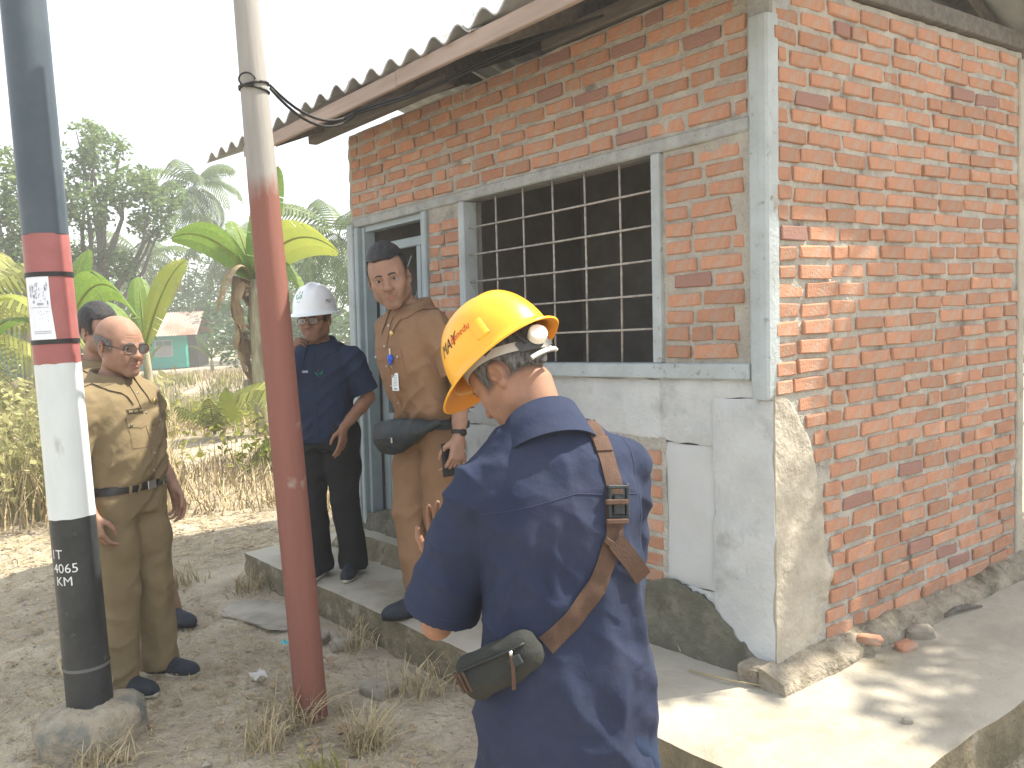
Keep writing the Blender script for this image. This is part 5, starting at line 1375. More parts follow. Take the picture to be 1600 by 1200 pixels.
# lettering on its left side
M_TXB = mat('black print', (.015, .015, .015), rough=.6); M_TXR = mat('red print', (.50, .03, .02), rough=.6); M_TXG = mat('green print', (.02, .30, .13), rough=.6); M_TXBL = mat('blue print', (.02, .10, .45), rough=.6)
for txt, a0, sz, mm_, b_, sh_ in (('MAY', -.90, .034, M_TXB, .0012, .12), ('Benedu', -1.30, .021, M_TXR, .0006, .12)):
    vs, fs = subdiv_flat(*text_mesh(txt, 1.0, .0), cuts=1); g = MB(); g.add(on_shell(h5, [(v[0]+v[1]*.25, v[1]) for v in vs], a0, .25 if txt == 'MAY' else .275, sz, 1), fs); g.build('lettering', mm_, h5.sh)
# suspension: pale headband strap dipping to the ratchet at the back, with a round white knob
M_SUSP = mat('pale grey plastic band', (.50, .49, .45), (.40, .39, .36), 12, .5, .1, 60); M_KNOB = mat('white plastic knob', (.75, .72, .62), rough=.35); M_SUSPD = mat('dark plastic cradle', (.06, .06, .06), rough=.5)
H5 = q5.H
def hb(a, z, ex): x, y = math.sin(a), math.cos(a); return H5.p(x*(.084+ex), -.010+y*(.104+ex), z)
g = MB(); rows_ = []
for a in np.linspace(.2, 2*math.pi-.2, 64):
    f = (1-math.cos(a))/2; zc = .058-.068*f**2.2; w = .012-.003*(1-f)
    rows_.append([hb(a, zc+w*b, .004) for b in (-1, -.4, .4, 1)])
g.slab(np.array(rows_), .0022); g.build('headband', M_SUSP, h5.o)
g = MB(); rows_ = []
for a in np.linspace(math.pi-.42, math.pi+.82, 20):
    f = abs(a-math.pi-.2)/.62; w = .021-.008*f; rows_.append([hb(a, -.006+w*b+.010*f, .0095) for b in (-1, -.4, .4, 1)])
g.slab(np.array(rows_), .006); g.build('ratchet', M_SUSPD, h5.o)
g = MB(); rows_ = []
for a in np.linspace(math.pi-.20, math.pi+.72, 20): rows_.append([hb(a, -.033+w*b, .012) for b in (-1, 1) for w in (.0045,)])
g.slab(np.array(rows_), .007); g.build('nape_pad', M_SUSP, h5.o)
kc = hb(math.pi+.30, .006, .018); kd = H5.R@V3(math.sin(math.pi+.55), math.cos(math.pi+.55), .10); kd = kd/np.linalg.norm(kd)
g = MB(); rr_ = []
g.tube([kc-kd*.006, kc+kd*.010, kc+kd*.014, kc+kd*.0145], [.0225, .0225, .020, .016], 26, 0, True, False); g.build('adjuster_knob', M_KNOB, h5.o)
for s_ in (-1, 1):
    g = MB(); a1 = math.pi+s_*.55; p0 = hb(a1, .004, .010); p1 = h5.W(*h5.shell(math.pi+s_*.75, .16, -.016)); g.slab(np.array([[lerp(p0, p1, t)+H5.R@V3(w, 0, 0) for w in (-.011, .011)] for t in np.linspace(0, 1, 6)]), .002); g.build('cradle_strap', M_SUSPD, h5.o)
    g = MB(); a1 = s_*1.75; p0 = hb(a1, .040, .006); p1 = h5.W(*h5.shell(s_*1.75, .10, -.016)); g.slab(np.array([[lerp(p0, p1, t)+H5.R@V3(0, w, 0) for w in (-.010, .010)] for t in np.linspace(0, 1, 6)]), .002); g.build('cradle_strap', M_SUSPD, h5.o)

# ---------------- sling bag across his back
sb5 = thing('sling_bag', 'grey green sling bag with brown strap across the back of the nearest man', 'bag', L5, rz5)
M_STRAP = mat('brown webbing', (.090, .052, .036), (.066, .038, .027), 30, .85, .4, 300); M_CANV = mat('grey green canvas', (.030, .032, .029), (.020, .022, .020), 10, .9, .35, 160)
P, t = path_strip(q5.sb, [(.075, -.02, 1.6), (.088, -.20, 1.5), (.090, -.5, 1.30), (.095, -.5, 1.20), (.080, -.5, 1.10), (.03, -.5, 1.00), (-.04, -.5, .925), (-.095, -.5, .885)], [(0, .1, -1), (0, .8, -.8), BK, BK, BK, BK, BK, BK], .0215, n=60, off=.006)
g = MB(); g.slab(P[:, ::-1], .003); g.build('strap', M_STRAP, sb5)
bk = lambda x, z, off=.012: onto(q5.sb, (x, -.5, z), BK, off)
B0 = bk(.094, 1.165); dz_ = V3(0, .02, 1)
def rot_box(mb, c, h, R, bev=.002): mb.box(V3(*c)-V3(*h), V3(*c)+V3(*h), 0, bev, R, c)
Rb = rotm(rad(-8), rad(6), 0)
g = MB(); 
rot_box(g, B0+V3(0, 0, .030), (.024, .004, .004), Rb); rot_box(g, B0+V3(0, 0, -.034), (.024, .004, .004), Rb); rot_box(g, B0+V3(-.021, 0, 0), (.004, .0055, .034), Rb); rot_box(g, B0+V3(.021, 0, 0), (.004, .0055, .034), Rb); rot_box(g, B0+V3(0, 0, -.008), (.013, .006, .022), Rb, .003)
g.build('buckle', M_NYL, sb5)
g = MB(); B1 = bk(.083, 1.112); rot_box(g, B1+V3(0, -.004, .012), (.026, .005, .0055), Rb); rot_box(g, bk(.086, 1.125)+V3(0, -.002, .04), (.026, .005, .0055), Rb); rot_box(g, bk(.070, 1.075), (.025, .0045, .007), rotm(0, rad(38), 0)); g.build('strap_keeper', M_STRAP, sb5)
g = MB(); p0 = bk(.073, 1.085, .014); rows_ = [[lerp(p0, bk(.135, .995, .022), t)+V3(w*.8, 0, w*.55)+V3(0, -.012*math.sin(t*2.6), 0) for w in (-.021, 0, .021)] for t in np.linspace(0, 1, 8)]
g.slab(np.array(rows_), .003); g.build('strap_tail', M_STRAP, sb5)
# pouch at his left hip
G = Field(axis(-.42, .05, .006), axis(-.34, .12, .006), axis(.70, .98, .006))
RB = rotm(0, rad(-26), rad(-36)); cb = V3(-.182, -.090, .855)
G.box(cb, (.092, .026, .042), RB, .024, .02); G.ell(cb+RB@V3(.0, -.015, -.010), (.078, .030, .038), RB, .03); G.ell(cb+RB@V3(-.075, .0, -.006), (.032, .032, .042), RB, .03)
ob, bp_, bq_ = mesh_field(G, 'pouch', M_CANV, sb5, lambda P: .0045*(ridge(P, (12, 12, 18), 5)-.3)+.002*vnoise(P, 45, 3)); bv5 = bvh_of(bp_, bq_)
g = MB(); bd = RB@V3(0, 1, 0); g.tube([onto(bv5, cb+RB@V3(x, -.3, .022), bd, .003) for x in np.linspace(-.078, .078, 14)], .0028, 6); g.build('zip', M_LEATH, sb5)
g = MB(); z0_ = onto(bv5, cb+RB@V3(.050, -.3, .022), bd, .006); g.tube([z0_, z0_+V3(0, -.004, -.010)], .004, 8); g.build('zip_slider', M_STEEL, sb5)
g = MB(); g.slab(np.array([[z0_+V3(w, -.006-.004*math.sin(t*3), -.008-.070*t) for w in (-.004, .004)] for t in np.linspace(0, 1, 6)]), .002); g.build('zip_pull', M_STRAP, sb5)
g = MB(); rot_box(g, onto(bv5, cb+RB@V3(.090, -.3, .022), bd, .004), (.014, .004, .010), RB); g.build('end_tab', M_NYL, sb5)
g = MB(); 
for k in range(4): rot_box(g, onto(bv5, cb+RB@V3(-.07-.012*k, -.3, .0), bd, .003), (.003, .002, .022), RB, .001)
g.build('webbing_loop', M_STRAP, sb5)
# his phone
ph5 = thing('mobile_phone', 'dark phone in the hands of the man in yellow hard hat', 'phone', L5, rz5)
g = MB(); g.box((-.165, .315, 1.010), (-.090, .326, 1.110), 0, .004, rotm(rad(-30), 0, 0)); g.build('phone_case', M_LEATH, ph5)
# ------------------------------------------------------------------ balding officer by the pole
M_GREYH = mat('short grey hair', (.07, .07, .075), (.18, .18, .18), 110, .7, .7, 260, bdist=.004)
S1 = .985; rz1 = face_rz(.86, .51); L1 = (-2.27, -1.655, 0)
T1 = sect(S1, [(.80, 0, -.01, .152, .105), (.90, 0, -.008, .170, .122), (.98, 0, .010, .168, .132), (1.07, 0, .022, .166, .140), (1.16, 0, .022, .164, .136), (1.28, 0, .010, .172, .124), (1.36, 0, -.004, .168, .108), (1.42, 0, -.014, .100, .074), (1.455, 0, -.014, .072, .064)])
q1 = person('balding man in khaki uniform and glasses standing beside the banded pole', L1, rz1, S1, ((0, .045*S1, 1.575*S1), rotm(0, 0, rad(-6))@rotm(rad(-9), 0, 0), S1*1.09, 1.02, 1.12), T1,
    {'R': dict(sh=(.178, -.005, 1.338*S1), el=(.245, -.04, 1.085*S1), wr=(.235, .045, .85*S1), hd=(-.05, .22, -1), hn=(-1, 0, 0), ht=(0, 1, .1), curl=(.6, .7, .8, .85), tc=.3, sleeve=.86, sr=(.070, .082)),
     'L': dict(sh=(-.178, -.005, 1.338*S1), el=(-.25, -.07, 1.085*S1), wr=(-.22, .08, .88*S1), hd=(.1, .3, -1), hn=(1, 0, 0), ht=(0, 1, .1), curl=(.5, .6, .7, .8), sleeve=.86, sr=(.070, .082))},
    {'R': dict(hip=(.09, 0, .89*S1), kn=(.095, .02, .48*S1), an=(.10, -.02, .085*S1), fy=rad(-2)), 'L': dict(hip=(-.09, 0, .89*S1), kn=(-.10, .03, .48*S1), an=(-.11, .01, .085*S1), fy=rad(-8))},
    dict(skin=M_SKIN, shirt=M_KHAKI, trousers=M_KHAKI, shoe=M_SHOE, sole=M_SOLEW, hem=.935*S1, waist=.965*S1, infl=.014, wamp=1.0, legw=1.05, gaze=(.1, 1, -.25), browm=M_GREYH, age=1.4, beard=.45,
         folds=[((.15, .06, 1.02), (.02, .17, 1.10), .012, .006), ((.16, .02, 1.10), (.06, .15, 1.26), .012, .006), ((.0, .16, 1.02), (-.1, .13, 1.16), .012, .006)]))
q1.sy = -.008*S1; uniform(q1, S1, M_KHAKI, pocket_z=1.24)
g = MB(); collar(g, (0, -.010*S1, 0), .080*S1, .082*S1, 1.440*S1, 1.395*S1, .038, .075, .36, tip=.10, flare=.036, bv=q1.sb); g.build('collar', M_KHAKI, q1.root)
def hair1(L):
    x, y, z = L[..., 0], L[..., 1], L[..., 2]
    top = z-(.045-np.maximum(0, y+.02)*.25); ear = .024-np.sqrt((y+.010)**2+(z+.004)**2)
    return np.maximum(np.maximum(np.maximum(top, y-.040), np.where(y < -.02, -.060-z, -.018-z)), np.where(np.abs(x) > .06, ear, -1))
hair_cap(q1, 'hair', M_GREYH, .0030, hair1, .0016, 80, fade_=.6)
glasses(q1, M_CLEAR, M_BLACK)
g = MB(); g.slab(ring_on(q1.tb, 0.965*S1-.020, .036, (0, .01), .004, n=64), .003); g.build('belt', M_LEATH, q1.root)
g = MB(); c = onto(q1.tb, (-.005, .6, 0.965*S1-.020), (0, -1, 0), .009); g.box(c+V3(-.024, -.002, -.019), c+V3(.024, .004, .019), 0, .003); g.build('belt_buckle', M_STEEL, q1.root)
for x in (-.10, .10, .06): 
    g = MB(); g.slab(np.array([[onto(q1.tb, (x+dx, .6, z), (0, -1, 0), .008) for dx in (-.006, .006)] for z in np.linspace(.915*S1, .963*S1, 5)]), .002); g.build('belt_loop', M_KHAKI, q1.root)
M_NAMET = mat('dark name tag', (.05, .038, .02), rough=.8); M_THREAD = mat('khaki lettering thread', (.32, .26, .15), rough=.8)
g = MB(); add_decal(g, q1.sb, (.088*S1, .5, 1.285*S1), (1, 0, 0), (0, 0, 1), .045, .010, (-.12, -1, 0), off=.004, t=.002); nt_ = g.build('name_tag', M_NAMET, q1.root)
g = MB(); rr = random.Random(4)
for i in range(12):
    x = .088*S1-.038+i*.0066
    if i in (4, 8): continue
    g.slab(np.array([[onto(q1.sb, (x+dx, .5, 1.285*S1+dz), (-.12, -1, 0), .0066) for dz in (-.0045, .0045)] for dx in (0, rr.uniform(.003, .0048))]), .0006)
g.build('tag_lettering', M_THREAD, nt_)
g = MB(); c = onto(q1.sb, (-.09*S1, .5, 1.315*S1), (0, -1, 0), .004); g.tube([c+V3(0, -.003, 0), c+V3(0, .004, 0)], [.012, .011], 12); g.build('round_pin', M_GOLD, q1.root)

# ------------------------------------------------------------------ man behind him with sunglasses
S2 = 1.02; rz2 = face_rz(.84, .54); L2 = (-3.22, -1.51, 0)
T2 = sect(S2, [(r[0], 0, r[2]+.02*max(0, r[0]-1), r[3], r[4]) for r in TORSO])
q2 = person('dark haired man in tan uniform and sunglasses half hidden behind the balding man', L2, rz2, S2, ((0, .05*S2, 1.600*S2), rotm(0, 0, rad(-8))@rotm(rad(-4), 0, 0), S2*1.08, 1.0, 1.03), T2,
    {'R': dict(sh=(.178, .0, 1.342*S2), el=(.235, -.04, 1.09*S2), wr=(.215, .05, .86*S2), hd=(-.05, .22, -1), hn=(-1, 0, 0), ht=(0, 1, .1), fine=False, sleeve=.8, sr=(.068, .078)),
     'L': dict(sh=(-.178, .0, 1.342*S2), el=(-.235, -.04, 1.09*S2), wr=(-.215, .05, .86*S2), hd=(-.05, .22, -1), hn=(1, 0, 0), ht=(0, 1, .1), fine=False, sleeve=.8, sr=(.068, .078))},
    {'R': dict(hip=(.09, 0, .89*S2), kn=(.095, .02, .48*S2), an=(.10, -.06, .085*S2), fy=rad(4)), 'L': dict(hip=(-.09, 0, .89*S2), kn=(-.09, .16, .48*S2), an=(-.085, .27, .085*S2), fy=rad(10))},
    dict(skin=M_SKIN, shirt=M_KHAKI, trousers=M_TAN, shoe=M_SHOE, hem=.97*S2, waist=1.0*S2, legw=.98, eyes=True, hstep=.004))
g = MB(); collar(g, (0, .0, 0), .078*S2, .080*S2, 1.445*S2, 1.40*S2, .038, .075, .36, tip=.10, flare=.036, bv=q2.sb); g.build('collar', M_KHAKI, q2.root)
def hair2(L):
    x, y, z = L[..., 0], L[..., 1], L[..., 2]; ear = .024-np.sqrt((y+.010)**2+(z+.004)**2)
    front = np.where(z > .062, y-.092, y-.040)
    return np.maximum(np.maximum(front, np.where(y < -.02, -.062-z, -.012-z)), np.where(np.abs(x) > .06, ear, -1))
hair_cap(q2, 'hair', M_HAIR, .006, hair2, .003, 50, .014)
glasses(q2, M_SUNG, M_BLACK, w=.029, h=.021)

# ------------------------------------------------------------------ man in the white hard hat, hand to his mouth
S3 = .92; rz3 = face_rz(.66, -.75); L3 = (-2.568, -.50, .18)
T3 = sect(S3, [(.78, 0, .0, .162, .112), (.90, 0, -.006, .170, .118), (.98, 0, .004, .165, .118), (1.07, 0, .012, .158, .116), (1.18, 0, .014, .164, .120), (1.28, 0, .008, .172, .120), (1.36, 0, -.004, .168, .106), (1.42, 0, -.012, .100, .072), (1.455, 0, -.012, .070, .062)])
R3 = rotm(0, 0, rad(-2))@rotm(rad(-5), 0, 0)
q3 = person('man in white hard hat, glasses and navy shirt with a hand at his mouth', L3, rz3, S3, ((.0, .035*S3, 1.582*S3), R3, S3*1.10, 1.0, 1.08), T3,
    {'R': dict(sh=(.178, .0, 1.338*S3), el=(.215, .11, 1.13*S3), wr=(.088, .232, 1.365*S3), hd=(-.40, -.12, .85), hn=(-.65, -.6, -.1), ht=(-.3, -.6, .5), curl=(.75, .85, .95, 1.0), tc=.4, sleeve=.80, sr=(.070, .080)),
     'L': dict(sh=(-.178, .0, 1.338*S3), el=(-.250, -.045, 1.09*S3), wr=(-.150, .115, .93*S3), hd=(.12, .10, -1), hn=(.9, -.2, 0), ht=(.1, 1, .1), curl=(.3, .3, .3, .3), fine=True, sleeve=.86, sr=(.068, .080))},
    {'R': dict(hip=(.09, 0, .88*S3), kn=(.095, .03, .48*S3), an=(.095, .0, .085*S3), fy=rad(10)), 'L': dict(hip=(-.09, 0, .88*S3), kn=(-.095, .02, .48*S3), an=(-.095, -.02, .085*S3), fy=rad(-6))},
    dict(skin=M_SKIN2, shirt=M_NAVY, trousers=M_BLACKC, shoe=M_SHOE, sole=M_SOLEW, hem=.84*S3, waist=.99*S3, infl=.022, legw=1.06, wamp=1.0, gaze=(.35, 1, -.15), age=1.3, beard=.8,
         folds=[((-.16, .06, 1.0), (-.02, .13, 1.12), .012, .005), ((-.12, .10, .86), (-.16, .05, 1.1), .012, .006)]))
g = MB(); collar(g, (0, -.004, 0), .080*S3, .082*S3, 1.440*S3, 1.395*S3, .036, .072, .38, tip=.10, flare=.036, bv=q3.sb); g.build('collar', M_NAVY, q3.root)
g = MB(); g.slab(np.array([[onto(q3.sb, (x, .5, z), (0, -1, 0), .0025) for x in (-.016, 0, .016)] for z in np.linspace(.85*S3, 1.39*S3, 26)]), .002); g.build('placket', M_NAVY, q3.root)
def hair3(L):
    x, y, z = L[..., 0], L[..., 1], L[..., 2]; ear = .024-np.sqrt((y+.010)**2+(z+.004)**2)
    return np.maximum(np.maximum(y-.045, np.where(y < -.02, -.062-z, -.012-z)), np.where(np.abs(x) > .06, ear, -1))
hair_cap(q3, 'hair', M_HAIR, .003, hair3, .0016, 70)
glasses(q3, M_CLEAR, M_BLACK)
M_WHAT = mat('white hard hat plastic', (.74, .77, .80), rough=.25, spec=.5)
h3 = hard_hat('hard_hat', 'white hard hat worn by the man with a hand at his mouth', q3.H, L3, rz3, M_WHAT, up=.040, tilt=rad(2))
def logo(W, m1, m2, parent, sz=1.):
    """small emblem: two green loops like b and a bowl, a red flame above, a short line below"""
    def P(pts): return [W(x*sz, z*sz) for x, z in pts]
    g = MB(); g.tube(P([(-.017, .012), (-.017, -.008), (-.010, -.012), (-.004, -.006), (-.010, .0), (-.016, -.004)]), .0016*sz, 5); g.tube(P([(.0, -.004), (.006, -.012), (.014, -.010), (.020, .002), (.008, .003)]), .0018*sz, 5); g.build('emblem', m1, parent)
    g = MB(); g.tube(P([(.001, .006), (.003, .012), (.002, .018)]), [.0018*sz, .0014*sz, .0008*sz], 5); g.build('emblem', m2, parent)
    g = MB(); g.tube(P([(-.012, -.021), (.010, -.021)]), .0009*sz, 5); g.build('emblem', M_TXBL, parent)
logo(lambda x, z: h3.W(*h3.shell(.30+x/.115, .40+z/.16, .0006)), M_TXG, M_TXR, h3.sh, 1.25)
vs, fs = subdiv_flat(*text_mesh('MAY', 1.0, .0), cuts=1); g = MB(); g.add(on_shell(h3, [(v[0]+v[1]*.25, v[1]) for v in vs], -1.05, .17, .024), fs); g.build('lettering', M_TXB, h3.sh)
g = MB(); rows_ = [[q3.H.p(math.sin(a)*.0845, -.010+math.cos(a)*.104, .046+dz) for a in np.linspace(.1, 2*math.pi-.1, 40)] for dz in (-.010, .012)]; g.slab(np.array(rows_), .002); g.build('headband', M_SUSPD, h3.o)
# chest emblem and name patch
logo(lambda x, z: onto(q3.sb, (-.085*S3+x, .5, 1.265*S3+z), (.1, -1, 0), .002), M_TXG, M_TXR, q3.root, 1.0)
g = MB(); add_decal(g, q3.sb, (.075*S3, .5, 1.275*S3), (1, 0, 0), (0, 0, 1), .020, .006, (-.1, -1, 0), off=.002, t=.001); g.build('name_patch', mat('pale patch', (.35, .4, .5), rough=.8), q3.root)
# ================================================================== vegetation and the far side of the pond
HF = np.array([FW[0], FW[1]])/math.hypot(FW[0], FW[1]); HR = np.array([HF[1], -HF[0]])
def yard(f, l): p = CAM[:2]+HF*f+HR*l; return float(p[0]), float(p[1])          # metres ahead of and to the right of the viewpoint
def gz(x, y): return float(h_ground(np.array(x), np.array(y)))
def leafmat(name, c1, c2, tr=.42, c3=None):
    c1 = tuple(v*1.35 for v in c1); c2 = tuple(v*1.35 for v in c2); return mat(name, c1, c2, 1.1, .6, 0, isl=.35, trans=tr, c3=c3, c3scale=.7, c3lo=.5, c3hi=.7, spec=.25)
M_LEAF = leafmat('mid green leaves', (.06, .11, .026), (.095, .15, .034))
M_LEAFD = leafmat('dark green leaves', (.030, .066, .019), (.048, .092, .024))
M_LEAFY = leafmat('yellow green leaves', (.15, .17, .035), (.22, .21, .05), .4)
M_LEAFP = leafmat('pale green leaves', (.085, .135, .05), (.13, .18, .06))
M_PALM = leafmat('palm leaf', (.05, .085, .03), (.085, .115, .035), .3)
M_PALMY = leafmat('yellow green palm leaf', (.13, .155, .04), (.20, .20, .06), .35)  # yellower leaf colour of the near palms and seedlings
M_BAN = mat('banana leaf', (.11, .20, .035), (.17, .26, .05), 3, .45, .3, 18, stretch=(1, 14, 14), trans=.45, c3=(.30, .30, .07), c3scale=1.6, c3lo=.58, c3hi=.75)
M_BANY = mat('yellowing banana leaf', (.30, .32, .06), (.24, .30, .06), 3, .5, .2, 18, trans=.45, c3=(.33, .24, .09), c3scale=3, c3lo=.55, c3hi=.7)
M_DRYL = mat('dry banana leaf', (.36, .27, .17), (.26, .185, .11), 5, .9, .3, 20, isl=.2, trans=.15)
M_PSEUD = mat('banana stem', (.34, .33, .22), (.22, .19, .12), 4, .7, .3, 12, stretch=(5, 5, .8), c3=(.16, .11, .07), c3scale=3, c3lo=.55, c3hi=.7)
M_BARK = mat('grey bark', (.15, .13, .105), (.09, .08, .065), 6, .95, .6, 20, stretch=(3, 3, .8))
M_PBARK = mat('pale palm bark', (.30, .28, .24), (.20, .185, .16), 5, .9, .5, 9, stretch=(1, 1, 6))
M_STRAW = mat('dry straw', (.40, .33, .20), (.30, .24, .14), 2, .9, 0, isl=.35)
M_WEED = leafmat('weed leaves', (.17, .18, .08), (.24, .22, .10), .35)
M_STALK = mat('dry weed stalks', (.28, .22, .14), (.20, .155, .10), 2, .9, 0, isl=.3)
VR = np.random.default_rng(77)
def rdirs(n): v = VR.normal(size=(n, 3)); return v/np.linalg.norm(v, axis=1, keepdims=True)
def leaf_quads(C_, size, up=.3, asp=.45):
    """diamond leaf faces round points C_"""
    n = len(C_); a = rdirs(n); a[:, 2] = a[:, 2]*.6-up*.4; a /= np.linalg.norm(a, axis=1, keepdims=True)
    b = np.cross(a, rdirs(n)); b /= np.linalg.norm(b, axis=1, keepdims=True)+1e-9
    s = (size*VR.uniform(.6, 1.35, n))[:, None]
    V = np.stack([C_-a*s*.5, C_+b*s*asp*.5, C_+a*s*.5, C_-b*s*asp*.5], 1).reshape(-1, 3)
    return V, np.arange(4*n).reshape(-1, 4)
def clump_points(centres, radii, n, shell=.5):
    centres = np.array(centres, float); radii = np.array(radii, float)
    if radii.ndim == 1: radii = np.repeat(radii[:, None], 3, 1)
    w = radii.prod(1)**.75; k = VR.choice(len(centres), n, p=w/w.sum())
    d = rdirs(n)*(VR.uniform(shell, 1, n)**.6)[:, None]
    return centres[k]+d*radii[k]
def limb_mb(mb, a, b, r0, r1, seed, bend=.12, n=7, sides=7):
    a = np.array(a, float); b = np.array(b, float); L = np.linalg.norm(b-a); pts = []
    for t in np.linspace(0, 1, n): pts.append(a+(b-a)*t+np.array([vnoise(np.array([[t*2.2, seed, i*3.]]), 1., 5)[0] for i in range(3)])*bend*L*math.sin(math.pi*min(t*1.2, 1)))
    mb.tube(pts, list(np.linspace(r0, r1, n)), sides); return pts
def tree(label, f, l, H, trunk_r, crown, leaf, m, n, name='broadleaf_tree', forks=6, group=None, lean=(0, 0), up=.3, trunk_h=.45):
    x, y = yard(f, l); z = gz(x, y); t = thing(name, label, 'tree', (x, y, z), 0, group)
    ax = np.array([HR[0], HR[1], 0]); ay = np.array([HF[0], HF[1], 0])
    g = MB(); top = ax*lean[0]+ay*lean[1]+V3(0, 0, H*trunk_h); tp = limb_mb(g, (0, 0, -.2), top, trunk_r*1.15, trunk_r*.62, l, .06)
    cs = []; rs = []
    for (cl_, cf, cz, r) in crown:
        c = ax*cl_+ay*cf+V3(0, 0, cz); cs.append(c); rs.append(r if isinstance(r, tuple) else (r, r, r*.72))
        s_ = tp[VR.integers(3, 7)]; mid = lerp(s_, c, .55)+V3(0, 0, -.08*H*.3); limb_mb(g, s_, mid, trunk_r*.42, trunk_r*.24, cl_*3+cz, .08, 5, 6)
        for q in range(2): limb_mb(g, mid, c+rdirs(1)[0]*np.array(rs[-1])*.6, trunk_r*.22, trunk_r*.05, cl_+q*5, .15, 5, 5)
    g.build('trunk', M_BARK, t)
    C_ = clump_points(cs, rs, n, .25)
    # break the crown into sprays
    nz = vnoise(C_, 1.1, int(abs(l)*3) % 9)+.6*vnoise(C_, 2.6, 2); C_ = C_[nz > -.25]
    V, Q = leaf_quads(C_, leaf, up); link('crown', np_mesh('crown', V, Q, False), t, m); return t
# big open tree behind the men, its neighbour at the frame edge, and the wood round the far bank
tree('tall open crowned tree with dark forked trunk rising behind the banded pole and officers', 30, -14.4, 10.2, .36,
     [(-.6, 0, 8.9, 1.1), (.6, .2, 9.3, 1.0), (1.5, 0, 8.0, 1.1), (-1.3, .3, 7.6, 1.1), (.2, -.4, 7.3, 1.2), (2.1, .3, 6.7, .9), (-.2, .4, 5.6, .9), (.9, 0, 5.3, .8), (-1.4, 0, 5.6, .9), (2.7, 0, 7.6, .8), (-1.9, .2, 6.2, .8), (.1, .2, 9.9, .7)], .23, M_LEAFP, 9000, trunk_h=.5, lean=(.3, 0))
tree('pale airy tree at the left edge of the view behind the banded pole', 26.5, -14.9, 9., .25,
     [(-.4, 0, 8.2, .9), (.5, .2, 7.6, .9), (-.8, 0, 7.0, 1.), (.6, 0, 6.4, .9), (-.2, .2, 5.6, .9), (.5, .3, 4.8, .8), (-1.2, 0, 5.6, .9)], .21, M_LEAFP, 5000, trunk_h=.45)
tree('dense dark leafy tree close behind the big open tree', 36, -19.0, 7., .25,
     [(-1.5, 0, 5.2, 1.5), (0, 0, 5.8, 1.6), (1.4, 0, 5.0, 1.5), (.2, -.5, 3.4, 1.7), (-2.2, 0, 3.6, 1.4), (2.4, 0, 3.4, 1.4)], .20, M_LEAF, 3600, trunk_h=.4)
tree('round bushy tree behind the teal hut roof', 56, -21.0, 8., .3, [(-2, 0, 6.0, 2.0), (.3, 0, 6.6, 2.), (2.2, 0, 5.6, 1.9), (.8, -.5, 4., 2.1), (-2.6, 0, 3.6, 1.9)], .28, M_LEAFD, 3400, trunk_h=.4)
tree('deep green tree right of the teal hut', 55, -15.0, 8., .3, [(-1.6, 0, 5.8, 2.0), (.6, 0, 6.4, 2.), (2.4, 0, 5.2, 1.9), (.2, -.5, 3.2, 2.1), (-2.6, 0, 3.2, 1.9), (2.4, 0, 2.6, 1.8)], .28, M_LEAFD, 3600, trunk_h=.4)
tree('dark green tree behind the man in white hard hat', 34, -8.2, 6., .22, [(-1.4, 0, 4.4, 1.5), (.3, 0, 4.8, 1.5), (1.8, 0, 4.0, 1.4), (.2, -.4, 2.6, 1.6), (-1.6, 0, 2.2, 1.4), (1.8, 0, 1.9, 1.3)], .2, M_LEAFD, 3200, trunk_h=.4)
# undergrowth that reads as one mass
pts = []; rad_ = []
for i in range(150):
    f = VR.uniform(40, 66); l = VR.uniform(-46, 4); x, y = yard(f, l); r = VR.uniform(1.1, 2.4)*(1+.3*(f > 56)); pts.append((x, y, gz(x, y)+r*VR.uniform(.3, 1.1)+(.0 if f < 56 else 1.6))); rad_.append((r, r, r*.9))
    if f < 57 and -.475 < l/f < -.325: pts.pop(); rad_.pop()
V, Q = leaf_quads(clump_points(pts, rad_, 30000, .6), .46); tag(link('undergrowth', np_mesh('undergrowth', V, Q, False), None, M_LEAFD), kind='stuff')
pts = []; rad_ = []
for i in range(70):
    f = VR.uniform(70, 120); l = VR.uniform(-110, 20); x, y = yard(f, l); r = VR.uniform(2.5, 4.5); pts.append((x, y, gz(x, y)+r*VR.uniform(.6, 1.6))); rad_.append((r, r, r*.9))
for i in range(26):
    f = VR.uniform(7, 26); l = f*.62+VR.uniform(1.5, 14); x, y = yard(f, l)
    if x < -.6 and y < 4.5: continue
    r = VR.uniform(.8, 1.6); pts.append((x, y, gz(x, y)+r*VR.uniform(.4, 1.2))); rad_.append((r, r, r))
for i in range(12):
    f = VR.uniform(9.5, 16); l = f*.60+VR.uniform(-.6, 1.2); x, y = yard(f, l)
    if y > 4.9: pts.append((x, y, VR.uniform(.3, 2.6))); rad_.append((.8, .8, .8))
V, Q = leaf_quads(clump_points(pts, rad_, 14000, .6), .5); tag(link('far_woodland', np_mesh('far_woodland', V, Q, False), None, M_LEAF), kind='stuff')

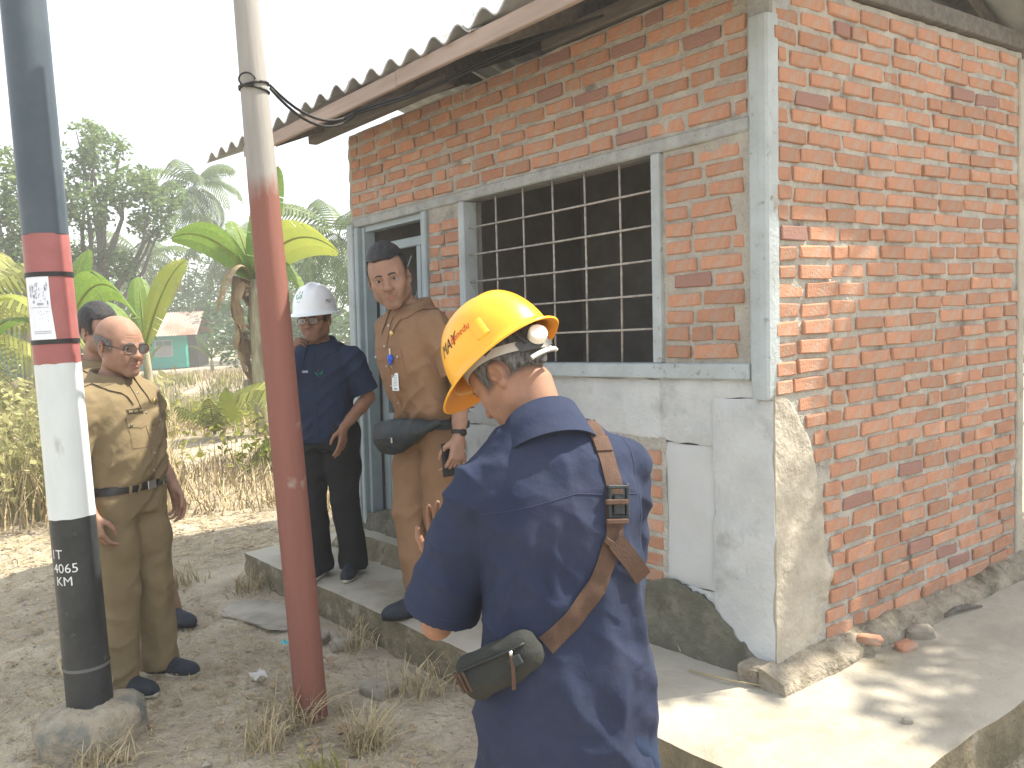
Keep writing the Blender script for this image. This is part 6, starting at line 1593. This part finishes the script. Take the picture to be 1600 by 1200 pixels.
# ------------------------------------------------------------------ palms
def frond(L, az, el, droop, w=.42, n=26, yaw2=0., twist=0.):
    """one feather leaf from the origin: rachis strip plus drooping leaflets"""
    V = []; Q = []; u = np.array([math.cos(az), math.sin(az), 0]); s = np.array([-u[1], u[0], 0]); pts = []; p = np.zeros(3); e = el; st = L/n
    for i in range(n+1):
        pts.append(p.copy()); e -= droop/n*(.4+1.2*i/n); p = p+(u*math.cos(e)+V3(0, 0, 1)*math.sin(e))*st
    pts = np.array(pts)
    for i in range(n):
        b = len(V); r = .018*(1-i/n)+.004; V += [pts[i]-s*r, pts[i]+s*r, pts[i+1]+s*r, pts[i+1]-s*r]; Q.append((b, b+1, b+2, b+3))
        t = i/n
        if t < .12: continue
        ll = w*(.45+1.1*math.sin(math.pi*min(1, (t-.05)*1.02)))*VR.uniform(.85, 1.1); d = (pts[i+1]-pts[i])/st
        for q in (-1, 1):
            o = d*.55+s*q*(.85)+V3(0, 0, -.30-.5*t); o /= np.linalg.norm(o); tip = pts[i]+o*ll+V3(0, 0, -.22*ll); m_ = pts[i]+o*ll*.5+V3(0, 0, .03*ll); wd = d*.5*st*.85
            b = len(V); V += [pts[i]-wd*.7, pts[i]+wd*.7, m_+wd, m_-wd]; Q.append((b, b+1, b+2, b+3)); b = len(V); V += [m_-wd, m_+wd, tip+wd*.15, tip-wd*.15]; Q.append((b, b+1, b+2, b+3))
    return np.array(V), Q
def palm(label, f, l, trunk, L, nf, m, lean=(0, 0), els=(-.5, 1.2), droop=1.7, group='palms behind the yard', tr=.13, az0=0., n=22, zoff=0.):
    x, y = yard(f, l); z = gz(x, y)+zoff; t = thing('coconut_palm', label, 'palm tree', (x, y, z), 0, group)
    ax = np.array([HR[0], HR[1], 0]); ay = np.array([HF[0], HF[1], 0]); top = ax*lean[0]+ay*lean[1]+V3(0, 0, trunk)
    g = MB(); pts = [top*V3(t_**1.6, t_**1.6, t_) for t_ in np.linspace(-.02, 1, 9)]; g.tube(pts, list(np.linspace(tr*1.25, tr*.8, 9)), 8); g.build('trunk', M_PBARK, t)
    for k in range(nf):
        az = az0+k*2.399+VR.uniform(-.2, .2); el = els[0]+(els[1]-els[0])*((k+.5)/nf)+VR.uniform(-.1, .1)
        V, Q = frond(L*VR.uniform(.85, 1.1), az, el, droop*VR.uniform(.8, 1.15)*(1.1-.25*k/nf), L*.19, n)
        link('frond', np_mesh('frond', V+top, Q, False), t, m)
    return t
palm('slender coconut palm with long pale trunk rising to the right of the teal hut', 39.5, -14.15, 8.7, 2.8, 20, M_PALM, lean=(.15, 0), tr=.19, droop=2.0)
palm('coconut palm showing above the bricks under the eave', 26, -5.1, 5.4, 2.6, 18, M_PALM, lean=(.1, 0), droop=1.6)
palm('shaded coconut palm just left of the red pole', 43, -11.6, 5.2, 3.2, 16, M_PALM, droop=1.9)
palm('dusky coconut palm between the slender palm and the red pole', 44, -13.9, 6.4, 3.2, 16, M_PALM, droop=1.9)
palm('hazy coconut palm left of the teal hut roof', 44, -18.6, 6.0, 3.0, 16, M_PALM, droop=1.9)
palm('broad yellow green coconut palm reaching in from the left edge', 13.2, -8.8, 1.9, 2.6, 15, M_PALMY, els=(-.2, 1.25), droop=1.5, n=30)
palm('low palm with pale arching leaves beside the door post', 10.2, -2.0, .5, 1.5, 12, M_PALMY, els=(.0, 1.35), droop=1.5, tr=.09)
palm('young coconut seedling with upright leaves in the weeds', 13.4, -4.75, .06, .75, 7, M_PALMY, els=(.75, 1.45), droop=.7, tr=.03, group=None, n=16)
palm('small coconut seedling in front of the pond left of the other', 12.6, -5.5, .06, .75, 6, M_PALMY, els=(.8, 1.45), droop=.8, tr=.03, group=None, n=16)

# ------------------------------------------------------------------ banana plants
def ban_leaf(p0, p1, arch, w, n=22, torn=.3, roll=0., side=None, tipd=.0):
    """leaf blade from p0 to p1 with an arched midrib, cut into strips by the wind"""
    p0 = np.array(p0, float); p1 = np.array(p1, float); V = []; Q = []; d = p1-p0; L = np.linalg.norm(d)
    up = V3(0, 0, 1); s = np.cross(d, up) if side is None else np.array(side, float); s /= np.linalg.norm(s)+1e-9
    T = np.linspace(0, 1, n+1); M_ = np.array([p0+d*t+up*arch*4*t*(1-t)-up*tipd*t**3 for t in T])
    W = w*np.clip(np.sin(np.pi*np.clip(T*.97+.03, 0, 1))**.55, 0, 1)
    for q in (-1, 1):
        cut = 0.; dz = 0.
        for i in range(n):
            if VR.random() < torn: cut = VR.uniform(.05, .16); dz = VR.uniform(-.12, .05)
            else: cut = 0.
            nrm = np.cross(M_[i+1]-M_[i], s); nrm /= np.linalg.norm(nrm)+1e-9; nrm = nrm if nrm[2] > 0 else -nrm
            def e(t, k, ww): return M_[k]+(s*q*math.cos(roll)*ww-up*0)+nrm*(.30*ww*(1-t*1.4)*t+dz*ww*t)
            st = (M_[i+1]-M_[i])
            a0, a1 = W[i], W[i+1]; b = len(V)
            V += [M_[i], M_[i+1], e(.5, i+1, a1*.5)-st*cut, e(.5, i, a0*.5)+st*cut*.2, e(1, i+1, a1)-st*cut*1.4, e(1, i, a0)+st*cut*.5]
            Q += [(b, b+1, b+2, b+3), (b+3, b+2, b+4, b+5)]
    g = MB(); g.add(V, Q, 0, False); return g, M_
def banana(label, f, l, h, leaves, m=M_BAN, r=.11, dry=0, group=None, lean=(0, 0), rib=True):
    x, y = yard(f, l); z = gz(x, y); t = thing('banana_plant', label, 'banana plant', (x, y, z), 0, group)
    A = lambda a, b, c: np.array([HR[0], HR[1], 0])*a+np.array([HF[0], HF[1], 0])*b+V3(0, 0, c)
    top = A(lean[0], lean[1], h); g = MB(); g.tube([top*t_ for t_ in (-.05, .1, .3, .5, .7, .9, 1.)], [r*1.1, r*1.05, r*.98, r*.9, r*.8, r*.62, r*.4], 12); g.build('stem', M_PSEUD, t)
    for spec in leaves:
        a, b, c, arch, w, torn, mm_ = spec[:7]; d_ = A(a, b, c)-top
        sd_ = None if len(spec) < 8 else np.cross(d_, np.array([HF[0], HF[1], spec[7]]))      # blade hanging more or less upright
        g, M_ = ban_leaf(top, A(a, b, c), arch, w, torn=torn, side=sd_); lf = g.build('leaf', mm_ or m, t)
        k = MB(); k.tube(list(M_-V3(0, 0, .006)), list(np.linspace(.022, .005, len(M_))*r/.11), 5); k.build('midrib', M_BANY, lf)
    for i in range(dry):
        az = VR.uniform(0, 6.28); zz = h*VR.uniform(.55, 1.0); ln = VR.uniform(.35, .75); o = V3(math.cos(az), math.sin(az), 0)
        p = [top*(zz/h)+o*r*.6, top*(zz/h)+o*(r+.16)+V3(0, 0, .06), top*(zz/h)+o*(r+.20)+V3(0, 0, -ln*.5), top*(zz/h)+o*(r+.12)+V3(0, 0, -ln)]
        s_ = np.cross(o, V3(0, 0, 1)); rows_ = []
        for k in np.linspace(0, 3, 10):
            i0 = min(2, int(k)); c = lerp(p[i0], p[i0+1], k-i0); w = .03+.075*math.sin(math.pi*k/3)*(1+.4*math.sin(k*5+i)); rows_.append([c+s_*w*q+o*.05*math.sin(q*6+k*3+i)+V3(0, 0, .03*math.cos(q*7+i)) for q in (-1, -.5, 0, .5, 1)])
        g = MB(); g.slab(np.array(rows_), .004); g.build('dry_leaf', M_DRYL, t)
    return t
banana('big banana plant with brown hanging leaves on its pale trunk behind the red pole', 13.4, -3.95, 2.45,
       [(-1.12, -.3, 3.12, .30, .27, .06, None, .5), (.55, -.1, 4.15, .05, .24, .2, None, .1), (1.45, -.4, 2.75, .42, .34, .22, M_BANY, .5), (.9, -.2, 2.0, .5, .27, .5, None), (-.35, .2, 3.4, .2, .22, .3, None), (.7, .3, 3.2, .3, .24, .35, M_BANY), (-.5, -.4, 1.9, .45, .22, .5, M_DRYL)], r=.135, dry=20)
banana('banana plant whose broad arched leaf shows beside the pole and dark haired man', 11.6, -6.05, 1.6, [(1.25, -.5, 1.85, .62, .25, .10, None, .6), (-.9, -.2, 2.1, .4, .24, .2, M_BANY), (.2, .5, 2.9, .2, .22, .2, None), (-1.4, .1, 1.35, .5, .23, .3, None)], r=.10, dry=2)
banana('banana plant with one torn yellow leaf arching left of the teal hut', 14.4, -6.15, 1.5, [(.85, -.1, 2.90, .26, .20, .40, M_BANY, .4), (-.9, 0, 2.2, .35, .2, .3, None), (-.2, .4, 2.7, .2, .2, .3, None)], r=.09, dry=0)
banana('small banana plant right of the teal hut', 43, -15.1, .7, [(-1.3, 0, 1.35, .3, .24, .15, M_BANY), (1.4, 0, 1.2, .35, .24, .15, M_BANY), (.1, 0, 2.5, .0, .2, .1, None), (.9, .2, 1.9, .2, .22, .1, None), (-.8, .2, 1.9, .2, .22, .1, None)], r=.10)
banana('small banana plant in front of the teal hut window', 42, -17.9, .6, [(-.7, 0, 1.2, .3, .2, .1, M_BANY), (.9, 0, 1.5, .3, .2, .1, M_BANY), (.3, 0, 2.2, .1, .2, .1, M_BANY)], r=.09)
x, y = yard(12.9, -4.25)
t = thing('banana_shoot', 'young banana shoot with a single bright yellow green leaf by the pond', 'banana plant', (x, y, gz(x, y))); g, M_ = ban_leaf((0, 0, .25), (HR[0]*-.12, HR[1]*-.12, .78), .02, .15, torn=.05, side=(HR[0], HR[1], 0)); g.build('leaf', M_BANY, t); g = MB(); g.tube([(0, 0, -.03), (0, 0, .3)], [.02, .012], 6); g.build('stem', M_PSEUD, t)

# ------------------------------------------------------------------ teal hut beyond the pond
hx, hy = yard(52, -21.6); hut = thing('teal_hut', 'small turquoise painted hut with rusty corrugated roof across the pond', 'house', (hx, hy, -.1), math.atan2(HR[1], HR[0])+.12)
M_TEAL = mat('turquoise wall paint', (.035, .36, .30), (.03, .31, .27), 1.5, .8, .1, 8); M_RUST = mat('rusty roof iron', (.36, .30, .25), (.30, .20, .15), .5, .8, 0, c3=(.34, .13, .09), c3scale=.42, c3lo=.5, c3hi=.6)
g = MB(); g.box((-2.4, 0, 0), (1.75, 3.4, 2.15)); g.build('wall', M_TEAL, hut)
g = MB(); g.box((1.76, .6, 0), (2.3, 3.4, 2.1)); g.build('side_porch', mat('dark porch side', (.06, .055, .05), rough=.9), hut)  # solid near-black block standing in for the dark porch area
for k in range(6):
    x0 = -2.9+k*.92; xs = np.linspace(x0, x0+.95, 26); g = MB()
    rows_ = [[(x_, yy, zz+.022*math.cos(x_*42)+.004*(k % 2)) for x_ in xs] for yy, zz in ((-.75, 1.98), (.5, 2.75), (1.7, 3.45))]; g.slab(np.array(rows_), .012); g.build('roof_sheet', M_RUST, hut)
    g = MB(); rows_ = [[(x_, yy, zz+.022*math.cos(x_*42)) for x_ in xs] for yy, zz in ((1.7, 3.45), (4.1, 2.0))]; g.slab(np.array(rows_), .012); g.build('roof_sheet', M_RUST, hut)
wf = MB(); 
for a, b in (((-.05, -.05, .72), (.02, .03, 1.75)), ((.93, -.05, .72), (1.0, .03, 1.75)), ((.021, -.05, .72), (.929, .03, .79)), ((.021, -.05, 1.68), (.929, .03, 1.75)), ((.46, -.05, .791), (.50, .03, 1.679))): wf.box(a, b)
wn_ = wf.build('window', mat('pale window frame', (.34, .36, .36), rough=.7), hut)
for k in range(2):
    g = MB(); g.box((.03+k*.48, -.03, .80), (.45+k*.47, -.012, 1.40)); g.build('pane', mat('dull window pane', (.28, .27, .30), rough=.3), wn_)
    for i in range(4): g = MB(); g.box((.03+k*.48, -.04, 1.43+i*.06), (.45+k*.47, -.012, 1.46+i*.06)); g.build('louvre', mat('grey louvre', (.16, .18, .18), rough=.6), wn_)
# culvert box on the far bank
cx_, cy_ = yard(27.5, -8.0); cv = thing('culvert', 'grey concrete culvert with round pipe mouth on the pond edge behind the banana plant', 'culvert', (cx_, cy_, -.62), math.atan2(HR[1], HR[0]))
g = MB(); g.box((-.7, 0, -.2), (1.3, .8, .82), 0, .03); g.build('headwall', M_CONC_SIDE, cv)
g = MB(); g.tube([(-.15, -.25, .42), (-.15, .02, .42)], [.24, .24], 18); g.build('pipe', mat('pipe', (.10, .11, .11), rough=.8), cv)
g = MB(); g.tube([(-.15, -.262, .42), (-.15, -.255, .42)], [.19, .19], 18); g.build('pipe_mouth', M_DARK, cv)
# lattice mast far behind the roof
mx, my = yard(46, -.9); ma = thing('lattice_mast', 'thin steel lattice mast seen faintly above the roof edge', 'mast', (mx, my, 0), .4)
g = MB(); leg = []
for k in range(3):
    a = k*2*math.pi/3; g.tube([(1.0*math.cos(a), 1.0*math.sin(a), 0), (.55*math.cos(a), .55*math.sin(a), 24)], [.05, .04], 6)
g.build('mast_legs', M_FRAME, ma); g = MB()
for i in range(20):
    z0_, z1_ = i*1.2, i*1.2+1.2; r0, r1 = 1-.45*z0_/24, 1-.45*z1_/24
    for k in range(3):
        a, b = k*2*math.pi/3, (k+1)*2*math.pi/3; g.tube([(r0*math.cos(a), r0*math.sin(a), z0_), (r1*math.cos(b), r1*math.sin(b), z1_)], .02, 4); g.tube([(r1*math.cos(a), r1*math.sin(a), z1_), (r1*math.cos(b), r1*math.sin(b), z1_)], .02, 4)
g.build('cross_bracing', M_FRAME, ma)
# shade tree to the right of the hut
sx, sy = 2.08, 4.95
t = thing('broadleaf_tree', 'leafy tree beside the apron right of the hut, shading the brick side wall', 'tree', (sx, sy, 0)); g = MB(); limb_mb(g, (0, 0, -.2), (-.2, .1, 3.6), .2, .12, 3, .04)
cs = [(-.15, -.9, 4.6), (.7, -.2, 5.2), (-.9, .4, 5.4), (.2, .9, 5.8), (.9, .9, 4.6), (-1.0, 1.2, 4.4), (-.5, .1, 4.0), (-.75, -.4, 4.6), (.3, -.9, 5.2), (-.9, -.6, 4.2), (-.6, .9, 4.8), (-.2, .3, 4.4), (-.9, 0., 5.0), (-1.0, .7, 4.9), (-1.0, -1.95, 4.8), (-.95, -1.5, 4.9), (-1.25, -1.2, 4.7)]  # last three clumps, out of view, added to shade the wall by the corner
for c in cs: limb_mb(g, (-.2, .1, 3.4), c, .07, .02, c[0]*3, .1, 5, 6)
g.build('trunk', M_BARK, t); V, Q = leaf_quads(clump_points(cs, [.78]*(len(cs)-3)+[.42, .45, .5], 15500, .1), .17); link('crown', np_mesh('crown', V, Q, False), t, M_LEAF)

# ------------------------------------------------------------------ weeds of the field
def blades(name, pts, h, w, m, lean=.5, seg=3, kind='stuff', parent=None):
    n = len(pts); az = VR.uniform(0, 2*math.pi, n); hh = h*VR.uniform(.45, 1.2, n); ln = VR.uniform(.1, 1., n)*lean; d = np.stack([np.cos(az), np.sin(az), 0*az], 1); s = np.stack([-np.sin(az+.6), np.cos(az+.6), 0*az], 1); rows_ = []
    for k in range(seg+1):
        t = k/seg; c = pts+d*(ln*hh*t**1.8)[:, None]; c = c.copy(); c[:, 2] += hh*t*(1-.35*ln*t); ww = w*(1-t)**.7+.0008; rows_.append((c-s*ww, c+s*ww))
    V = np.stack([x_ for r in rows_ for x_ in r], 1).reshape(-1, 3); b = (np.arange(n)*2*(seg+1))[:, None]
    Q = np.concatenate([b+np.array([[2*k, 2*k+1, 2*k+3, 2*k+2]]) for k in range(seg)]); o = link(name, np_mesh(name, V, Q, False), parent, m); 
    if kind: tag(o, kind=kind)
    return o
def scatter(n, f0, f1, a0, a1, keep=None):
    f = np.sqrt(VR.uniform(f0**2, f1**2, n)); a = VR.uniform(a0, a1, n); l = f*a; x = CAM[0]+HF[0]*f+HR[0]*l; y = CAM[1]+HF[1]*f+HR[1]*l
    P = np.stack([x, y, 0*x], 1); m_ = (vnoise(P, .55, 4)+.5*vnoise(P, 1.7, 6)) > (-9 if keep is None else keep); x, y = x[m_], y[m_]
    ok = ~((x > -3.9) & (x < 1.0) & (y > -1.0) & (y < 4.8)); x, y = x[ok], y[ok]
    return np.stack([x, y, h_ground(x, y)-.01], 1), f[m_][ok], a[m_][ok]
P, f, a = scatter(9000, 7.2, 17.5, -.80, -.40, -.2); blades('dry_weeds', P, .68, .0075, M_STRAW, .8)
P, f, a = scatter(8000, 7.4, 17.0, -.44, -.12, -.15); blades('dry_weeds', P, .25, .007, M_STRAW, 1.3)
P, f, a = scatter(2600, 7.6, 17.5, -.80, -.42, .0); blades('weed_stalks', P, .75, .006, M_STALK, .3)
P, f, a = scatter(420, 7.6, 15., -.44, -.16, .05); blades('weed_stalks', P, .55, .006, M_STALK, .35)
P, f, a = scatter(3000, 7.6, 12.5, -.82, -.46, -.25); blades('tall_weeds', P, .9, .011, M_WEED, .7)
P, f, a = scatter(900, 7.4, 12.5, -.82, -.44, -.3); P = P.copy(); tp = P+np.stack([VR.normal(0, .12, len(P)), VR.normal(0, .12, len(P)), VR.uniform(.35, 1.15, len(P))], 1)
C_ = np.repeat(tp, 9, 0)+VR.normal(0, .10, (len(tp)*9, 3)); V, Q = leaf_quads(C_, .10, .2); tag(link('weed_leaves', np_mesh('weed_leaves', V, Q, False), None, M_WEED), kind='stuff')
P, f, a = scatter(520, 9., 16.5, -.46, -.17, -.2); tp = P+np.stack([0*P[:, 0], 0*P[:, 0], VR.uniform(.15, .55, len(P))], 1); C_ = np.repeat(tp, 7, 0)+VR.normal(0, .08, (len(tp)*7, 3)); V, Q = leaf_quads(C_, .09, .2); tag(link('weed_leaves', np_mesh('weed_leaves', V, Q, False), None, M_LEAFY), kind='stuff')
# far bank grass and reeds at the water line
P, f, a = scatter(6000, 33., 40., -.62, -.05, -.6); blades('bank_grass', P, .42, .03, M_STRAW, .6, 2)
P, f, a = scatter(3200, 32.6, 36., -.62, -.05, -.2); blades('bank_grass', P, .5, .03, M_LEAFY, .6, 2)
P, f, a = scatter(2600, 15.5, 18., -.66, -.1, -.2); blades('bank_grass', P, .6, .012, M_LEAFY, .7)
# litter of straw and dead grass on the yard
def litter(n, f0, f1, a0, a1, L, w, m, name, keep=-.1):
    P, f, a = scatter(n, f0, f1, a0, a1, keep); n = len(P); az = VR.uniform(0, 2*math.pi, n); d = np.stack([np.cos(az), np.sin(az), VR.uniform(-.05, .16, n)], 1); s = np.stack([-d[:, 1], d[:, 0], 0*az], 1); ll = (L*VR.uniform(.3, 1.3, n))[:, None]; k = VR.normal(0, .25, n)[:, None]
    P = P+V3(0, 0, .012); a_ = P-d*ll*.5; b_ = P+s*ll*k*.4+V3(0, 0, .006); c_ = P+d*ll*.5; ww = w
    V = np.stack([a_-s*ww*.5, a_+s*ww*.5, b_+s*ww, b_-s*ww, c_+s*ww*.4, c_-s*ww*.4], 1).reshape(-1, 3); b = (np.arange(n)*6)[:, None]
    Q = np.concatenate([b+np.array([[0, 1, 2, 3]]), b+np.array([[3, 2, 4, 5]])]); tag(link(name, np_mesh(name, V, Q, False), None, m), kind='stuff')
litter(12000, 1.9, 7.5, -.75, .05, .085, .0019, M_STRAW, 'straw_litter', -.2); litter(5000, 1.9, 7.5, -.75, .05, .05, .0016, M_STALK, 'straw_litter', -.2)
litter(4000, 6.0, 14., -.72, -.12, .26, .006, M_STRAW, 'straw_litter', -.3)
litter(1400, 2., 8., -.75, .0, .05, .011, M_DRYL, 'leaf_litter', -.3); litter(9000, 1.9, 6.5, -.75, .05, .03, .0022, M_STRAW, 'straw_litter', -.6)
# small stones and clods
def stones(name, n, f0, f1, a0, a1, s0, s1, m):
    P, f, a = scatter(n, f0, f1, a0, a1, -.2); V = []; Q = []
    base = np.array([(0, 0, 1), (1, 0, 0), (0, 1, 0), (-1, 0, 0), (0, -1, 0), (0, 0, -1)], float); tri = [(0, 1, 2), (0, 2, 3), (0, 3, 4), (0, 4, 1), (5, 2, 1), (5, 3, 2), (5, 4, 3), (5, 1, 4)]
    for p in P:
        b = len(V); s = VR.uniform(s0, s1)*np.array([1, VR.uniform(.6, 1), VR.uniform(.35, .7)]); R = rotm(VR.uniform(-.4, .4), VR.uniform(-.4, .4), VR.uniform(0, 6)); V += [p+R@(q*s*VR.uniform(.75, 1.2)) for q in base]; Q += [(b+i, b+j, b+k) for i, j, k in tri]
    tag(link(name, np_mesh(name, np.array(V), Q, False), None, m), kind='stuff')
M_STONE = mat('pale stone', (.34, .31, .26), (.25, .225, .18), 9, .95, .6, 60, isl=.2)
stones('gravel', 1500, 1.9, 7.5, -.75, .05, .004, .013, M_STONE); stones('gravel', 160, 2.2, 7.5, -.72, .0, .012, .03, M_STONE)
def rock(label, x, y, sx_, sy_, sz, m=M_STONE, name='stone', seed=1, rz=0., group=None, z=None):
    bm = bmesh.new(); bmesh.ops.create_icosphere(bm, subdivisions=4, radius=1.)
    for v in bm.verts:
        p = np.array(v.co); q = np.sign(p)*np.abs(p)**.62; n = 1+.16*float(fbm(p[None]*1.0, 1.4, 3, seed)[0]); v.co = Vector(q*n*np.array((sx_, sy_, sz)))
    me = bpy.data.meshes.new(name); bm.to_mesh(me); bm.free()
    for p in me.polygons: p.use_smooth = True
    o = link(name, me, None, m); o.location = (x, y, (gz(x, y) if z is None else z)+sz*.15); o.rotation_euler = (0, 0, rz); tag(o, label, 'stone', group); return o
# ------------------------------------------------------------------ small things on the yard and apron
M_SLABST = mat('broken grey slab', (.36, .325, .27), (.28, .25, .205), 5, .95, .5, 50, c3=(.20, .19, .16), c3scale=4, c3lo=.5, c3hi=.7)
rock('flat broken grey slab lying beside the apron behind the red pole', -2.72, -.86, .30, .15, .015, M_SLABST, 'flat_stone', 3, .25)
rock('jagged pale rubble lump right of the red pole against the apron', -2.16, -.86, .085, .06, .05, M_STONE, 'rubble_stone', 7, .4)
rock('smaller rubble lump leaning on the apron face right of the jagged one', -1.96, -.80, .06, .05, .04, M_STONE, 'rubble_stone', 9, 1.4)
rock('half buried brown stone below the waist bag man by the apron', -1.42, -.92, .09, .06, .035, M_STONE, 'stone', 11, .2)
rock('small brick coloured shard on the plinth ledge', .12, .42, .045, .03, .018, M_BRICK, 'brick_shard', 21, .4, z=.235)
rock('second brick shard lying on the apron under the side wall', .19, .56, .05, .03, .02, M_BRICK, 'brick_shard', 23, 1.4, z=.185)
rock('pale mortar lump on the apron against the plinth', .17, .72, .06, .045, .03, M_STONE, 'mortar_lump', 25, .7, z=.185)
rock('white pebble on the sunlit apron', .48, -.03, .016, .012, .010, M_SLABST, 'pebble', 27, .7, z=.186)
# curled dry pod and twigs on the apron
g = MB(); g.tube([(.155, .98, .19), (.17, 1.06, .205), (.19, 1.14, .20), (.215, 1.21, .19)], [.006, .012, .012, .005], 7); tag(g.build('dry_pod', M_WOOD2), 'dark curled dry pod lying on the apron by the plinth', 'seed pod')
for lab, p in (('pale twig lying across the shaded apron near the hut corner', [(-.28, -.20, .192), (-.12, -.19, .20), (.02, -.13, .196)]), ('thin forked straw leaning on the damp wall base', [(-.42, -.08, .19), (-.52, -.03, .30), (-.55, -.01, .34)]), ('bleached stick on the yard left of the concrete footing', [(-2.95, -1.75, .03), (-2.75, -1.9, .045), (-2.55, -1.92, .03)]), ('grey stick on the ground behind the banded pole', [(-3.6, -1.6, .03), (-3.3, -1.75, .05), (-3.05, -1.7, .03)])):
    g = MB(); g.tube(p, [.003, .004, .002] if 'straw' in lab or 'twig' in lab else [.008, .011, .006], 6); tag(g.build('twig', M_STRAW), lab, 'twig')
def scrap(name, label, x, y, w, m, seed):
    us = np.linspace(-1, 1, 7); P = [[(x+w*a+.01*float(vnoise(np.array([[a, b, seed]]), 1.5, 1)[0]), y+w*.7*b, gz(x, y)+.015+.018*(1+float(vnoise(np.array([[a*1.6, b*1.6, seed]]), 1., 2)[0]))) for a in us] for b in us]
    g = MB(); g.slab(np.array(P), .0012); tag(g.build(name, m), label, 'litter')
scrap('plastic_scrap', 'crumpled turquoise plastic scrap on the dirt by the red pole', -2.18, -1.0, .022, mat('turquoise film', (.05, .42, .45), rough=.4), 2)
scrap('paper_scrap', 'crumpled pale paper scrap left of the red pole foot', -1.86, -1.27, .040, mat('dirty paper', (.50, .49, .46), (.4, .39, .36), 30, .8), 5)
scrap('dry_leaf', 'curled brown leaf lying under the apron edge', -1.78, -.95, .035, M_DRYL, 8)
scrap('dry_leaf', 'pale dead leaf at the bottom right of the red pole', -1.12, -1.25, .030, M_DRYL, 11)
# dead grass tufts, each a clump of its own
def tuft(label, x, y, n, h, m=M_STRAW, sp=.05, w=.0022):
    z = gz(x, y); t = thing('grass_tuft', label, 'grass tuft', (x, y, z), 0, 'dead grass tufts in the yard'); p = np.stack([VR.normal(0, sp, n), VR.normal(0, sp, n), 0*np.zeros(n)-.005], 1)
    blades('blades', p, h, w, m, 1.3, 4, 'stuff', t)
tuft('dead grass tuft at the foot of the red pole', -1.40, -1.30, 120, .20); tuft('pale dead grass tuft low in the middle right of the red pole', -1.00, -1.20, 130, .17, sp=.04)
tuft('wispy grass tuft left of the red pole near the bottom edge', -1.30, -1.50, 90, .16); tuft('grass tuft against the left end of the apron', -3.22, -.72, 150, .14, sp=.09); tuft('grass tuft on the apron face right of the red pole', -1.90, -.74, 80, .14)
tuft('grass tuft beside the concrete footing', -1.62, -1.98, 90, .12); tuft('grass tuft between the balding man and the footing', -2.15, -1.95, 80, .12); tuft('green sprig tuft by the nearest man on the dirt', -.95, -1.42, 40, .10, M_LEAFY); tuft('grass tuft at the near foot of the apron', -1.25, -.80, 110, .15, sp=.08)
tuft('straggly tuft behind the shoe of the dark haired man', -3.7, -1.0, 110, .15, sp=.08)
hz = MB(); hz.box((-430, -430, -2.7), (426, 427, 26.))
o = hz.build('haze'); hm = bpy.data.materials.new('haze'); hm.use_nodes = True
hn = hm.node_tree.nodes; hl = hm.node_tree.links; hn.remove(hn['Principled BSDF'])
pv = hn.new('ShaderNodeVolumePrincipled'); pv.inputs['Color'].default_value = (.97, .985, 1, 1); pv.inputs['Density'].default_value = .0036; pv.inputs['Anisotropy'].default_value = .3
hl.new(pv.outputs[0], hn['Material Output'].inputs['Volume']); o.data.materials.append(hm); tag(o, kind='stuff')
